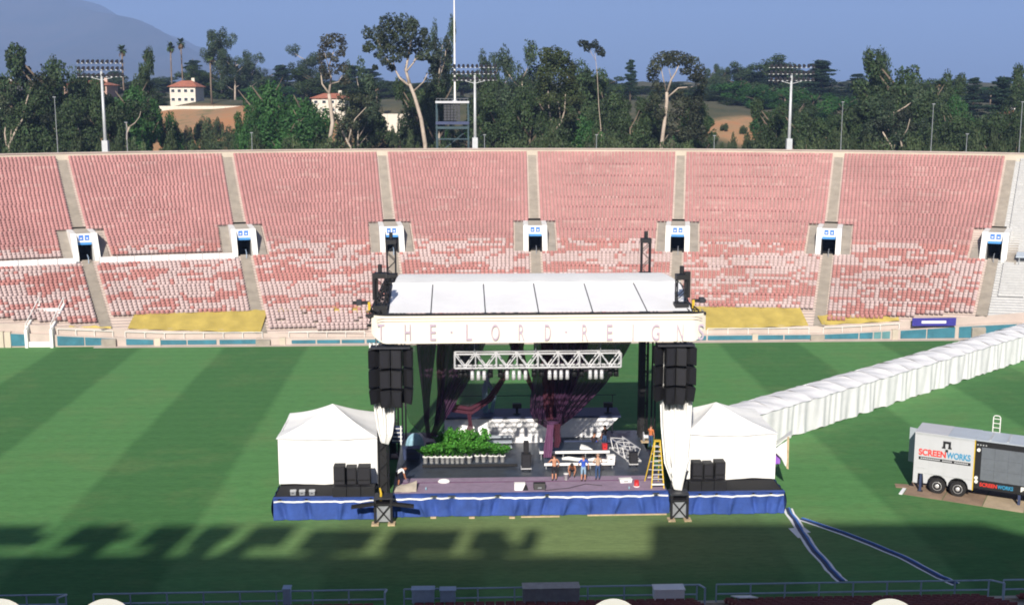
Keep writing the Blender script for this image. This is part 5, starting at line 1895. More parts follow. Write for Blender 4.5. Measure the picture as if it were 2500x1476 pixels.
# ---- roof
rf = thing('stage_roof', 'white fabric stage roof with dark seams and black edge trusses', 'roof', STAGE, (0, 6, 12.5))
YF, YM, YB = -0.9, 5.2, 12.8
ZF, ZM, ZB = 13.12, 13.95, 13.5
fl = [STAGE.pix_y(u, 764, YF).x for u in (948, 1052, 1185, 1315, 1447, 1580, 1690)]
ml = [STAGE.pix_y(u, 700, YM).x for u in (958, 1057, 1180, 1302, 1425, 1545, 1660)]
for i in range(6):
    def fn(a, b, i=i):
        g = 0.035
        x0 = fl[i] + (ml[i] - fl[i]) * b + g
        x1 = fl[i + 1] + (ml[i + 1] - fl[i + 1]) * b - g
        sag = -0.07 * math.sin(math.pi * a) * math.sin(math.pi * b)
        return (x0 + (x1 - x0) * a, YF + (YM - YF) * b, ZF + (ZM - ZF) * b + sag + 0.05)
    MB().grid(fn, 10, 8).build('roof_panel', M['canvas_grey'], rf, smooth=True)


def back(a, b):
    x0, x1 = ml[0] + 0.1, ml[6] - 0.1
    return (x0 + (x1 - x0) * a, YM + 0.02 + (YB - YM) * b, ZM + (ZB - ZM) * b + 0.12 * math.sin(math.pi * b) + 0.03 * math.sin(a * 38) * math.sin(b * 3))


MB().grid(back, 60, 8).build('rear_sheet', M['canvas'], rf, smooth=True)
MB().tube([(ml[0], YM - 0.05, ZM + 0.06)] + [(ml[0] + (ml[6] - ml[0]) * i / 12, YM - 0.05 - 0.08 * (i % 3), ZM + 0.09 - 0.05 * (i % 2)) for i in range(1, 12)] + [(ml[6], YM - 0.05, ZM + 0.06)], 0.06, 6).build('ridge_roll', M['canvas'], rf, smooth=True)
for i in range(7):
    MB().beam((fl[i], YF, ZF - 0.10), (ml[i], YM, ZM - 0.10), 0.16).build('rafter', M['dark_steel'], rf)
    MB().beam((ml[i], YM, ZM - 0.10), (ml[i] * 0.98, YB, ZB - 0.15), 0.14).build('rafter', M['dark_steel'], rf)


def box_truss(parent, p, q, w, h, n, m, r=0.05, name='truss'):
    p, q = Vector(p), Vector(q)
    d = (q - p).normalized()
    s = d.cross(Vector((0, 0, 1))).normalized() * (w / 2)
    up = Vector((0, 0, h / 2))
    for sg in (-1, 1):
        for ug in (-1, 1):
            MB().tube([p + s * sg + up * ug, q + s * sg + up * ug], r, 6).build(name + '_chord', m, parent)
    lat = MB()
    for i in range(n):
        a, b = p.lerp(q, i / n), p.lerp(q, (i + 1) / n)
        k = 1 if i % 2 else -1
        for sg in (-1, 1):
            lat.beam(a + s * sg - up * k, b + s * sg + up * k, r * 1.1)
            lat.beam(a + up * sg - s * k, b + up * sg + s * k, r * 1.1)
    o = lat.build(name + '_lattice', m, parent)
    tag(o, kind='stuff')


box_truss(rf, (-9.9, YF - 0.05, 12.75), (10.35, YF - 0.05, 12.75), 0.5, 0.6, 26, M['black'], name='front_truss')
box_truss(rf, (-9.3, YB, 13.0), (9.3, YB, 13.0), 0.5, 0.6, 26, M['black'], name='rear_truss')
box_truss(rf, (-9.45, YF, 12.9), (-9.35, YB, 12.95), 0.6, 0.6, 18, M['black'], name='side_truss')
box_truss(rf, (9.75, YF, 12.9), (9.3, YB, 12.95), 0.6, 0.6, 18, M['black'], name='side_truss')
MB().bb(-9.95, 10.4, YF - 0.5, YF - 0.38, 13.02, 13.18).build('front_edge', M['black'], rf)

# ---- banner with lettering
YBN = -1.75
bnr = thing('banner', 'cream banner across the stage roof lettered THE LORD REIGNS', 'banner', STAGE, (0.3, YBN, 11.5))
bl, brt = STAGE.pix_y(905, 780, YBN).x, STAGE.pix_y(1727, 780, YBN).x
zt, zbm = STAGE.pix_y(1300, 769, YBN).z, STAGE.pix_y(1300, 836, YBN).z


def bfn(a, b):
    x = bl + (brt - bl) * a
    e = min(x - bl, brt - x)
    curl = max(0.0, 1 - e / 1.0)
    zlow = zbm + 0.55 * curl ** 2.2
    return (x, YBN + 0.5 * curl ** 2 + 0.02 * math.sin(x * 2.2) * (1 - b), zlow + (zt - zlow) * b)


MB().grid(bfn, 120, 10).build('cloth', M['cream'], bnr, smooth=True)
for sx, xe in ((-1, bl), (1, brt)):
    MB().grid(lambda a, b: (xe, YBN + 0.5 + 1.4 * a, zbm + 0.55 + 0.35 * a + (zt - zbm - 0.55 - 0.35 * a) * b), 6, 6).build('return', M['cream'], bnr)
MB().bb(bl + 0.3, brt - 0.3, YBN - 0.035, YBN - 0.026, zt - 0.16, zt - 0.13).build('pink_line', M['pinkline'], bnr)
MB().bb(bl + 0.3, brt - 0.3, YBN - 0.035, YBN - 0.026, zt - 0.33, zt - 0.30).build('pink_line', M['pinkline'], bnr)
for ch, u in zip('THELORDREIGNS', (930, 995, 1057, 1145, 1209, 1273, 1337, 1428, 1488, 1545, 1600, 1660, 1712)):
    x = STAGE.pix_y(u, 810, YBN).x
    hgt = 0.98
    wid = {'I': 0.07, 'O': 0.50, 'G': 0.50, 'N': 0.40, 'T': 0.42}.get(ch, 0.36)
    me, w_ = text_mesh('letter', ch, hgt, wid, 0.012, 0.004)
    o = mesh_obj('letter', me, M['lilac'], bnr)
    z0 = STAGE.pix_y(u, 830, YBN).z
    extra = 0.5 * max(0, 1 - min(x - bl, brt - x) / 1.0) ** 2
    o.location = Vector((x - w_ / 2, YBN - 0.10 + extra * 0.85, z0)) - BASE[bnr.name]
for u in (1102, 1382):
    x, z0 = STAGE.pix_y(u, 810, YBN).x, STAGE.pix_y(u, 810, YBN).z
    MB().lathe((x, YBN - 0.03, z0), [(0.075, -0.012), (0.075, 0.012)], 12, 0, 'y').build('dot', M['lilac'], bnr)

# ---- hanging loudspeaker clusters
YPA = -1.6


def cluster(label, u0, u1, mirror):
    x0, x1 = STAGE.pix_y(u0, 900, YPA).x, STAGE.pix_y(u1, 900, YPA).x
    t = thing('speaker_cluster', label, 'loudspeaker', STAGE, ((x0 + x1) / 2, YPA, 7.4), 'hanging loudspeaker clusters')
    z_rows = [(11.0, 9.92, 0, 0.0), (9.76, 8.70, 0, 0.0), (8.54, 7.40, -0.18, 0.14)]
    cols = 4
    cw = (x1 - x0) / cols
    for r, (za, zb_, tilt, tp) in enumerate(z_rows):
        for c in range(cols):
            xc = x0 + (c + 0.5) * cw
            fan = (c - 1.5) * 0.10
            xs_ = xc - fan * 0.6 * tp * 6
            yy = YPA + abs(c - 1.5) ** 2 * 0.16
            p = MB()
            g = 0.022
            zl = zb_ + (0.16 * abs(c - 1.5) if r == 2 else 0)
            pts = [(xc - cw / 2 + g, yy + fan * 2, za), (xc + cw / 2 - g, yy - fan * 2, za), (xc + cw / 2 - g, yy - fan * 2 + 0.95, za), (xc - cw / 2 + g, yy + fan * 2 + 0.95, za)]
            sh = (xc - (x0 + x1) / 2) * -tp * 0.6
            low = [(q[0] + sh, q[1] - tilt, zl) for q in pts]
            p.add(low + pts, [(3, 2, 1, 0), (4, 5, 6, 7), (0, 1, 5, 4), (1, 2, 6, 5), (2, 3, 7, 6), (3, 0, 4, 7)])
            cab = p.build('cabinet', M['black'], t, bevel=0.015)
            gr = MB()
            gp = [(pts[0][0] + 0.05, pts[0][1] - 0.012, za - 0.06), (pts[1][0] - 0.05, pts[1][1] - 0.012, za - 0.06), (low[1][0] - 0.05, low[1][1] - 0.012, zl + 0.06), (low[0][0] + 0.05, low[0][1] - 0.012, zl + 0.06)]
            gr.add(gp, [(0, 3, 2, 1)])
            gm = gr.mesh('grille', BASE[t.name])
            gm.materials.append(M['grille'])
            go = bpy.data.objects.new('grille', gm)
            COL.objects.link(go)
            go.parent = cab
    MB().bb(x0 + 0.15, x1 - 0.15, YPA + 0.1, YPA + 0.9, 11.1, 11.2).build('bumper_frame', M['dark_steel'], t)
    for x in (x0 + 0.5, x1 - 0.5):
        MB().tube([(x, YPA + 0.5, 11.2), (x, YPA + 0.5, 12.6)], 0.03, 6).build('chain', M['steel'], t)
    return t


cluster('hanging black loudspeaker cluster at the left side of the stage', 898, 1008, 1)
cluster('hanging black loudspeaker cluster at the right side of the stage', 1600, 1702, -1)

# ---- cloth helper: a sheet between two edges given as pixels at a stage depth


def edge_pts(e, y, n):
    P = [STAGE.pix_y(u, v, y) for u, v in e]
    out = []
    L = [0]
    for a, b in zip(P, P[1:]): L.append(L[-1] + (b - a).length)
    for i in range(n + 1):
        d = L[-1] * i / n
        for j in range(len(P) - 1):
            if d <= L[j + 1] + 1e-6:
                out.append(P[j].lerp(P[j + 1], (d - L[j]) / max(1e-6, L[j + 1] - L[j])))
                break
    return out


def cloth(name, label, cat, left, right, y, m, folds=6, amp=0.18, group=None, nu=60, nv=36, ydrop=0.0, parent=None, bulge=0.0):
    A, B = edge_pts(left, y, nv), edge_pts(right, y, nv)

    def fn(a, b):
        j = min(nv, int(round(b * nv)))
        p = A[j].lerp(B[j], a)
        w = (B[j] - A[j]).length
        am = amp * min(1.0, 0.25 + w / 2.0)
        dy = am * math.sin(a * folds * 2 * math.pi + 0.6 * math.sin(b * 4)) + 0.4 * am * math.sin(a * folds * 4.3 + 1.3)
        return (p.x, p.y + dy + ydrop * b - bulge * math.sin(math.pi * b), p.z)
    mb = MB().grid(fn, nu, nv)
    if parent is not None:
        return mb.build(name, M[m], parent, smooth=True)
    c = A[0].lerp(B[0], 0.5)
    o = mb.build(name, M[m], None, STAGE, (c.x, y, min(A[-1].z, B[-1].z)), smooth=True)
    return tag(o, label, cat, group)


YD = 8.5
dl = thing('gathered_drape', 'dark purple drape gathered to a point at stage left', 'curtain', STAGE, (STAGE.pix_y(1048, 1066, YD).x, YD, DECK), 'purple drapes hung inside the stage')
cloth('veil', '', '', [(1006, 800), (996, 900), (984, 985), (1000, 1032), (1040, 1068)], [(1190, 800), (1130, 930), (1088, 1000), (1060, 1068)], YD, 'drape_sheer', 9, 0.2, parent=dl)
cloth('dark_fold', '', '', [(1012, 790), (1020, 880), (1030, 960), (1036, 1030), (1042, 1068)], [(1072, 790), (1058, 900), (1050, 970), (1048, 1030), (1052, 1068)], YD - 0.25, 'drape', 4, 0.12, parent=dl, nu=30)
cloth('dark_fold', '', '', [(1090, 790), (1082, 900), (1072, 980), (1058, 1040), (1046, 1070)], [(1205, 790), (1155, 915), (1112, 985), (1080, 1035), (1062, 1070)], YD - 0.1, 'drape', 6, 0.16, parent=dl)
cloth('loose_fold', '', '', [(1070, 790), (1065, 880), (1068, 960), (1060, 1040)], [(1092, 790), (1085, 880), (1085, 960), (1070, 1040)], YD + 0.2, 'drape_red', 2, 0.1, parent=dl, nu=20)
MB().lathe((STAGE.pix_y(1050, 1066, YD).x, YD, DECK), [(0.55, 0.0), (0.42, 0.3), (0.2, 0.65), (0.3, 1.0)], 16).build('gathered_foot', M['drape'], dl, smooth=True)

dm = thing('swag_drape', 'sheer grey purple swag with maroon lower edge, left of centre', 'curtain', STAGE, (STAGE.pix_y(1150, 1010, YD).x, YD + 0.9, 5.0), 'purple drapes hung inside the stage')
cloth('veil', '', '', [(1100, 790), (1105, 880), (1108, 950), (1112, 990), (1128, 1004)], [(1300, 790), (1262, 870), (1237, 918), (1200, 975), (1152, 1008)], YD + 0.9, 'drape_sheer', 8, 0.15, parent=dm)
cloth('maroon_edge', '', '', [(1262, 790), (1242, 870), (1225, 918), (1190, 968), (1148, 992), (1105, 985)], [(1290, 790), (1258, 870), (1240, 918), (1204, 977), (1152, 1012), (1098, 1004)], YD + 0.7, 'drape_red', 2, 0.1, parent=dm, nu=16)
cloth('tail', '', '', [(1140, 1008), (1144, 1035), (1132, 1062)], [(1150, 1008), (1152, 1030), (1158, 1055)], YD + 0.7, 'drape_red', 2, 0.08, parent=dm, nu=12, nv=12)
cloth('strip', '', '', [(1228, 790), (1246, 850), (1272, 905), (1298, 955)], [(1290, 790), (1278, 850), (1290, 905), (1306, 955)], YD + 1.1, 'drape_red', 3, 0.12, parent=dm, nu=20)
cloth('hem_patch', '', '', [(1098, 985), (1092, 1010)], [(1116, 982), (1096, 1012)], YD + 0.5, 'drape_tail', 1, 0.05, parent=dm, nu=8, nv=8)

dr = thing('big_drape', 'large dark purple drape gathered to a mauve tail at centre stage', 'curtain', STAGE, (STAGE.pix_y(1345, 1110, YD - 2.2).x, YD - 2.0, DECK), 'purple drapes hung inside the stage')
cloth('veil', '', '', [(1304, 790), (1302, 900), (1296, 960), (1293, 1000), (1302, 1026), (1338, 1046)], [(1565, 790), (1528, 860), (1482, 930), (1440, 975), (1405, 1010), (1366, 1040)], YD - 0.6, 'drape', 13, 0.22, parent=dr, nu=130, bulge=0.3)
cloth('front_fold', '', '', [(1338, 790), (1345, 900), (1350, 980), (1345, 1042)], [(1450, 790), (1420, 900), (1385, 985), (1362, 1042)], YD - 1.0, 'drape', 6, 0.16, parent=dr, bulge=0.3)
cloth('maroon_fold', '', '', [(1318, 790), (1322, 900), (1326, 985), (1338, 1040)], [(1352, 790), (1352, 900), (1352, 985), (1350, 1040)], YD - 1.05, 'drape_red', 2, 0.12, parent=dr, nu=24, bulge=0.3)
cloth('tail', '', '', [(1336, 1036), (1333, 1060), (1328, 1090), (1326, 1116)], [(1352, 1036), (1351, 1060), (1350, 1090), (1346, 1116)], YD - 2.6, 'drape_tail', 4, 0.12, parent=dr, nu=36, nv=20)
cloth('tail', '', '', [(1350, 1034), (1350, 1055), (1352, 1075), (1352, 1092)], [(1369, 1034), (1368, 1055), (1370, 1075), (1364, 1092)], YD - 1.9, 'drape_red', 3, 0.1, parent=dr, nu=24, nv=20)
MB().lathe((STAGE.pix_y(1350, 1040, YD - 1.4).x, YD - 1.5, STAGE.pix_y(1350, 1040, YD - 1.4).z), [(0.2, -0.25), (0.32, 0.0), (0.45, 0.4)], 14).build('tie', M['drape'], dr, smooth=True)

# white scrims around the front towers
cloth('white_scrim', 'white cloth hung below the left loudspeakers, gathered at its foot', 'curtain', [(900, 838), (906, 935), (913, 1000), (921, 1050), (930, 1080)], [(962, 838), (964, 960), (964, 1025), (959, 1060), (948, 1084)], -0.42, 'canvas', 7, 0.16, 'white scrims on the towers')
cloth('white_scrim', 'tall white cloth hanging below the right loudspeakers to the deck', 'curtain', [(1612, 838), (1612, 960), (1614, 1040), (1622, 1130), (1646, 1194)], [(1697, 838), (1692, 960), (1688, 1040), (1678, 1130), (1664, 1196)], -0.42, 'canvas', 8, 0.14, 'white scrims on the towers')
cloth('white_scrim', 'crumpled grey white cloth end beside the right tent wall', 'curtain', [(1648, 1120), (1652, 1150)], [(1686, 1118), (1676, 1150)], -0.1, 'canvas_grey', 3, 0.15, 'white scrims on the towers', nu=30, nv=14)
cable = MB().tube([STAGE.pix_y(1637, 850, -0.6), STAGE.pix_y(1636, 1000, -0.4), STAGE.pix_y(1638, 1100, -0.35), STAGE.pix_y(1640, 1190, -0.35)], 0.035, 6).build('hanging_cable', M['dark_steel'], None, STAGE, STAGE.pix_y(1637, 1190, -0.35))
tag(cable, 'thin dark cable hanging down the right white cloth', 'cable')

# ---- lighting truss and lamps
YT = -1.15
tx0, tx1 = STAGE.pix_y(1110, 880, YT).x, STAGE.pix_y(1516, 880, YT).x
zt1, zt0 = STAGE.pix_y(1300, 863, YT).z, STAGE.pix_y(1300, 897, YT).z
tr = thing('lighting_truss', 'silver box truss hanging across the stage with lamps below', 'truss', STAGE, ((tx0 + tx1) / 2, YT, zt0))
for z in (zt0, zt1):
    for y in (YT, YT + 0.75):
        MB().tube([(tx0, y, z), (tx1, y, z)], 0.055, 8).build('chord', M['alu'], tr)
NB = 16
for i in range(NB):
    xa, xb = tx0 + (tx1 - tx0) * i / NB, tx0 + (tx1 - tx0) * (i + 1) / NB
    za, zb_ = (zt1, zt0) if i % 2 == 0 else (zt0, zt1)
    for y in (YT, YT + 0.75):
        MB().tube([(xa, y, za), (xb, y, zb_)], 0.04, 6).build('brace', M['alu'], tr)
    if i % 2 == 0:
        for y in (YT, YT + 0.75):
            MB().tube([(xa, y, zt0), (xa, y, zt1)], 0.055 if i % 4 == 0 else 0.035, 6).build('upright', M['alu'], tr)
    MB().tube([(xa, YT, zt0), (xb, YT + 0.75, zt0)], 0.03, 6).build('cross_tie', M['alu'], tr)
for y in (YT, YT + 0.75):
    MB().tube([(tx1, y, zt0), (tx1, y, zt1)], 0.055, 6).build('upright', M['alu'], tr)
for x in (tx0 + 1.2, 0.2, tx1 - 1.2):
    MB().tube([(x, YT + 0.37, zt1), (x, YT + 0.37, 13.2)], 0.025, 6).build('chain', M['steel'], tr)


def par(m, r=0.115, L=0.55):
    t = thing('stage_lamp', 'x', 'lamp', STAGE, (0, 0, 0))
    mb = MB().lathe((0, 0, 0), [(0.05, -0.12), (r * 0.75, -0.1), (r, -0.34), (r * 0.92, -0.38), (r, -0.42), (r * 1.06, -L - 0.1)], 12)
    mb.build('can', M[m], t, smooth=True)
    MB().tube([(-r - 0.03, 0, -0.35), (-r - 0.03, 0, -0.02), (r + 0.03, 0, -0.02), (r + 0.03, 0, -0.35)], 0.015, 5).build('yoke', M['dark_steel'], t)
    MB().bb(-0.04, 0.04, -0.04, 0.04, -0.03, 0.05).build('clamp', M['dark_steel'], t)
    return t


proto = par('alu')
first = True
us = [1153, 1168, 1182, 1238, 1254, 1268, 1283, 1342, 1356, 1370, 1385, 1441, 1455, 1469]
for k, u in enumerate(us):
    x = STAGE.pix_y(u, 905, YT - 0.1).x
    lab = 'silver stage lamp under the truss, %s from the left' % ORD[k + 1]
    if first:
        proto.location = STAGE.to_world((x, YT - 0.1, zt0 - 0.05))
        tag(proto, lab, 'lamp', 'silver lamps under the truss')
        first = False
    else:
        clone(proto, STAGE, (x, YT - 0.1, zt0 - 0.05), 0, lab, 'silver lamps under the truss')
pd = par('black', 0.16, 0.6)
first = True
for k, u in enumerate([1125, 1137, 1197, 1222, 1304, 1322, 1402, 1420, 1490, 1504]):
    x = STAGE.pix_y(u, 905, YT + 0.8).x
    lab = 'black stage lamp under the truss, %s from the left' % ORD[k + 1]
    if first:
        pd.location = STAGE.to_world((x, YT + 0.8, zt0 - 0.05))
        tag(pd, lab, 'lamp', 'black lamps under the truss')
        first = False
    else:
        clone(pd, STAGE, (x, YT + 0.8, zt0 - 0.05), 0, lab, 'black lamps under the truss')

# ---- choir platform at the back with white sloping front
YP = 12.2
cp = thing('choir_platform', 'white fronted platform with dark blue ledge at the back of the stage', 'platform', STAGE, (0, YP, DECK))
a0, a1 = STAGE.pix_y(1085, 1022, YP), STAGE.pix_y(1512, 1016, YP)
b0, b1 = STAGE.pix_y(1085, 1068, YP - 0.6), STAGE.pix_y(1452, 1066, YP - 0.6)
ztop = STAGE.pix_y(1300, 1020, YP).z
npan = 7
for i in range(npan):
    f0, f1 = i / npan, (i + 0.985) / npan
    p = [Vector((b0.x + (b1.x - b0.x) * f0, YP - 0.6, DECK + 0.02)), Vector((b0.x + (b1.x - b0.x) * f1, YP - 0.6, DECK + 0.02)), Vector((a0.x + (a1.x - a0.x) * f1, YP, ztop)), Vector((a0.x + (a1.x - a0.x) * f0, YP, ztop))]
    MB().prism(p, (0, 0.06, 0.01)).build('front_panel', M['canvas_grey'], cp)
MB().prism([(a0.x, YP - 0.15, ztop + 0.02), (a1.x + 0.1, YP - 0.15, ztop + 0.02), (a1.x + 0.1, YP + 2.2, ztop + 0.02), (a0.x, YP + 2.2, ztop + 0.02)], (0, 0, 0.14)).build('ledge', M['navy'], cp)
for f in (0.02, 0.25, 0.5, 0.75, 0.98):
    x = a0.x + (a1.x - a0.x) * f
    MB().tube([(x, YP + 2.1, ztop + 0.15), (x, YP + 2.1, ztop + 1.15)], 0.03, 6).build('rail_post', M['dark_steel'], cp)
    MB().bb(x - 0.06, x + 0.06, YP + 2.0, YP + 2.12, 0, ztop).build('leg', M['steel'], cp)
MB().tube([(a0.x, YP + 2.1, ztop + 1.15), (a1.x, YP + 2.1, ztop + 1.15)], 0.03, 6).build('hand_rail', M['dark_steel'], cp)
# steps in front of the platform
for k in range(3):
    stp = thing('choir_step', ['lowest grey step before the choir platform', 'middle grey step before the choir platform', 'top grey step before the choir platform'][k], 'step', STAGE, (-2.2, YP - 1.4 - k * 0.5, DECK), 'steps before the choir platform')
    y = YP - 1.5 - (2 - k) * 0.55
    h = 0.22 + 0.22 * k
    xa, xb = STAGE.pix_y(1140, 1060, y).x, STAGE.pix_y(1250, 1060, y).x
    MB().bb(xa, xb, y, y + 0.5, DECK + h, DECK + h + 0.06).build('tread', M['trailer_roof'], stp)
    for x in (xa + 0.1, xb - 0.1):
        MB().bb(x - 0.04, x + 0.04, y + 0.1, y + 0.4, DECK, DECK + h).build('leg', M['dark_steel'], stp)
# monitors standing on the ledge
for k, u in enumerate((1262, 1484)):
    p = STAGE.pix_y(u, 1012, YP + 0.6)
    t = thing('monitor_stand', ('left' if k == 0 else 'right') + ' black speaker on a post standing on the choir platform', 'loudspeaker', STAGE, (p.x, YP + 0.6, ztop + 0.16), 'speakers on the choir platform')
    MB().bb(p.x - 0.33, p.x + 0.33, YP + 0.4, YP + 0.8, ztop + 0.62, ztop + 0.95).build('cabinet', M['black'], t, bevel=0.03)
    MB().tube([(p.x, YP + 0.6, ztop + 0.16), (p.x, YP + 0.6, ztop + 0.62)], 0.09, 8).build('post', M['black'], t)
    MB().lathe((p.x, YP + 0.6, ztop + 0.16), [(0.28, 0), (0.28, 0.04), (0.1, 0.07)], 12).build('base', M['black'], t)
# pale blue cloth strips
cs = thing('pale_blue_cloth', 'pale blue cloth strips hanging behind the sheer swag', 'cloth', STAGE, (STAGE.pix_y(1188, 1012, 13.2).x, 13.2, 3.0))
cloth('strip', '', '', [(1190, 905), (1176, 950), (1180, 1012)], [(1200, 905), (1190, 950), (1192, 1012)], 13.2, 'pale_blue_cloth', 2, 0.05, parent=cs, nu=12)
cloth('strip', '', '', [(1168, 905), (1185, 930), (1205, 965), (1192, 1014)], [(1178, 905), (1195, 930), (1212, 965), (1204, 1014)], 13.3, 'pale_blue_cloth', 2, 0.05, parent=cs, nu=12)

# ---- things on the stage floor


def riser(label, u0, u1, v, depth, h, edge='canvas_grey'):
    a, b = STAGE.pix_z(u0, v, DECK + h), STAGE.pix_z(u1, v, DECK + h)
    y = a.y
    t = thing('stage_riser', label, 'riser', STAGE, ((a.x + b.x) / 2, y + depth / 2, DECK), 'low risers on the stage')
    MB().bb(a.x, b.x, y, y + depth, DECK + h - 0.03, DECK + h).build('top', M['stage_black'], t)
    MB().bb(a.x - 0.03, b.x + 0.03, y - 0.06, y - 0.002, DECK + h - 0.16, DECK + h + 0.012).build('edge', M[edge], t)
    n = 4
    for i in range(n):
        x = a.x + 0.1 + (b.x - a.x - 0.2) * i / (n - 1)
        for yy in (y + 0.12, y + depth - 0.12):
            MB().bb(x - 0.035, x + 0.035, yy - 0.035, yy + 0.035, DECK, DECK + h - 0.03).build('leg', M['steel'], t)
    return t


riser('low black riser with pale front edge behind the workers', 1318, 1488, 1101, 2.2, 0.62)
riser('lower black riser with pale front edge just behind the workers', 1330, 1500, 1130, 1.1, 0.42)
riser('black riser under the potted plants at left', 1032, 1262, 1134, 2.6, 0.22, 'black')
riser('dark riser at the back right with a silver frame on it', 1370, 1500, 1075, 1.6, 0.35, 'navy')

# rolled white sheets lying on the riser
for k, (ua, ub, v, z, lab) in enumerate([(1372, 1425, 1119, DECK + 0.55, 'left white rolled sheet on the low riser'), (1436, 1482, 1122, DECK + 0.55, 'right white rolled sheet on the low riser')]):
    a, b = STAGE.pix_z(ua, v, z), STAGE.pix_z(ub, v + 2, z)
    o = MB().tube([a, a.lerp(b, 0.3) + Vector((0, 0.05, 0.03)), a.lerp(b, 0.7) + Vector((0, -0.05, 0)), b], [0.09, 0.14, 0.13, 0.1], 10).build('rolled_sheet', M['canvas'], None, STAGE, (a.x, a.y, DECK + 0.42), smooth=True)
    tag(o, lab, 'sheet', 'white rolled sheets on the riser')
p = STAGE.pix_z(1430, 1092, DECK + 0.7)
o = MB().add([(p.x - 0.45, p.y - 0.2, DECK + 0.625), (p.x + 0.5, p.y - 0.35, DECK + 0.625), (p.x + 0.3, p.y + 0.3, DECK + 0.625), (p.x - 0.35, p.y + 0.35, DECK + 0.625),
              (p.x - 0.4, p.y - 0.15, DECK + 0.85), (p.x + 0.35, p.y - 0.3, DECK + 0.72), (p.x + 0.25, p.y + 0.25, DECK + 0.70), (p.x - 0.3, p.y + 0.3, DECK + 0.9)],
             [(3, 2, 1, 0), (4, 5, 6, 7), (0, 1, 5, 4), (1, 2, 6, 5), (2, 3, 7, 6), (3, 0, 4, 7)]).build('white_bundle', M['canvas'], None, STAGE, (p.x, p.y, DECK + 0.625), bevel=0.04)
tag(o, 'white folded cloth bundle on the upper riser', 'cloth')


def small_box(name, label, cat, u, v, z0, w, d, h, m, lid=None):
    p = STAGE.pix_z(u, v, z0)
    t = thing(name, label, cat, STAGE, (p.x, p.y, z0))
    MB().box((p.x, p.y, z0 + h / 2), (w, d, h), 0.1, taper=1.06).build('body', M[m], t, bevel=0.02)
    MB().box((p.x, p.y, z0 + h + 0.02), (w * 1.1, d * 1.1, 0.04), 0.1).build('lid', M[lid or m], t)
    MB().box((p.x, p.y - d * 0.56, z0 + h * 0.6), (w * 0.4, 0.03, 0.04), 0.1).build('handle', M['dark_steel'], t)
    return t


small_box('white_crate', 'white box standing on the lower riser at its right end', 'box', 1491, 1127, DECK + 0.43, 0.5, 0.4, 0.45, 'canvas')
small_box('red_cooler', 'red cooler with white foot on the rear riser', 'cooler', 1476, 1096, DECK + 0.62, 0.32, 0.3, 0.36, 'red', 'red')
small_box('white_cooler', 'flat white box on the mauve carpet near the ladder', 'box', 1527, 1176, DECK + 0.02, 0.75, 0.4, 0.2, 'canvas')
p = STAGE.pix_z(1554, 1187, DECK)
t = thing('red_bucket', 'red bucket lying on the mauve carpet by the ladder', 'bucket', STAGE, (p.x, p.y, DECK + 0.02))
MB().lathe((p.x, p.y, DECK + 0.02), [(0.17, 0.0), (0.18, 0.02), (0.14, 0.4), (0.13, 0.38)], 16).build('body', M['red'], t, smooth=True)
MB().lathe((p.x, p.y, DECK + 0.021), [(0.2, 0.0), (0.2, 0.05)], 16).build('rim', M['canvas'], t)
p = STAGE.pix_z(1382, 1171, DECK)
t = thing('white_bucket', 'white bucket at the feet of the crouching worker', 'bucket', STAGE, (p.x, p.y, DECK + 0.02))
MB().lathe((p.x, p.y, DECK + 0.02), [(0.13, 0.0), (0.16, 0.4), (0.17, 0.4), (0.17, 0.44), (0.15, 0.44)], 16).build('body', M['canvas'], t, smooth=True)
MB().tube([(p.x - 0.16, p.y, DECK + 0.44), (p.x, p.y - 0.1, DECK + 0.56), (p.x + 0.16, p.y, DECK + 0.44)], 0.012, 5).build('handle', M['steel'], t)
p = STAGE.pix_z(1084, 1178, DECK)
o = MB().lathe((p.x, p.y, DECK + 0.03), [(0.36, 0.0), (0.42, 0.08), (0.3, 0.2), (0.1, 0.24)], 9).build('white_cloth_heap', M['canvas'], None, STAGE, (p.x, p.y, DECK + 0.03), smooth=True)
o.scale = (1, 0.6, 1)
tag(o, 'white crumpled cloth heap on the mauve carpet at left', 'cloth')


def wedge(label, u, v, m, flip=1):
    p = STAGE.pix_z(u, v, DECK + 0.02)
    t = thing('floor_monitor', label, 'loudspeaker', STAGE, (p.x, p.y, DECK + 0.02), 'wedge floor monitors')
    MB().prism([(p.x - 0.38, p.y - 0.25, DECK + 0.02), (p.x - 0.38, p.y + 0.25, DECK + 0.02), (p.x - 0.38, p.y + 0.18, DECK + 0.42), (p.x - 0.38, p.y - 0.12, DECK + 0.42)], (0.76, 0, 0)).build('cabinet', M[m], t, bevel=0.02)
    MB().prism([(p.x - 0.3, p.y + 0.262, DECK + 0.08), (p.x + 0.3, p.y + 0.262, DECK + 0.08), (p.x + 0.3, p.y + 0.21, DECK + 0.38), (p.x - 0.3, p.y + 0.21, DECK + 0.38)], (0, 0.012, 0)).build('grille', M['grille'], t)
    MB().bb(p.x - 0.12, p.x + 0.12, p.y - 0.268, p.y - 0.255, DECK + 0.12, DECK + 0.2).build('connector_plate', M['steel'], t)


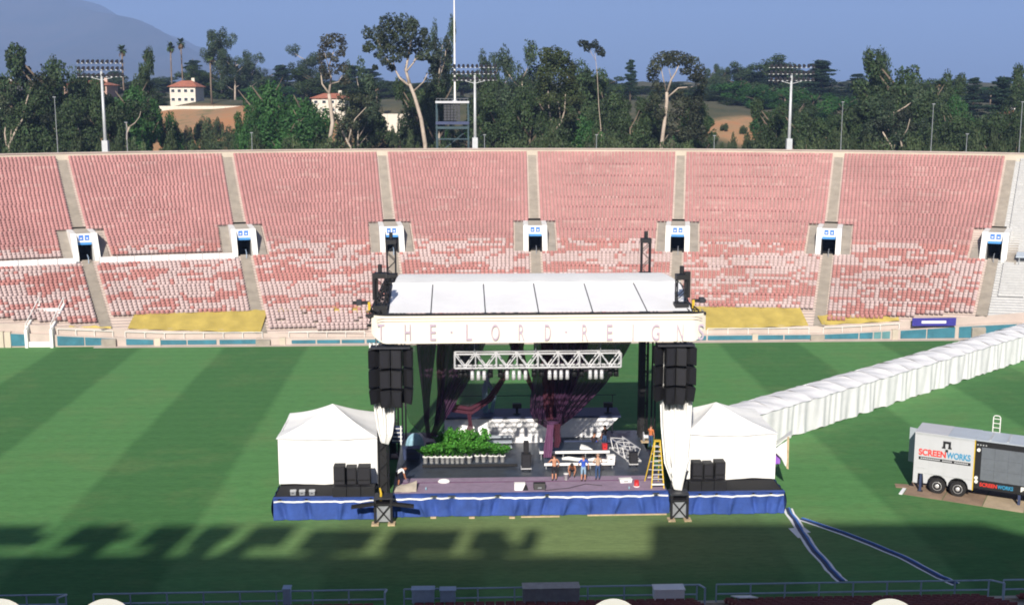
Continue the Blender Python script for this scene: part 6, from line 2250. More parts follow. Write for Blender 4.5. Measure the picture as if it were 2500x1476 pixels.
wedge('black wedge monitor on the mauve carpet before the workers', 1317, 1192, 'black')
p = STAGE.pix_z(1268, 1194, DECK + 0.02)
t = thing('white_wedge', 'white wedge shaped case on the mauve carpet at centre', 'case', STAGE, (p.x, p.y, DECK + 0.02))
MB().prism([(p.x - 0.32, p.y - 0.2, DECK + 0.02), (p.x + 0.2, p.y - 0.2, DECK + 0.02), (p.x + 0.38, p.y - 0.2, DECK + 0.46), (p.x - 0.32, p.y - 0.2, DECK + 0.46)], (0, 0.4, 0)).build('shell', M['canvas'], t, bevel=0.015)
MB().prism([(p.x + 0.22, p.y - 0.2, DECK + 0.02), (p.x + 0.55, p.y - 0.2, DECK + 0.02), (p.x + 0.40, p.y - 0.2, DECK + 0.42)], (0, 0.38, 0)).build('dark_end', M['black'], t)


def stack(label, u, v, w, h, d, on_cart=True):
    p = STAGE.pix_z(u, v, DECK)
    t = thing('speaker_on_cart', label, 'loudspeaker', STAGE, (p.x, p.y, DECK))
    MB().bb(p.x - w / 2 - 0.04, p.x + w / 2 + 0.04, p.y - 0.04, p.y + d, DECK + 0.16, DECK + 0.22).build('cart', M['alu'], t)
    for sx in (-1, 1):
        for yy in (p.y + 0.05, p.y + d - 0.05):
            MB().tube([(p.x + sx * w * 0.4 - 0.03, yy, DECK + 0.085), (p.x + sx * w * 0.4 + 0.03, yy, DECK + 0.085)], 0.085, 10).build('wheel', M['tyre'], t)
    MB().bb(p.x - w / 2, p.x + w / 2, p.y, p.y + d, DECK + 0.22, DECK + 0.22 + h).build('cabinet', M['black'], t, bevel=0.02)
    MB().bb(p.x - w / 2 + 0.05, p.x + w / 2 - 0.05, p.y - 0.025, p.y - 0.005, DECK + 0.27, DECK + 0.17 + h).build('grille', M['grille'], t)
    return t, p


s1, p1 = stack('tall black speaker on a silver cart right of the plants', 1285, 1150, 0.62, 0.95, 0.6)
MB().bb(p1.x - 0.17, p1.x + 0.17, p1.y + 0.1, p1.y + 0.5, DECK + 1.17, DECK + 2.0).build('upper_cabinet', M['black'], s1, bevel=0.02)
stack('small black speaker on a silver cart before the silver frame', 1547, 1139, 0.55, 0.75, 0.5)

# silver frame lying diagonally on stage right
p0, p1_ = STAGE.pix_z(1506, 1080, DECK + 0.5), STAGE.pix_z(1548, 1108, DECK + 0.5)
fr = thing('silver_frame', 'silver truss section lying diagonally at stage right', 'truss', STAGE, (p0.x, p0.y, DECK))
box_truss(fr, (p0.x, p0.y + 0.3, DECK + 0.45), (p1_.x, p1_.y, DECK + 0.45), 0.9, 0.75, 6, M['alu'], 0.04, 'frame')
for q in ((p0.x, p0.y + 0.3), (p1_.x, p1_.y)):
    MB().bb(q[0] - 0.5, q[0] + 0.5, q[1] - 0.05, q[1] + 0.05, DECK, DECK + 0.08).build('foot', M['alu'], fr)
p0 = STAGE.pix_z(1590, 1078, DECK)
for k, (u, v, lab) in enumerate([(1578, 1078, 'grey cable reel at the foot of the right rear tower'), (971, 1085, 'white trimmed equipment rack at stage left')]):
    p = STAGE.pix_z(u, v, DECK)
    if k == 0:
        t = thing('cable_reel', lab, 'reel', STAGE, (p.x, p.y, DECK))
        MB().lathe((p.x - 0.25, p.y, DECK + 0.38), [(0.38, 0), (0.38, 0.05), (0.15, 0.06), (0.15, 0.44), (0.38, 0.45), (0.38, 0.5)], 18, 0, 'x').build('drum', M['alu'], t)
        MB().bb(p.x - 0.4, p.x + 0.4, p.y - 0.25, p.y + 0.25, DECK, DECK + 0.06).build('base', M['wood'], t)
    else:
        t = thing('equipment_rack', lab, 'rack', STAGE, (p.x, p.y, DECK))
        for i in range(4):
            MB().bb(p.x - 0.42 + 0.06 * i, p.x + 0.35, p.y, p.y + 0.6, DECK + 0.12 + i * 0.3, DECK + 0.34 + i * 0.3).build('drawer', M['navy'], t)
            MB().bb(p.x - 0.40 + 0.06 * i, p.x + 0.33, p.y - 0.03, p.y - 0.005, DECK + 0.28 + i * 0.3, DECK + 0.33 + i * 0.3).build('trim', M['canvas'], t)
        MB().bb(p.x + 0.2, p.x + 0.28, p.y - 0.05, p.y + 0.02, DECK, DECK + 1.4).build('post', M['canvas'], t)
# blue tarpaulin hump at stage left
p = STAGE.pix_z(1012, 1098, DECK)


def hump(a, b):
    th_, ph = a * 2 * math.pi, b * math.pi / 2
    r_ = 0.62 * math.cos(ph) * (1 + 0.1 * math.sin(3 * th_) + 0.06 * math.sin(7 * th_))
    return (p.x + r_ * math.cos(th_), p.y + 0.8 + r_ * 0.9 * math.sin(th_), DECK + 0.95 * math.sin(ph) * (1 + 0.06 * math.sin(5 * th_)))


o = MB().grid(hump, 36, 12).build('tarp_cover', M['pale_blue_cloth'], None, STAGE, (p.x, p.y + 0.8, DECK), smooth=True)
tag(o, 'pale blue tarp covering a hump at stage left', 'tarp')
# dark covered console beside it
small_box('console', 'dark covered console below the pale blue tarp', 'console', 1004, 1118, DECK, 1.1, 0.7, 0.75, 'navy', 'navy')
# beige carpet heap at front left
p = STAGE.pix_z(990, 1202, DECK)


def heap(a, b):
    x = p.x - 0.72 + 1.40 * a
    y = p.y + 0.02 + 1.5 * b
    return (x, y, DECK + 0.03 + 0.28 * math.sin(math.pi * min(1, b * 1.02)) * (0.35 + 0.65 * a) + 0.4 * max(0, a - 0.45) * math.exp(-((b - 0.72) / 0.16) ** 2) + 0.02 * math.sin(9 * a + 5 * b))


o = MB().grid(heap, 20, 20).build('beige_carpet', M['beige'], None, STAGE, (p.x, p.y, DECK + 0.03), smooth=True)
tag(o, 'beige carpet folded in a heap at the front left corner', 'carpet')
# cable across carpet and loose bits
o = MB().tube([STAGE.pix_z(u, v, DECK + 0.05) for u, v in ((1330, 1196), (1390, 1190), (1430, 1180), (1470, 1184))], 0.02, 5).build('floor_cable', M['black'], None, STAGE, STAGE.pix_z(1330, 1196, DECK + 0.03))
tag(o, 'thin black cable on the mauve carpet', 'cable')
for k, (u, v) in enumerate(((1040, 1195), (1536, 1193))):
    q = STAGE.pix_z(u, v, DECK + 0.02)
    o = MB().lathe((q.x, q.y, DECK + 0.022), [(0.05, 0.0), (0.05, 0.12), (0.02, 0.15), (0.02, 0.2)], 10).build('water_bottle', M['pale_blue_cloth'], None, STAGE, (q.x, q.y, DECK + 0.02), smooth=True)
    tag(o, 'small pale bottle on the carpet, %s' % ('left, near the beige carpet' if k == 0 else 'right, near the red bucket'), 'bottle', 'small bottles on the carpet')

# ---- potted plants
rgp = np.random.default_rng(3)
plant_meshes = []
for k in range(4):
    V, Q, C = [], [], []
    n0 = 0
    for s in range(34):
        a = rgp.random() * 6.28
        el = rgp.uniform(1.0, 1.5)
        L = rgp.uniform(0.6, 1.25)
        d0 = np.array((math.cos(a), math.sin(a), 0))
        side = np.array((-math.sin(a), math.cos(a), 0))
        pq = np.array((0, 0, 0.46)) + d0 * 0.05
        for j in range(5):
            w = (0.015, 0.05, 0.085, 0.06, 0.005)[j]
            V += [pq - side * w, pq + side * w]
            cc = np.array((0.055, 0.20, 0.025)) * rgp.uniform(0.6, 1.5)
            C += [cc, cc]
            if j: Q.append((n0 + 2 * j - 2, n0 + 2 * j - 1, n0 + 2 * j + 1, n0 + 2 * j))
            pq = pq + (d0 * math.cos(el) + np.array((0, 0, math.sin(el)))) * L / 4
            el -= 0.27
        n0 += 10
    bl_ = [((rgp.normal() * 0.16, rgp.normal() * 0.16, 0.92 + 0.5 * rgp.random()), (0.24, 0.24, 0.24), 40, 0.8 + 0.5 * rgp.random()) for _ in range(6)]
    V2, Q2, C2 = leaf_arrays(bl_, 0.09, (0.075, 0.27, 0.035), rgp)
    VV = np.concatenate([np.array(V), V2])
    QQ = np.concatenate([np.array(Q), Q2 + len(V)])
    me = np_mesh('foliage', VV, QQ, np.concatenate([np.array(C), C2]))
    me.materials.append(M['leaf'])
    plant_meshes.append(me)
potb = MB().lathe((0, 0, 0), [(0.15, 0.0), (0.19, 0.40), (0.205, 0.40), (0.205, 0.46), (0.18, 0.46), (0.175, 0.42)], 18)
potme = potb.mesh('pot', (0, 0, 0), True)
potme.materials.append(M['canvas'])
front_us = [1039, 1054, 1067, 1081, 1093, 1105, 1117, 1129, 1146, 1165, 1181, 1198, 1211, 1227]
spots = [(u, 1129 - (3 if k > 8 else 0), 'front') for k, u in enumerate(front_us)] + [(u, 1112, 'back') for u in (1075, 1092, 1110, 1128, 1145, 1162, 1180)]
cnt = {'front': 0, 'back': 0}
PL = DECK + 0.22
for (u, v, row) in spots:
    cnt[row] += 1
    q = STAGE.pix_z(u, v, PL)
    t = thing('potted_plant', 'leafy plant in a white pot, %s from the left in the %s row' % (ORD[cnt[row]], row), 'plant', STAGE, (q.x, q.y, PL), 'potted plants on the stage')
    hgt = (0.85 if row == 'front' else 1.25) * rgp.uniform(0.85, 1.2) * (1.0 if 1060 < u < 1190 else 0.8)
    t.rotation_euler.z += rgp.random() * 6.28
    po = mesh_obj('pot', potme, M['canvas'], t)
    fo = mesh_obj('foliage', plant_meshes[int(rgp.integers(0, 4))], M['leaf'], t)
    fo.scale = (1.0, 1.0, 1.0 * hgt)
    fo.location.z = 0.46 * (1 - hgt)

# ---- subwoofers on the wing decks
for (label, us_, vb) in [('left', [(814, 843, 1137, 1210), (843, 870, 1140, 1206), (873, 905, 1138, 1206)], 0), ('right', [(1690, 1716, 1128, 1196), (1720, 1744, 1130, 1196), (1745, 1772, 1126, 1192)], 0)]:
    for k, (ua, ub, vt, vb_) in enumerate(us_):
        a, b = STAGE.pix_z(ua, vb_, DECK), STAGE.pix_z(ub, vb_, DECK)
        y = a.y + (0.35 if k == 1 else 0.1)
        h = STAGE.pix_y(ua, vt, y + 0.1).z - DECK
        t = thing('subwoofer_stack', 'black subwoofer stack on the %s side deck, %s from the left' % (label, ORD[k + 1]), 'loudspeaker', STAGE, ((a.x + b.x) / 2, y, DECK), 'subwoofer stacks on the side decks')
        for j in range(2):
            MB().bb(a.x + 0.02, b.x - 0.02, y, y + 0.8, DECK + 0.01 + j * h / 2, DECK + (j + 1) * h / 2 - 0.015).build('cabinet', M['black'], t, bevel=0.015)
            MB().bb(a.x + 0.07, b.x - 0.07, y - 0.015, y - 0.003, DECK + 0.08 + j * h / 2, DECK + (j + 1) * h / 2 - 0.08).build('grille', M['grille'], t)
    a, b = STAGE.pix_z(us_[0][0] if label == 'left' else 1678, 1209 if label == 'left' else 1195, DECK), STAGE.pix_z(917 if label == 'left' else 1770, 1209 if label == 'left' else 1195, DECK)
    y = a.y - 0.55
    t = thing('subwoofer_row', 'low black subwoofer row in front of the %s stacks' % label, 'loudspeaker', STAGE, ((a.x + b.x) / 2, y, DECK), 'low subwoofer rows')
    for j in range(3):
        xa, xb = a.x + (b.x - a.x) * j / 3, a.x + (b.x - a.x) * (j + 1) / 3
        MB().bb(xa + 0.01, xb - 0.01, y, y + 0.6, DECK + 0.01, DECK + 0.72).build('cabinet', M['black'], t, bevel=0.015)
for k, u in enumerate((716, 738, 762)):
    q = STAGE.pix_z(u, 1206, DECK)
    o = small_box('grey_case', 'small grey case on the left side deck, %s from the left' % ORD[k + 1], 'case', u, 1207, DECK, 0.34, 0.3, 0.26, 'steel', 'galv')
    o['group'] = 'small grey cases on the left side deck'

# ---- white tents


def tent(side, xa, xb, y0, y1, peak_u, peak_v, group='white tents beside the stage'):
    t = thing('white_tent', 'white peaked tent at the %s of the stage' % side, 'tent', STAGE, ((xa + xb) / 2, (y0 + y1) / 2, DECK), group)
    zf, ze = DECK + 0.02, 4.45
    yc = (y0 + y1) / 2
    pk = STAGE.pix_y(peak_u, peak_v, yc)
    cor = [(xa - 0.12, y0 - 0.12), (xb + 0.12, y0 - 0.12), (xb + 0.12, y1 + 0.12), (xa - 0.12, y1 + 0.12)]
    names = []
    for i in range(4):
        c0, c1 = cor[i], cor[(i + 1) % 4]

        def slope(a, b):
            ex, ey = c0[0] + (c1[0] - c0[0]) * a, c0[1] + (c1[1] - c0[1]) * a
            k = b
            sag = -0.28 * math.sin(math.pi * k) * (0.45 + 0.55 * math.sin(math.pi * a)) - 0.10 * math.sin(math.pi * a) * (1 - k)
            return (ex + (pk.x - ex) * k, ey + (pk.y - ey) * k, ze + (pk.z - ze) * k + sag + 0.015 * math.sin(a * 17) * (1 - k))
        MB().grid(slope, 18, 12).build('roof_slope', M['canvas'], t, smooth=True)

    def wallgrid(c0, c1, nm, ph):
        def fn(a, b):
            x, y = c0[0] + (c1[0] - c0[0]) * a, c0[1] + (c1[1] - c0[1]) * a
            n = Vector((c1[1] - c0[1], -(c1[0] - c0[0]), 0)).normalized()
            d = 0.035 * math.sin(a * 13 + ph) * (0.3 + 0.7 * (1 - b)) + 0.02 * math.sin(a * 31 + b * 2)
            return (x + n.x * d, y + n.y * d, zf + 0.05 + (ze - zf - 0.06) * b + (0.04 * math.sin(a * 9 + ph) if b < 0.01 else 0))
        MB().grid(fn, 60, 10).build(nm, M['canvas'], t, smooth=True)
    cw = [(xa, y0), (xb, y0), (xb, y1), (xa, y1)]
    wallgrid(cw[0], cw[1], 'front_wall', 1.0)
    wallgrid(cw[3], cw[0], 'side_wall', 2.0)
    if side == 'left': wallgrid(cw[1], cw[2], 'side_wall', 0.4)
    wallgrid(cw[2], cw[3], 'back_wall', 3.0)
    for (x, y) in cw:
        MB().tube([(x * 0.998, y + 0.02, zf), (x * 0.998, y + 0.02, ze)], 0.035, 6).build('pole', M['galv'], t)
    return t, pk


yt0 = STAGE.pix_z(800, 1183, DECK).y + 0.05
xl0, xl1 = STAGE.pix_y(680, 1120, yt0).x, STAGE.pix_y(921, 1120, yt0).x
tent('left', xl0, xl1, yt0, yt0 + 6.1, 812, 985)
yt1 = STAGE.pix_z(1800, 1171, DECK).y + 0.05
xr0, xr1 = STAGE.pix_y(1672, 1120, yt1).x, STAGE.pix_y(1893, 1120, yt1).x
rtent, pk = tent('right', xr0, xr1, yt1, yt1 + 6.1, 1748, 981)
# open side flap and violet curtain in the doorway
cloth('door_flap', '', '', [(1893, 1092), (1905, 1085), (1918, 1078), (1926, 1068)], [(1893, 1104), (1908, 1118), (1916, 1135), (1924, 1143)], yt1 + 0.9, 'canvas_grey', 1, 0.06, parent=rtent, nu=16, nv=16)
cloth('violet_curtain', '', '', [(1889, 1098), (1889, 1132)], [(1907, 1100), (1904, 1131)], yt1 + 1.3, 'violet', 2, 0.05, parent=rtent, nu=14, nv=10)
cloth('flap_frame', '', '', [(1922, 1066), (1920, 1142)], [(1927, 1064), (1925, 1145)], yt1 + 0.8, 'wood', 1, 0.01, parent=rtent, nu=2, nv=6)
MB().prism([STAGE.pix_y(1892, 1092, yt1 + 0.3), STAGE.pix_y(1928, 1064, yt1 + 1.2), STAGE.pix_y(1934, 1050, yt1 + 4.0), STAGE.pix_y(1893, 1080, yt1 + 0.1)], (0, 0.02, 0.05)).build('awning', M['canvas'], rtent)

# ================================================================ covered white walkway to the right
A0 = PZ(1932, 1066, 0)
A1 = PZ(2500, 880, 0)
wd_ = (A1 - A0).normalized()
wl_ = (A1 - A0).length
WALK = Frame(A0, math.atan2(wd_.y, wd_.x))
wk = thing('covered_walkway', 'long white fabric covered walkway running from the right tent', 'walkway', WALK, (0, 0, 0))
BAY = 2.5
nb = int((wl_ + 22) / BAY)
rgw = random.Random(9)
for i in range(-3, nb - 3):
    x0, x1 = i * BAY, (i + 1) * BAY
    ph = rgw.random() * 6
    hgt = 2.55
    k1, k2, k3 = rgw.uniform(5, 12), rgw.uniform(14, 27), rgw.uniform(0.5, 1.6)

    def wfn(a, b):
        x = x0 - 0.04 + (x1 - x0 + 0.08) * a
        d = 0.06 * math.sin(x * 2.6 + 1.3 * math.sin(x * 0.7) + 0.9 * b) * (0.3 + 0.7 * (1 - b)) + 0.03 * math.sin(x * 6.3 + 2.0 * math.sin(x * 1.1) - 1.6 * b) - 0.10 * (1 - b) * math.sin(math.pi * x / BAY) ** 2
        if i % 2: d -= 0.012
        return (x, d, 0.03 + (hgt - 0.05) * b + (0.07 * math.sin(x * 2.1) + 0.04 * math.sin(x * 5.3) if b < 0.01 else 0))
    if True:
        MB().grid(wfn, 22, 8).build('wall_sheet', M['walk_canvas'], wk, smooth=True)
        MB().grid(lambda a, b: (x0 + (x1 - x0) * a, 3.05 + 0.05 * math.sin(a * 9 + ph), 0.03 + hgt * b), 10, 4).build('back_sheet', M['walk_canvas'], wk, smooth=True)

    def rfn(a, b):
        x = x0 - 0.06 + (x1 - x0 + 0.16) * a
        crown = 0.34 * math.sin(math.pi * b) + 0.03 * math.sin(a * k1 + b * 9 + ph)
        sag = -0.11 * k3 * math.sin(math.pi * a) * (0.35 + 0.65 * math.sin(math.pi * b))
        return (x, -0.1 + 3.25 * b, hgt + 0.02 + crown + sag + 0.03 * (1 - a))
    MB().grid(rfn, 12, 10).build('roof_sheet', M['walk_canvas'], wk, smooth=True)
    MB().tube([(x0 + 0.3, 0.25, 0.0), (x0 + 0.3, 0.25, hgt - 0.15), (x0 + 0.3, 1.5, hgt + 0.1), (x0 + 0.3, 2.8, hgt - 0.15), (x0 + 0.3, 2.8, 0)], 0.035, 6).build('frame_hoop', M['galv'], wk)
MB().grid(lambda a, b: (-3 * BAY + 0.02 * math.sin(b * 7), 3.0 * a, 0.03 + 2.5 * b), 8, 6).build('end_sheet', M['walk_canvas'], wk, smooth=True)

# ================================================================ video screen trailer at the right
tl_ = thing('screen_trailer', 'white video screen trailer with red and blue lettering on plywood', 'trailer', TRAILER, (0, 0, 0))
TL, TWD, TB, TT = 14.5, 2.55, 0.62, 4.0
XW = 3.75          # end of the white part, where the screen begins
# white rear body with wheel arches cut into its lower edge
arch = []
wheels = (1.55, 2.85)
outline = [(0.0, TT), (0.0, TB - 0.05), (0.28, TB - 0.05), (0.3, 1.25), (0.62, 1.25), (0.68, TB), (wheels[0] - 0.68, TB)]
for wc in wheels:
    for k in range(9):
        an = math.pi - math.pi * k / 8
        outline.append((wc + 0.64 * math.cos(an), 0.66 + 0.64 * math.sin(an)))
outline += [(XW, TB), (XW, TT)]
MB().prism([(x, 0.0, z) for x, z in outline], (0, 0.06, 0)).build('side_panel', M['trailer_white'], tl_)
MB().bb(0.0, XW, 0.07, TWD, 1.35, TT).build('body', M['trailer_white'], tl_)
MB().bb(-0.02, XW * 0.55, -0.02, TWD, TT + 0.002, TT + 0.06).build('roof_sheet', M['trailer_white'], tl_)
MB().bb(XW * 0.55 + 0.01, XW + 0.1, 0.0, TWD, TT + 0.002, TT + 0.05).build('roof_sheet', M['trailer_roof'], tl_)
MB().bb(0.3, TL, 0.35, TWD - 0.3, 0.75, 1.3).build('chassis', M['black'], tl_)
MB().bb(XW - 0.03, XW + 0.03, -0.015, 0.1, TB, TT).build('corner_trim', M['yellow'], tl_)
MB().bb(XW + 0.05, TL, 0.06, TWD, 0.78, TT - 0.05).build('screen_frame', M['black'], tl_)
MB().bb(XW + 0.05, TL, 0.1, TWD, TT - 0.048, TT + 0.02).build('roof_rail', M['trailer_roof'], tl_)
for i in range(9):
    x = XW + 0.8 + i * 1.05
    MB().bb(x, x + 0.12, 0.3, TWD - 0.2, TT + 0.022, TT + 0.07).build('roof_rib', M['galv'], tl_)
# the screen is made of modules
sx0, sx1, sz0, sz1 = XW + 0.42, TL - 0.5, 1.38, TT - 0.42
nxm, nzm = 12, 3
for i in range(nxm):
    for j in range(nzm):
        MB().bb(sx0 + (sx1 - sx0) * i / nxm + 0.004, sx0 + (sx1 - sx0) * (i + 1) / nxm - 0.004, 0.0, 0.055, sz0 + (sz1 - sz0) * j / nzm + 0.004, sz0 + (sz1 - sz0) * (j + 1) / nzm - 0.004).build('screen_module', M['screen_grey'], tl_)
for (x, z) in ((XW + 0.24, TT - 0.62), (XW + 0.2, 1.25), (XW + 0.18, 1.5)):
    MB().lathe((x, 0.05, z), [(0.11, -0.10), (0.11, 0.0)], 12, 0, 'y').build('marker_light', M['white'], tl_)
for k in range(4):
    MB().bb(XW + 0.12 + k * 0.17, XW + 0.2 + k * 0.17, 0.03, 0.058, TT - 0.33, TT - 0.25).build('rivet_plate', M['galv'], tl_)
for wc in wheels:
    wt = MB().lathe((wc, 0.05, 0.52), [(0.30, 0.0), (0.50, 0.01), (0.525, 0.06), (0.525, 0.24), (0.50, 0.29), (0.3, 0.3)], 28, 0, 'y')
    wo_ = wt.build('wheel', M['tyre'], tl_, smooth=False)
    rm = MB().lathe((wc, 0.03, 0.52), [(0.02, 0.02), (0.12, 0.0), (0.14, 0.05), (0.24, 0.06), (0.29, 0.0), (0.30, 0.05)], 24, 0, 'y').mesh('rim', BASE[tl_.name], True)
    rm.materials.append(M['alu'])
    ro = bpy.data.objects.new('rim', rm)
    COL.objects.link(ro)
    ro.parent = wo_
    MB().lathe((wc, TWD - 0.4, 0.52), [(0.30, 0.0), (0.50, 0.01), (0.525, 0.06), (0.525, 0.24), (0.50, 0.29), (0.3, 0.3)], 24, 0, 'y').build('wheel', M['tyre'], tl_)
    MB().bb(wc - 0.6, wc + 0.6, 0.1, 0.6, 1.16, 1.3).build('wheel_arch', M['black'], tl_)
for xs_ in (0.95, 1.9, 2.85):
    MB().bb(xs_ - 0.012, xs_ + 0.012, -0.006, -0.001, 1.34, TT - 0.05).build('panel_seam', M['galv'], tl_)
MB().bb(0.0, XW - 0.04, -0.02, -0.001, TT - 0.09, TT - 0.01).build('top_rail', M['galv'], tl_)
MB().bb(0.7, XW - 0.04, -0.02, -0.001, 1.29, 1.33).build('rub_rail', M['galv'], tl_)
# open rear door and step
MB().prism([(-0.02, TWD - 0.05, 1.15), (-0.85, TWD + 0.25, 1.15), (-0.85, TWD + 0.25, 3.55), (-0.02, TWD - 0.05, 3.55)], (0.03, 0.06, 0)).build('open_door', M['trailer_roof'], tl_)
MB().prism([(-0.03, 0.3, 1.25), (-0.03, TWD - 0.2, 1.25), (-0.03, TWD - 0.2, 3.6), (-0.03, 0.3, 3.6)], (-0.02, 0, 0)).build('rear_face', M['navy'], tl_)
MB().bb(0.42, 0.56, 0.0, 0.16, 0.02, 1.2).build('support_leg', M['navy'], tl_)
MB().bb(0.32, 0.66, -0.08, 0.24, 0.012, 0.05).build('support_foot', M['dark_steel'], tl_)
for xx in (6.5, 9.5, 12.5):
    MB().bb(xx, xx + 0.16, 0.2, 0.36, 0.02, 0.8).build('support_leg', M['navy'], tl_)
# lettering


def letter_part(name, body, x, z, h, w, m, bold=0.0):
    me, w_ = text_mesh(name, body, h, w, 0.01, bold)
    o = mesh_obj(name, me, M[m], tl_)
    o.location = Vector((x, -0.008, z)) - BASE[tl_.name]
    return o


letter_part('red_lettering', 'SCREEN', 0.28, 2.52, 0.44, 1.72, 'logo_red', 0.035)
letter_part('blue_lettering', 'WORKS', 2.03, 2.52, 0.44, 1.5, 'logo_teal', 0.035)
MB().bb(0.3, 3.55, -0.012, -0.002, 2.22, 2.42).build('black_strip', M['black'], tl_)
for k in range(24):
    if k in (10, 16): continue
    x = 0.42 + k * 0.125
    MB().bb(x, x + 0.088, -0.018, -0.0125, 2.28, 2.37).build('strip_mark', M['trailer_white'], tl_)
o = MB()
for xa_, xb_, za_, zb_ in ((1.78, 1.93, 3.18, 3.62), (2.12, 2.27, 3.18, 3.62), (1.78, 2.27, 3.5, 3.66), (1.72, 1.95, 3.16, 3.26), (2.1, 2.33, 3.16, 3.26)):
    o.bb(xa_, xb_, -0.012 - 0.002 * za_, -0.003, za_, zb_)
o.build('horseshoe_mark', M['black'], tl_)
MB().box((2.03, -0.008, 3.02), (0.17, 0.012, 0.17)).build('dot_mark', M['black'], tl_)
MB().bb(0.2, 0.85, -0.01, -0.002, 1.62, 1.67).build('small_print', M['galv'], tl_)
o = letter_part('red_lettering', 'SCREEN', XW + 0.42, 0.95, 0.26, 1.05, 'logo_red', 0.03)
o.location.y += 0.055
o = letter_part('blue_lettering', 'WORKS', XW + 1.5, 0.95, 0.26, 0.95, 'logo_teal', 0.03)
o.location.y += 0.055
o = letter_part('white_lettering', 'BIG', XW + 2.9, 0.95, 0.34, 0.95, 'white', 0.05)
o.location.y += 0.055
o = MB().bb(XW + 4.1, XW + 4.2, 0.04, 0.052, 0.95, 1.29).build('white_lettering', M['white'], tl_)

# ladder standing up behind the trailer roof
p = TRAILER.to_local(PY(2433, 1062, 76.5))
ld = thing('roof_ladder', 'white ladder end rising above the trailer roof', 'ladder', TRAILER, (p.x, TWD + 0.05, 1.0))
for sx in (-0.22, 0.22):
    MB().tube([(p.x + sx, TWD + 0.08, 0.8), (p.x + sx, TWD + 0.08, 5.0), (p.x + sx * 0.6, TWD + 0.08, 5.12)], 0.03, 6).build('stile', M['white'], ld)
for z in np.arange(1.0, 5.0, 0.3):
    MB().tube([(p.x - 0.22, TWD + 0.08, z), (p.x + 0.22, TWD + 0.08, z)], 0.022, 6).build('rung', M['white'], ld)
MB().tube([(p.x - 0.13, TWD + 0.08, 5.12), (p.x + 0.13, TWD + 0.08, 5.12)], 0.03, 6).build('rung', M['white'], ld)

# plywood sheets under the trailer
k = 0
for i in range(7):
    for j in range(2):
        x0, y0 = -0.35 + i * 2.46, -1.15 + j * 2.46
        cold = 'plywood_pale' if (i in (2, 3) and j == 0) else 'plywood'
        o = MB().bb(x0, x0 + 2.42, y0, y0 + 2.42, 0.004 + 0.001 * ((i + j) % 2), 0.022).build('plywood_sheet', M[cold], None, TRAILER, (x0, y0, 0.0))
        tag(o, '%s plywood sheet under the trailer, %s from its rear, %s row' % ('pale' if cold.endswith('pale') else 'brown', ORD[i + 1], 'front' if j == 0 else 'back'), 'plywood', 'plywood sheets under the trailer')
o = MB().bb(-0.62, -0.4, -1.25, 0.1, 0.004, 0.05).build('white_board_edge', M['canvas_grey'], None, TRAILER, (-0.5, -0.6, 0))
tag(o, 'thin white board at the rear edge of the plywood', 'board')
o = MB().box((-0.75, 0.55, 0.02), (0.9, 0.8, 0.03), 0.3).build('loose_plywood', M['plywood'], None, TRAILER, (-0.75, 0.55, 0))
tag(o, 'small loose brown board behind the trailer', 'board')

# ================================================================ cable covers on the grass at the right front


def strip(name, label, pts, w, m, z, group):
    P = [PZ(u, v, z) for u, v in pts]
    ls, rs = [], []
    for i, q in enumerate(P):
        d = (P[min(i + 1, len(P) - 1)] - P[max(i - 1, 0)]).normalized()
        n = Vector((-d.y, d.x, 0)) * w / 2
        ls.append(q + n)
        rs.append(q - n)
    mb = MB()
    for i in range(len(P) - 1):
        mb.prism([ls[i], rs[i], rs[i + 1], ls[i + 1]], (0, 0, 0.03))
    return mb, P


def runner(label, pts):
    P = [PZ(u, v, 0) for u, v in pts]
    t = thing('cable_runner', label, 'cable cover', WORLD, P[0], 'blue and white cable runners on the grass')
    rg = random.Random(len(label))
    n = 14
    Q = []
    for i in range(n + 1):
        s = i / n * (len(P) - 1)
        j = min(int(s), len(P) - 2)
        q = P[j].lerp(P[j + 1], s - j)
        Q.append(q + Vector((rg.uniform(-0.05, 0.05), 0, 0)))
    for (off, w, m, z) in ((0.0, 0.30, 'navy', 0.05), (-0.24, 0.15, 'canvas_grey', 0.012), (0.25, 0.13, 'canvas_grey', 0.014), (0.08, 0.11, 'blue', 0.085)):
        mb = MB()
        ww = w
        rows = []
        for i, q in enumerate(Q):
            d = (Q[min(i + 1, n)] - Q[max(i - 1, 0)]).normalized()
            nn = Vector((-d.y, d.x, 0))
            w_ = ww * (1 + rg.uniform(-0.2, 0.25))
            rows.append((q + nn * (off - w_ / 2), q + nn * (off + w_ / 2)))
        for i in range(n):
            a, b = rows[i], rows[i + 1]
            base = [Vector((p_.x, p_.y, 0.004)) for p_ in (a[0], a[1], b[1], b[0])]
            top = [Vector((p_.x, p_.y, z)) for p_ in (a[0], a[1], b[1], b[0])]
            mb.add(base + top, [(4, 5, 6, 7), (0, 1, 5, 4), (1, 2, 6, 5), (2, 3, 7, 6), (3, 0, 4, 7)])
        mb.build('cover', M[m], t)
    return t


runner('blue cable runner with white edges leading straight down from the stage corner', [(1922, 1240), (1952, 1290), (1990, 1345), (2035, 1398), (2055, 1418)])
runner('longer blue cable runner with white edges fanning off to the right', [(1958, 1266), (2080, 1308), (2200, 1358), (2290, 1405), (2335, 1425)])
for k, (u, v, w, r_) in enumerate([(1944, 1300, 0.8, 0.5), (1958, 1288, 0.7, 0.9)]):
    q = PZ(u, v, 0)
    o = MB().box((q.x, q.y, 0.012), (w * 0.5, 1.6, 0.012), r_ * 0.25).build('white_sheet', M['canvas_grey'], None, WORLD, (q.x, q.y, 0.0))
    tag(o, ('left' if k == 0 else 'right') + ' loose white sheet beside the straight cable runner', 'sheet', 'loose sheets by the cable runner')

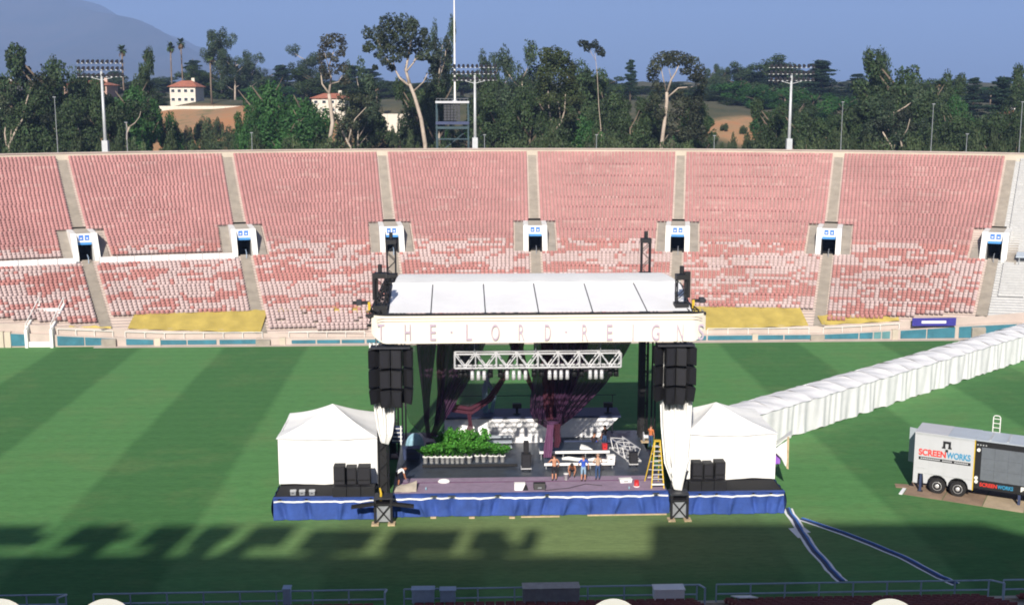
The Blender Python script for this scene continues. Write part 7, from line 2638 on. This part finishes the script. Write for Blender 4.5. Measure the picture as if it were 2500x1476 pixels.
# ================================================================ step ladder on stage
p = STAGE.pix_z(1607, 1192, DECK)
sl = thing('step_ladder', 'tall yellow step ladder beside the right white cloth', 'ladder', STAGE, (p.x, p.y, DECK))
top = STAGE.pix_y(1605, 1076, p.y + 0.75)
H_ = top.z - DECK
for sx in (-1, 1):
    MB().beam((p.x + sx * 0.40 - 0.04, p.y, DECK + 0.02), (p.x + sx * 0.17, p.y + 0.7, DECK + H_), 0.075).build('front_stile', M['yellow'], sl)
    MB().beam((p.x + sx * 0.44 - 0.20, p.y + 1.5, DECK + 0.02), (p.x + sx * 0.17, p.y + 0.8, DECK + H_), 0.06).build('rear_stile', M['yellow'], sl)
for i in range(1, 10):
    f = i / 10.2
    w = 0.40 - 0.23 * f
    MB().bb(p.x - w - 0.02, p.x + w - 0.03, p.y + 0.7 * f - 0.06, p.y + 0.7 * f + 0.07, DECK + H_ * f, DECK + H_ * f + 0.04).build('tread', M['alu'], sl)
    if i % 2: MB().tube([(p.x - w - 0.1, p.y + 1.5 - 0.7 * f, DECK + H_ * f), (p.x + w - 0.1, p.y + 1.5 - 0.7 * f, DECK + H_ * f)], 0.02, 5).build('rear_bar', M['alu'], sl)
MB().bb(p.x - 0.22, p.x + 0.22, p.y + 0.6, p.y + 0.92, DECK + H_, DECK + H_ + 0.06).build('top_cap', M['yellow'], sl)
MB().bb(p.x - 0.42, p.x + 0.36, p.y - 0.06, p.y + 0.05, DECK + 0.25, DECK + 0.32).build('foot_bar', M['canvas'], sl)
# yellow ties at the left tower foot
q = STAGE.pix_y(929, 1190, -0.7)
o = MB().tube([(q.x, -0.72, DECK + 0.1), (q.x + 0.03, -0.75, DECK + 0.55), (q.x - 0.04, -0.72, DECK + 0.9)], [0.09, 0.07, 0.05], 7).build('yellow_strap', M['yellow'], None, STAGE, (q.x, -0.72, DECK + 0.1))
tag(o, 'yellow strap bundle at the foot of the left front tower', 'strap')

# ================================================================ people


def person(label, frame, base, facing, pose, mats, height=1.78, hair='hair', look=0.0):
    """pose: joint dict overrides, in body heights; body grown by a Skin modifier"""
    h = height
    J = {
        'pelvis': (0, 0, 0.53), 'waist': (0, 0, 0.61), 'chest': (0, 0.0, 0.74), 'neck': (0, 0.0, 0.845), 'head': (0, 0.012, 0.905), 'crown': (0, 0.0, 0.965),
        'shL': (-0.105, 0, 0.805), 'elL': (-0.145, 0.0, 0.635), 'wrL': (-0.15, 0.03, 0.49), 'haL': (-0.15, 0.04, 0.455),
        'shR': (0.105, 0, 0.805), 'elR': (0.145, 0.0, 0.635), 'wrR': (0.15, 0.03, 0.49), 'haR': (0.15, 0.04, 0.455),
        'hiL': (-0.055, 0, 0.50), 'knL': (-0.06, 0.01, 0.28), 'anL': (-0.062, -0.01, 0.045), 'toL': (-0.068, 0.085, 0.018),
        'hiR': (0.055, 0, 0.50), 'knR': (0.06, 0.01, 0.28), 'anR': (0.062, -0.01, 0.045), 'toR': (0.068, 0.085, 0.018)}
    J.update(pose)
    rad = {'pelvis': 0.075, 'waist': 0.068, 'chest': 0.078, 'neck': 0.034, 'head': 0.050, 'crown': 0.040, 'shL': 0.036, 'elL': 0.025, 'wrL': 0.017, 'haL': 0.018,
           'hiL': 0.052, 'knL': 0.034, 'anL': 0.023, 'toL': 0.020}
    names = list(J)
    idx = {n: i for i, n in enumerate(names)}
    E = [('pelvis', 'waist'), ('waist', 'chest'), ('chest', 'neck'), ('neck', 'head'), ('head', 'crown')]
    for s in 'LR':
        E += [('chest', 'sh' + s), ('sh' + s, 'el' + s), ('el' + s, 'wr' + s), ('wr' + s, 'ha' + s), ('pelvis', 'hi' + s), ('hi' + s, 'kn' + s), ('kn' + s, 'an' + s), ('an' + s, 'to' + s)]
    V = [Vector(J[n]) * h for n in names]
    Rr = [rad[n if n in rad else n[:-1] + 'L'] * h for n in names]
    EE = [(idx[a], idx[b]) for a, b in E]
    segs = [(a, b, idx[a], idx[b]) for a, b in E]
    # five fingers on each hand
    for s in 'LR':
        w, e = Vector(J['wr' + s]) * h, Vector(J['ha' + s]) * h
        d = (e - w).normalized()
        sd_ = d.cross(Vector((0, 0, 1)) if abs(d.z) < 0.8 else Vector((1, 0, 0))).normalized()
        up = sd_.cross(d)
        for k, (off, L) in enumerate(((-0.030, 0.062), (-0.010, 0.078), (0.010, 0.074), (0.030, 0.058))):
            r0 = e + sd_ * off
            i0 = len(V)
            V += [r0 + d * 0.012, r0 + d * (0.012 + L * 0.55) - up * 0.006, r0 + d * (0.012 + L * 0.95) - up * 0.022]
            Rr += [0.010, 0.009, 0.008]
            EE += [(idx['ha' + s], i0), (i0, i0 + 1), (i0 + 1, i0 + 2)]
        i0 = len(V)
        b0 = w.lerp(e, 0.55)
        V += [b0 + sd_ * 0.032 + d * 0.01, b0 + sd_ * 0.055 + d * 0.045]
        Rr += [0.011, 0.009]
        EE += [(idx['wr' + s], i0), (i0, i0 + 1)]
    me = bpy.data.meshes.new('body')
    me.from_pydata(V, EE, [])
    ob = bpy.data.objects.new('body_tmp', me)
    COL.objects.link(ob)
    sk_ = ob.modifiers.new('skin', 'SKIN')
    sk_.use_smooth_shade = True
    for i, sv_ in enumerate(me.skin_vertices[0].data):
        sv_.radius = (Rr[i], Rr[i])
        sv_.use_root = (i == idx['pelvis'])
    # broaden the trunk, keep it shallow
    for n, (rx, ry) in {'chest': (0.095, 0.062), 'waist': (0.078, 0.056), 'pelvis': (0.085, 0.065)}.items():
        me.skin_vertices[0].data[idx[n]].radius = (rx * h, ry * h)
    sb_ = ob.modifiers.new('sub', 'SUBSURF')
    sb_.levels = sb_.render_levels = 1
    dg = bpy.context.evaluated_depsgraph_get()
    bm_ = bpy.data.meshes.new_from_object(ob.evaluated_get(dg))
    bpy.data.objects.remove(ob)
    order = []
    for m in mats.values():
        if m not in order: order.append(m)
    bm_.materials.clear()
    for m in order: bm_.materials.append(M[m])
    for p_ in bm_.polygons:
        c = p_.center
        best, bd = None, 1e9
        for a, b, ia, ib in segs:
            q0, q1 = V[ia], V[ib]
            dv = q1 - q0
            t_ = max(0, min(1, (c - q0).dot(dv) / max(1e-9, dv.length_squared)))
            dd = (c - q0.lerp(q1, t_)).length
            if dd < bd: bd, best = dd, (a, b, t_)
        a, b, t_ = best
        if a in ('pelvis', 'waist', 'chest') and b in ('waist', 'chest'): key = 'hips' if (a == 'pelvis' and t_ < 0.55) else 'torso'
        elif b in ('neck', 'head', 'crown'): key = 'head' if not (b == 'neck' and t_ < 0.35) else 'torso'
        elif b[:2] == 'sh': key = 'torso'
        elif b[:2] == 'el': key = 'sleeve' if t_ < 0.75 else 'arm'
        elif b[:2] in ('wr', 'ha'): key = 'arm'
        elif b[:2] == 'hi': key = 'hips'
        elif b[:2] == 'kn': key = 'thigh'
        elif b[:2] == 'an': key = 'shin' if t_ < 0.82 else 'foot'
        else: key = 'foot'
        p_.material_index = order.index(mats[key])
        p_.use_smooth = True
    t = thing('person', label, 'person', frame, base, 'people at work on the stage')
    t.rotation_euler.z = frame.a + facing
    b_ = bpy.data.objects.new('body', bm_)
    COL.objects.link(b_)
    b_.parent = t
    hd, cr = Vector(J['head']) * h, Vector(J['crown']) * h
    ax = (cr - hd).normalized()
    # hair cap
    hb = MB()

    def cap(a, bb):
        th_, ph = a * 2 * math.pi, (0.12 + 0.88 * bb) * math.pi / 2
        r_ = 0.066 * h * math.cos(ph)
        return Vector((r_ * math.cos(th_), r_ * 1.12 * math.sin(th_) - 0.012 * h * (1 - bb), 0.062 * h * math.sin(ph)))
    hb.grid(cap, 16, 6)
    rot = Vector((0, 0, 1)).rotation_difference(ax)
    hm_ = hb.mesh('hair', (0, 0, 0), True)
    hm_.materials.append(M[hair])
    hob = bpy.data.objects.new('hair', hm_)
    COL.objects.link(hob)
    hob.parent = t
    hob.location = hd.lerp(cr, 0.55)
    hob.rotation_euler = rot.to_euler()
    fwd = rot @ Vector((0, 1, 0))
    sdv = rot @ Vector((1, 0, 0))
    for (nm_, pos_, r_, m_) in (('eye', hd + fwd * 0.050 * h + sdv * 0.018 * h + ax * 0.012 * h, 0.008 * h, 'eye'), ('eye', hd + fwd * 0.050 * h - sdv * 0.018 * h + ax * 0.012 * h, 0.008 * h, 'eye'),
                                ('nose', hd + fwd * 0.058 * h - ax * 0.002 * h, 0.010 * h, mats['head']), ('mouth', hd + fwd * 0.051 * h - ax * 0.022 * h, 0.010 * h, 'red'),
                                ('ear', hd + sdv * 0.053 * h + ax * 0.003 * h, 0.013 * h, mats['head']), ('ear', hd - sdv * 0.053 * h + ax * 0.003 * h, 0.013 * h, mats['head'])):
        mb_ = MB().lathe((0, 0, 0), [(r_ * 0.3, -r_), (r_ * 0.9, -r_ * 0.4), (r_, 0), (r_ * 0.9, r_ * 0.4), (r_ * 0.3, r_)], 8)
        em = mb_.mesh(nm_, (0, 0, 0), True)
        em.materials.append(M[m_])
        eo = bpy.data.objects.new(nm_, em)
        COL.objects.link(eo)
        eo.parent = t
        eo.location = pos_
    return t


def outfit(torso, sleeve, arm, hips, thigh, shin, foot='shoe', head='skin'):
    return dict(torso=torso, sleeve=sleeve, arm=arm, hips=hips, thigh=thigh, shin=shin, foot=foot, head=head)


def on_stage(u, v, z=DECK + 0.02):
    p = STAGE.pix_z(u, v, z)
    return (p.x, p.y, z)


person('shirtless person in black shorts standing left of the workers, back turned', STAGE, on_stage(1353, 1173), 0.15,
       {'elL': (-0.19, 0.02, 0.70), 'wrL': (-0.20, 0.13, 0.66), 'haL': (-0.20, 0.165, 0.655), 'elR': (0.18, 0.0, 0.66), 'wrR': (0.17, 0.08, 0.54), 'haR': (0.17, 0.10, 0.51)},
       outfit('skin', 'skin', 'skin', 'black_cloth', 'black_cloth', 'skin'), 1.80)
person('crouching shirtless person with dark hair behind the white bucket', STAGE, on_stage(1397, 1163), math.pi * 0.95,
       {'pelvis': (0, -0.10, 0.24), 'waist': (0, -0.05, 0.32), 'chest': (0, 0.08, 0.42), 'neck': (0, 0.16, 0.47), 'head': (0, 0.20, 0.49), 'crown': (0, 0.235, 0.53),
        'shL': (-0.10, 0.11, 0.45), 'elL': (-0.13, 0.18, 0.30), 'wrL': (-0.09, 0.24, 0.17), 'haL': (-0.08, 0.26, 0.14), 'shR': (0.10, 0.11, 0.45), 'elR': (0.13, 0.18, 0.30), 'wrR': (0.09, 0.24, 0.17), 'haR': (0.08, 0.26, 0.14),
        'hiL': (-0.055, -0.09, 0.22), 'knL': (-0.09, 0.12, 0.25), 'anL': (-0.085, 0.0, 0.045), 'toL': (-0.09, 0.09, 0.018), 'hiR': (0.055, -0.09, 0.22), 'knR': (0.09, 0.12, 0.25), 'anR': (0.085, 0.0, 0.045), 'toR': (0.09, 0.09, 0.018)},
       outfit('skin_dark', 'skin_dark', 'skin_dark', 'black_cloth', 'black_cloth', 'skin_dark', head='skin_dark'), 1.78)
person('person in blue T-shirt and pale denim shorts standing with back turned', STAGE, on_stage(1424, 1175), -0.1,
       {'elL': (-0.17, 0.0, 0.64), 'wrL': (-0.16, 0.10, 0.55), 'haL': (-0.15, 0.13, 0.54), 'elR': (0.17, 0.0, 0.64), 'wrR': (0.18, 0.04, 0.50), 'haR': (0.18, 0.05, 0.465)},
       outfit('shirt_blue', 'shirt_blue', 'skin', 'denim_pale', 'denim_pale', 'skin'), 1.82)
person('person in tan shirt and blue jeans standing right of the workers', STAGE, on_stage(1459, 1171), 0.1,
       {'elL': (-0.16, 0.03, 0.66), 'wrL': (-0.10, 0.14, 0.60), 'haL': (-0.08, 0.16, 0.60), 'elR': (0.16, 0.03, 0.66), 'wrR': (0.11, 0.14, 0.60), 'haR': (0.09, 0.16, 0.60)},
       outfit('shirt_tan', 'shirt_tan', 'skin', 'denim', 'denim', 'denim'), 1.80, 'hair_grey')
person('person in white shirt bending over the beige carpet at far left', STAGE, on_stage(972, 1186), -math.pi * 0.42,
       {'pelvis': (0, -0.06, 0.50), 'waist': (0, 0.0, 0.565), 'chest': (0, 0.12, 0.62), 'neck': (0, 0.22, 0.645), 'head': (0, 0.275, 0.64), 'crown': (0, 0.335, 0.645),
        'shL': (-0.10, 0.18, 0.62), 'elL': (-0.12, 0.22, 0.47), 'wrL': (-0.10, 0.26, 0.33), 'haL': (-0.10, 0.27, 0.295), 'shR': (0.10, 0.18, 0.62), 'elR': (0.12, 0.22, 0.47), 'wrR': (0.10, 0.26, 0.33), 'haR': (0.10, 0.27, 0.295),
        'hiL': (-0.055, -0.06, 0.47), 'hiR': (0.055, -0.06, 0.47), 'knL': (-0.065, 0.03, 0.27), 'knR': (0.065, 0.03, 0.27)},
       outfit('shirt_white', 'shirt_white', 'skin_dark', 'black_cloth', 'black_cloth', 'skin_dark', head='skin_dark'), 1.75)
person('person with blue shorts seated at the back right of the stage', STAGE, on_stage(1450, 1086, DECK + 0.37), -0.6,
       {'pelvis': (0, -0.06, 0.06), 'waist': (0, -0.05, 0.15), 'chest': (0, 0.0, 0.28), 'neck': (0, 0.03, 0.385), 'head': (0, 0.05, 0.445), 'crown': (0, 0.045, 0.505),
        'shL': (-0.10, 0.01, 0.345), 'elL': (-0.14, 0.06, 0.20), 'wrL': (-0.08, 0.16, 0.14), 'haL': (-0.07, 0.18, 0.13), 'shR': (0.10, 0.01, 0.345), 'elR': (0.14, 0.06, 0.20), 'wrR': (0.08, 0.16, 0.14), 'haR': (0.07, 0.18, 0.13),
        'hiL': (-0.055, -0.04, 0.05), 'knL': (-0.08, 0.16, 0.17), 'anL': (-0.075, 0.22, 0.045), 'toL': (-0.08, 0.30, 0.018), 'hiR': (0.055, -0.04, 0.05), 'knR': (0.08, 0.16, 0.17), 'anR': (0.075, 0.22, 0.045), 'toR': (0.08, 0.30, 0.018)},
       outfit('black_cloth', 'black_cloth', 'skin_dark', 'shirt_blue', 'shirt_blue', 'skin_dark', head='skin_dark'), 1.75)
person('person in dark clothes standing at the rear beside the red cooler', STAGE, on_stage(1476, 1094), 0.5,
       {'elR': (0.17, 0.08, 0.68), 'wrR': (0.15, 0.19, 0.68), 'haR': (0.145, 0.22, 0.68)},
       outfit('black_cloth', 'black_cloth', 'skin_dark', 'denim', 'denim', 'denim', head='skin_dark'), 1.72)
person('person in orange shirt at the back beside the right rear tower', STAGE, on_stage(1588, 1094), -0.7,
       {'elL': (-0.16, 0.08, 0.68), 'wrL': (-0.12, 0.18, 0.64), 'haL': (-0.11, 0.21, 0.64)},
       outfit('shirt_orange', 'shirt_orange', 'skin', 'denim', 'denim', 'denim'), 1.75)
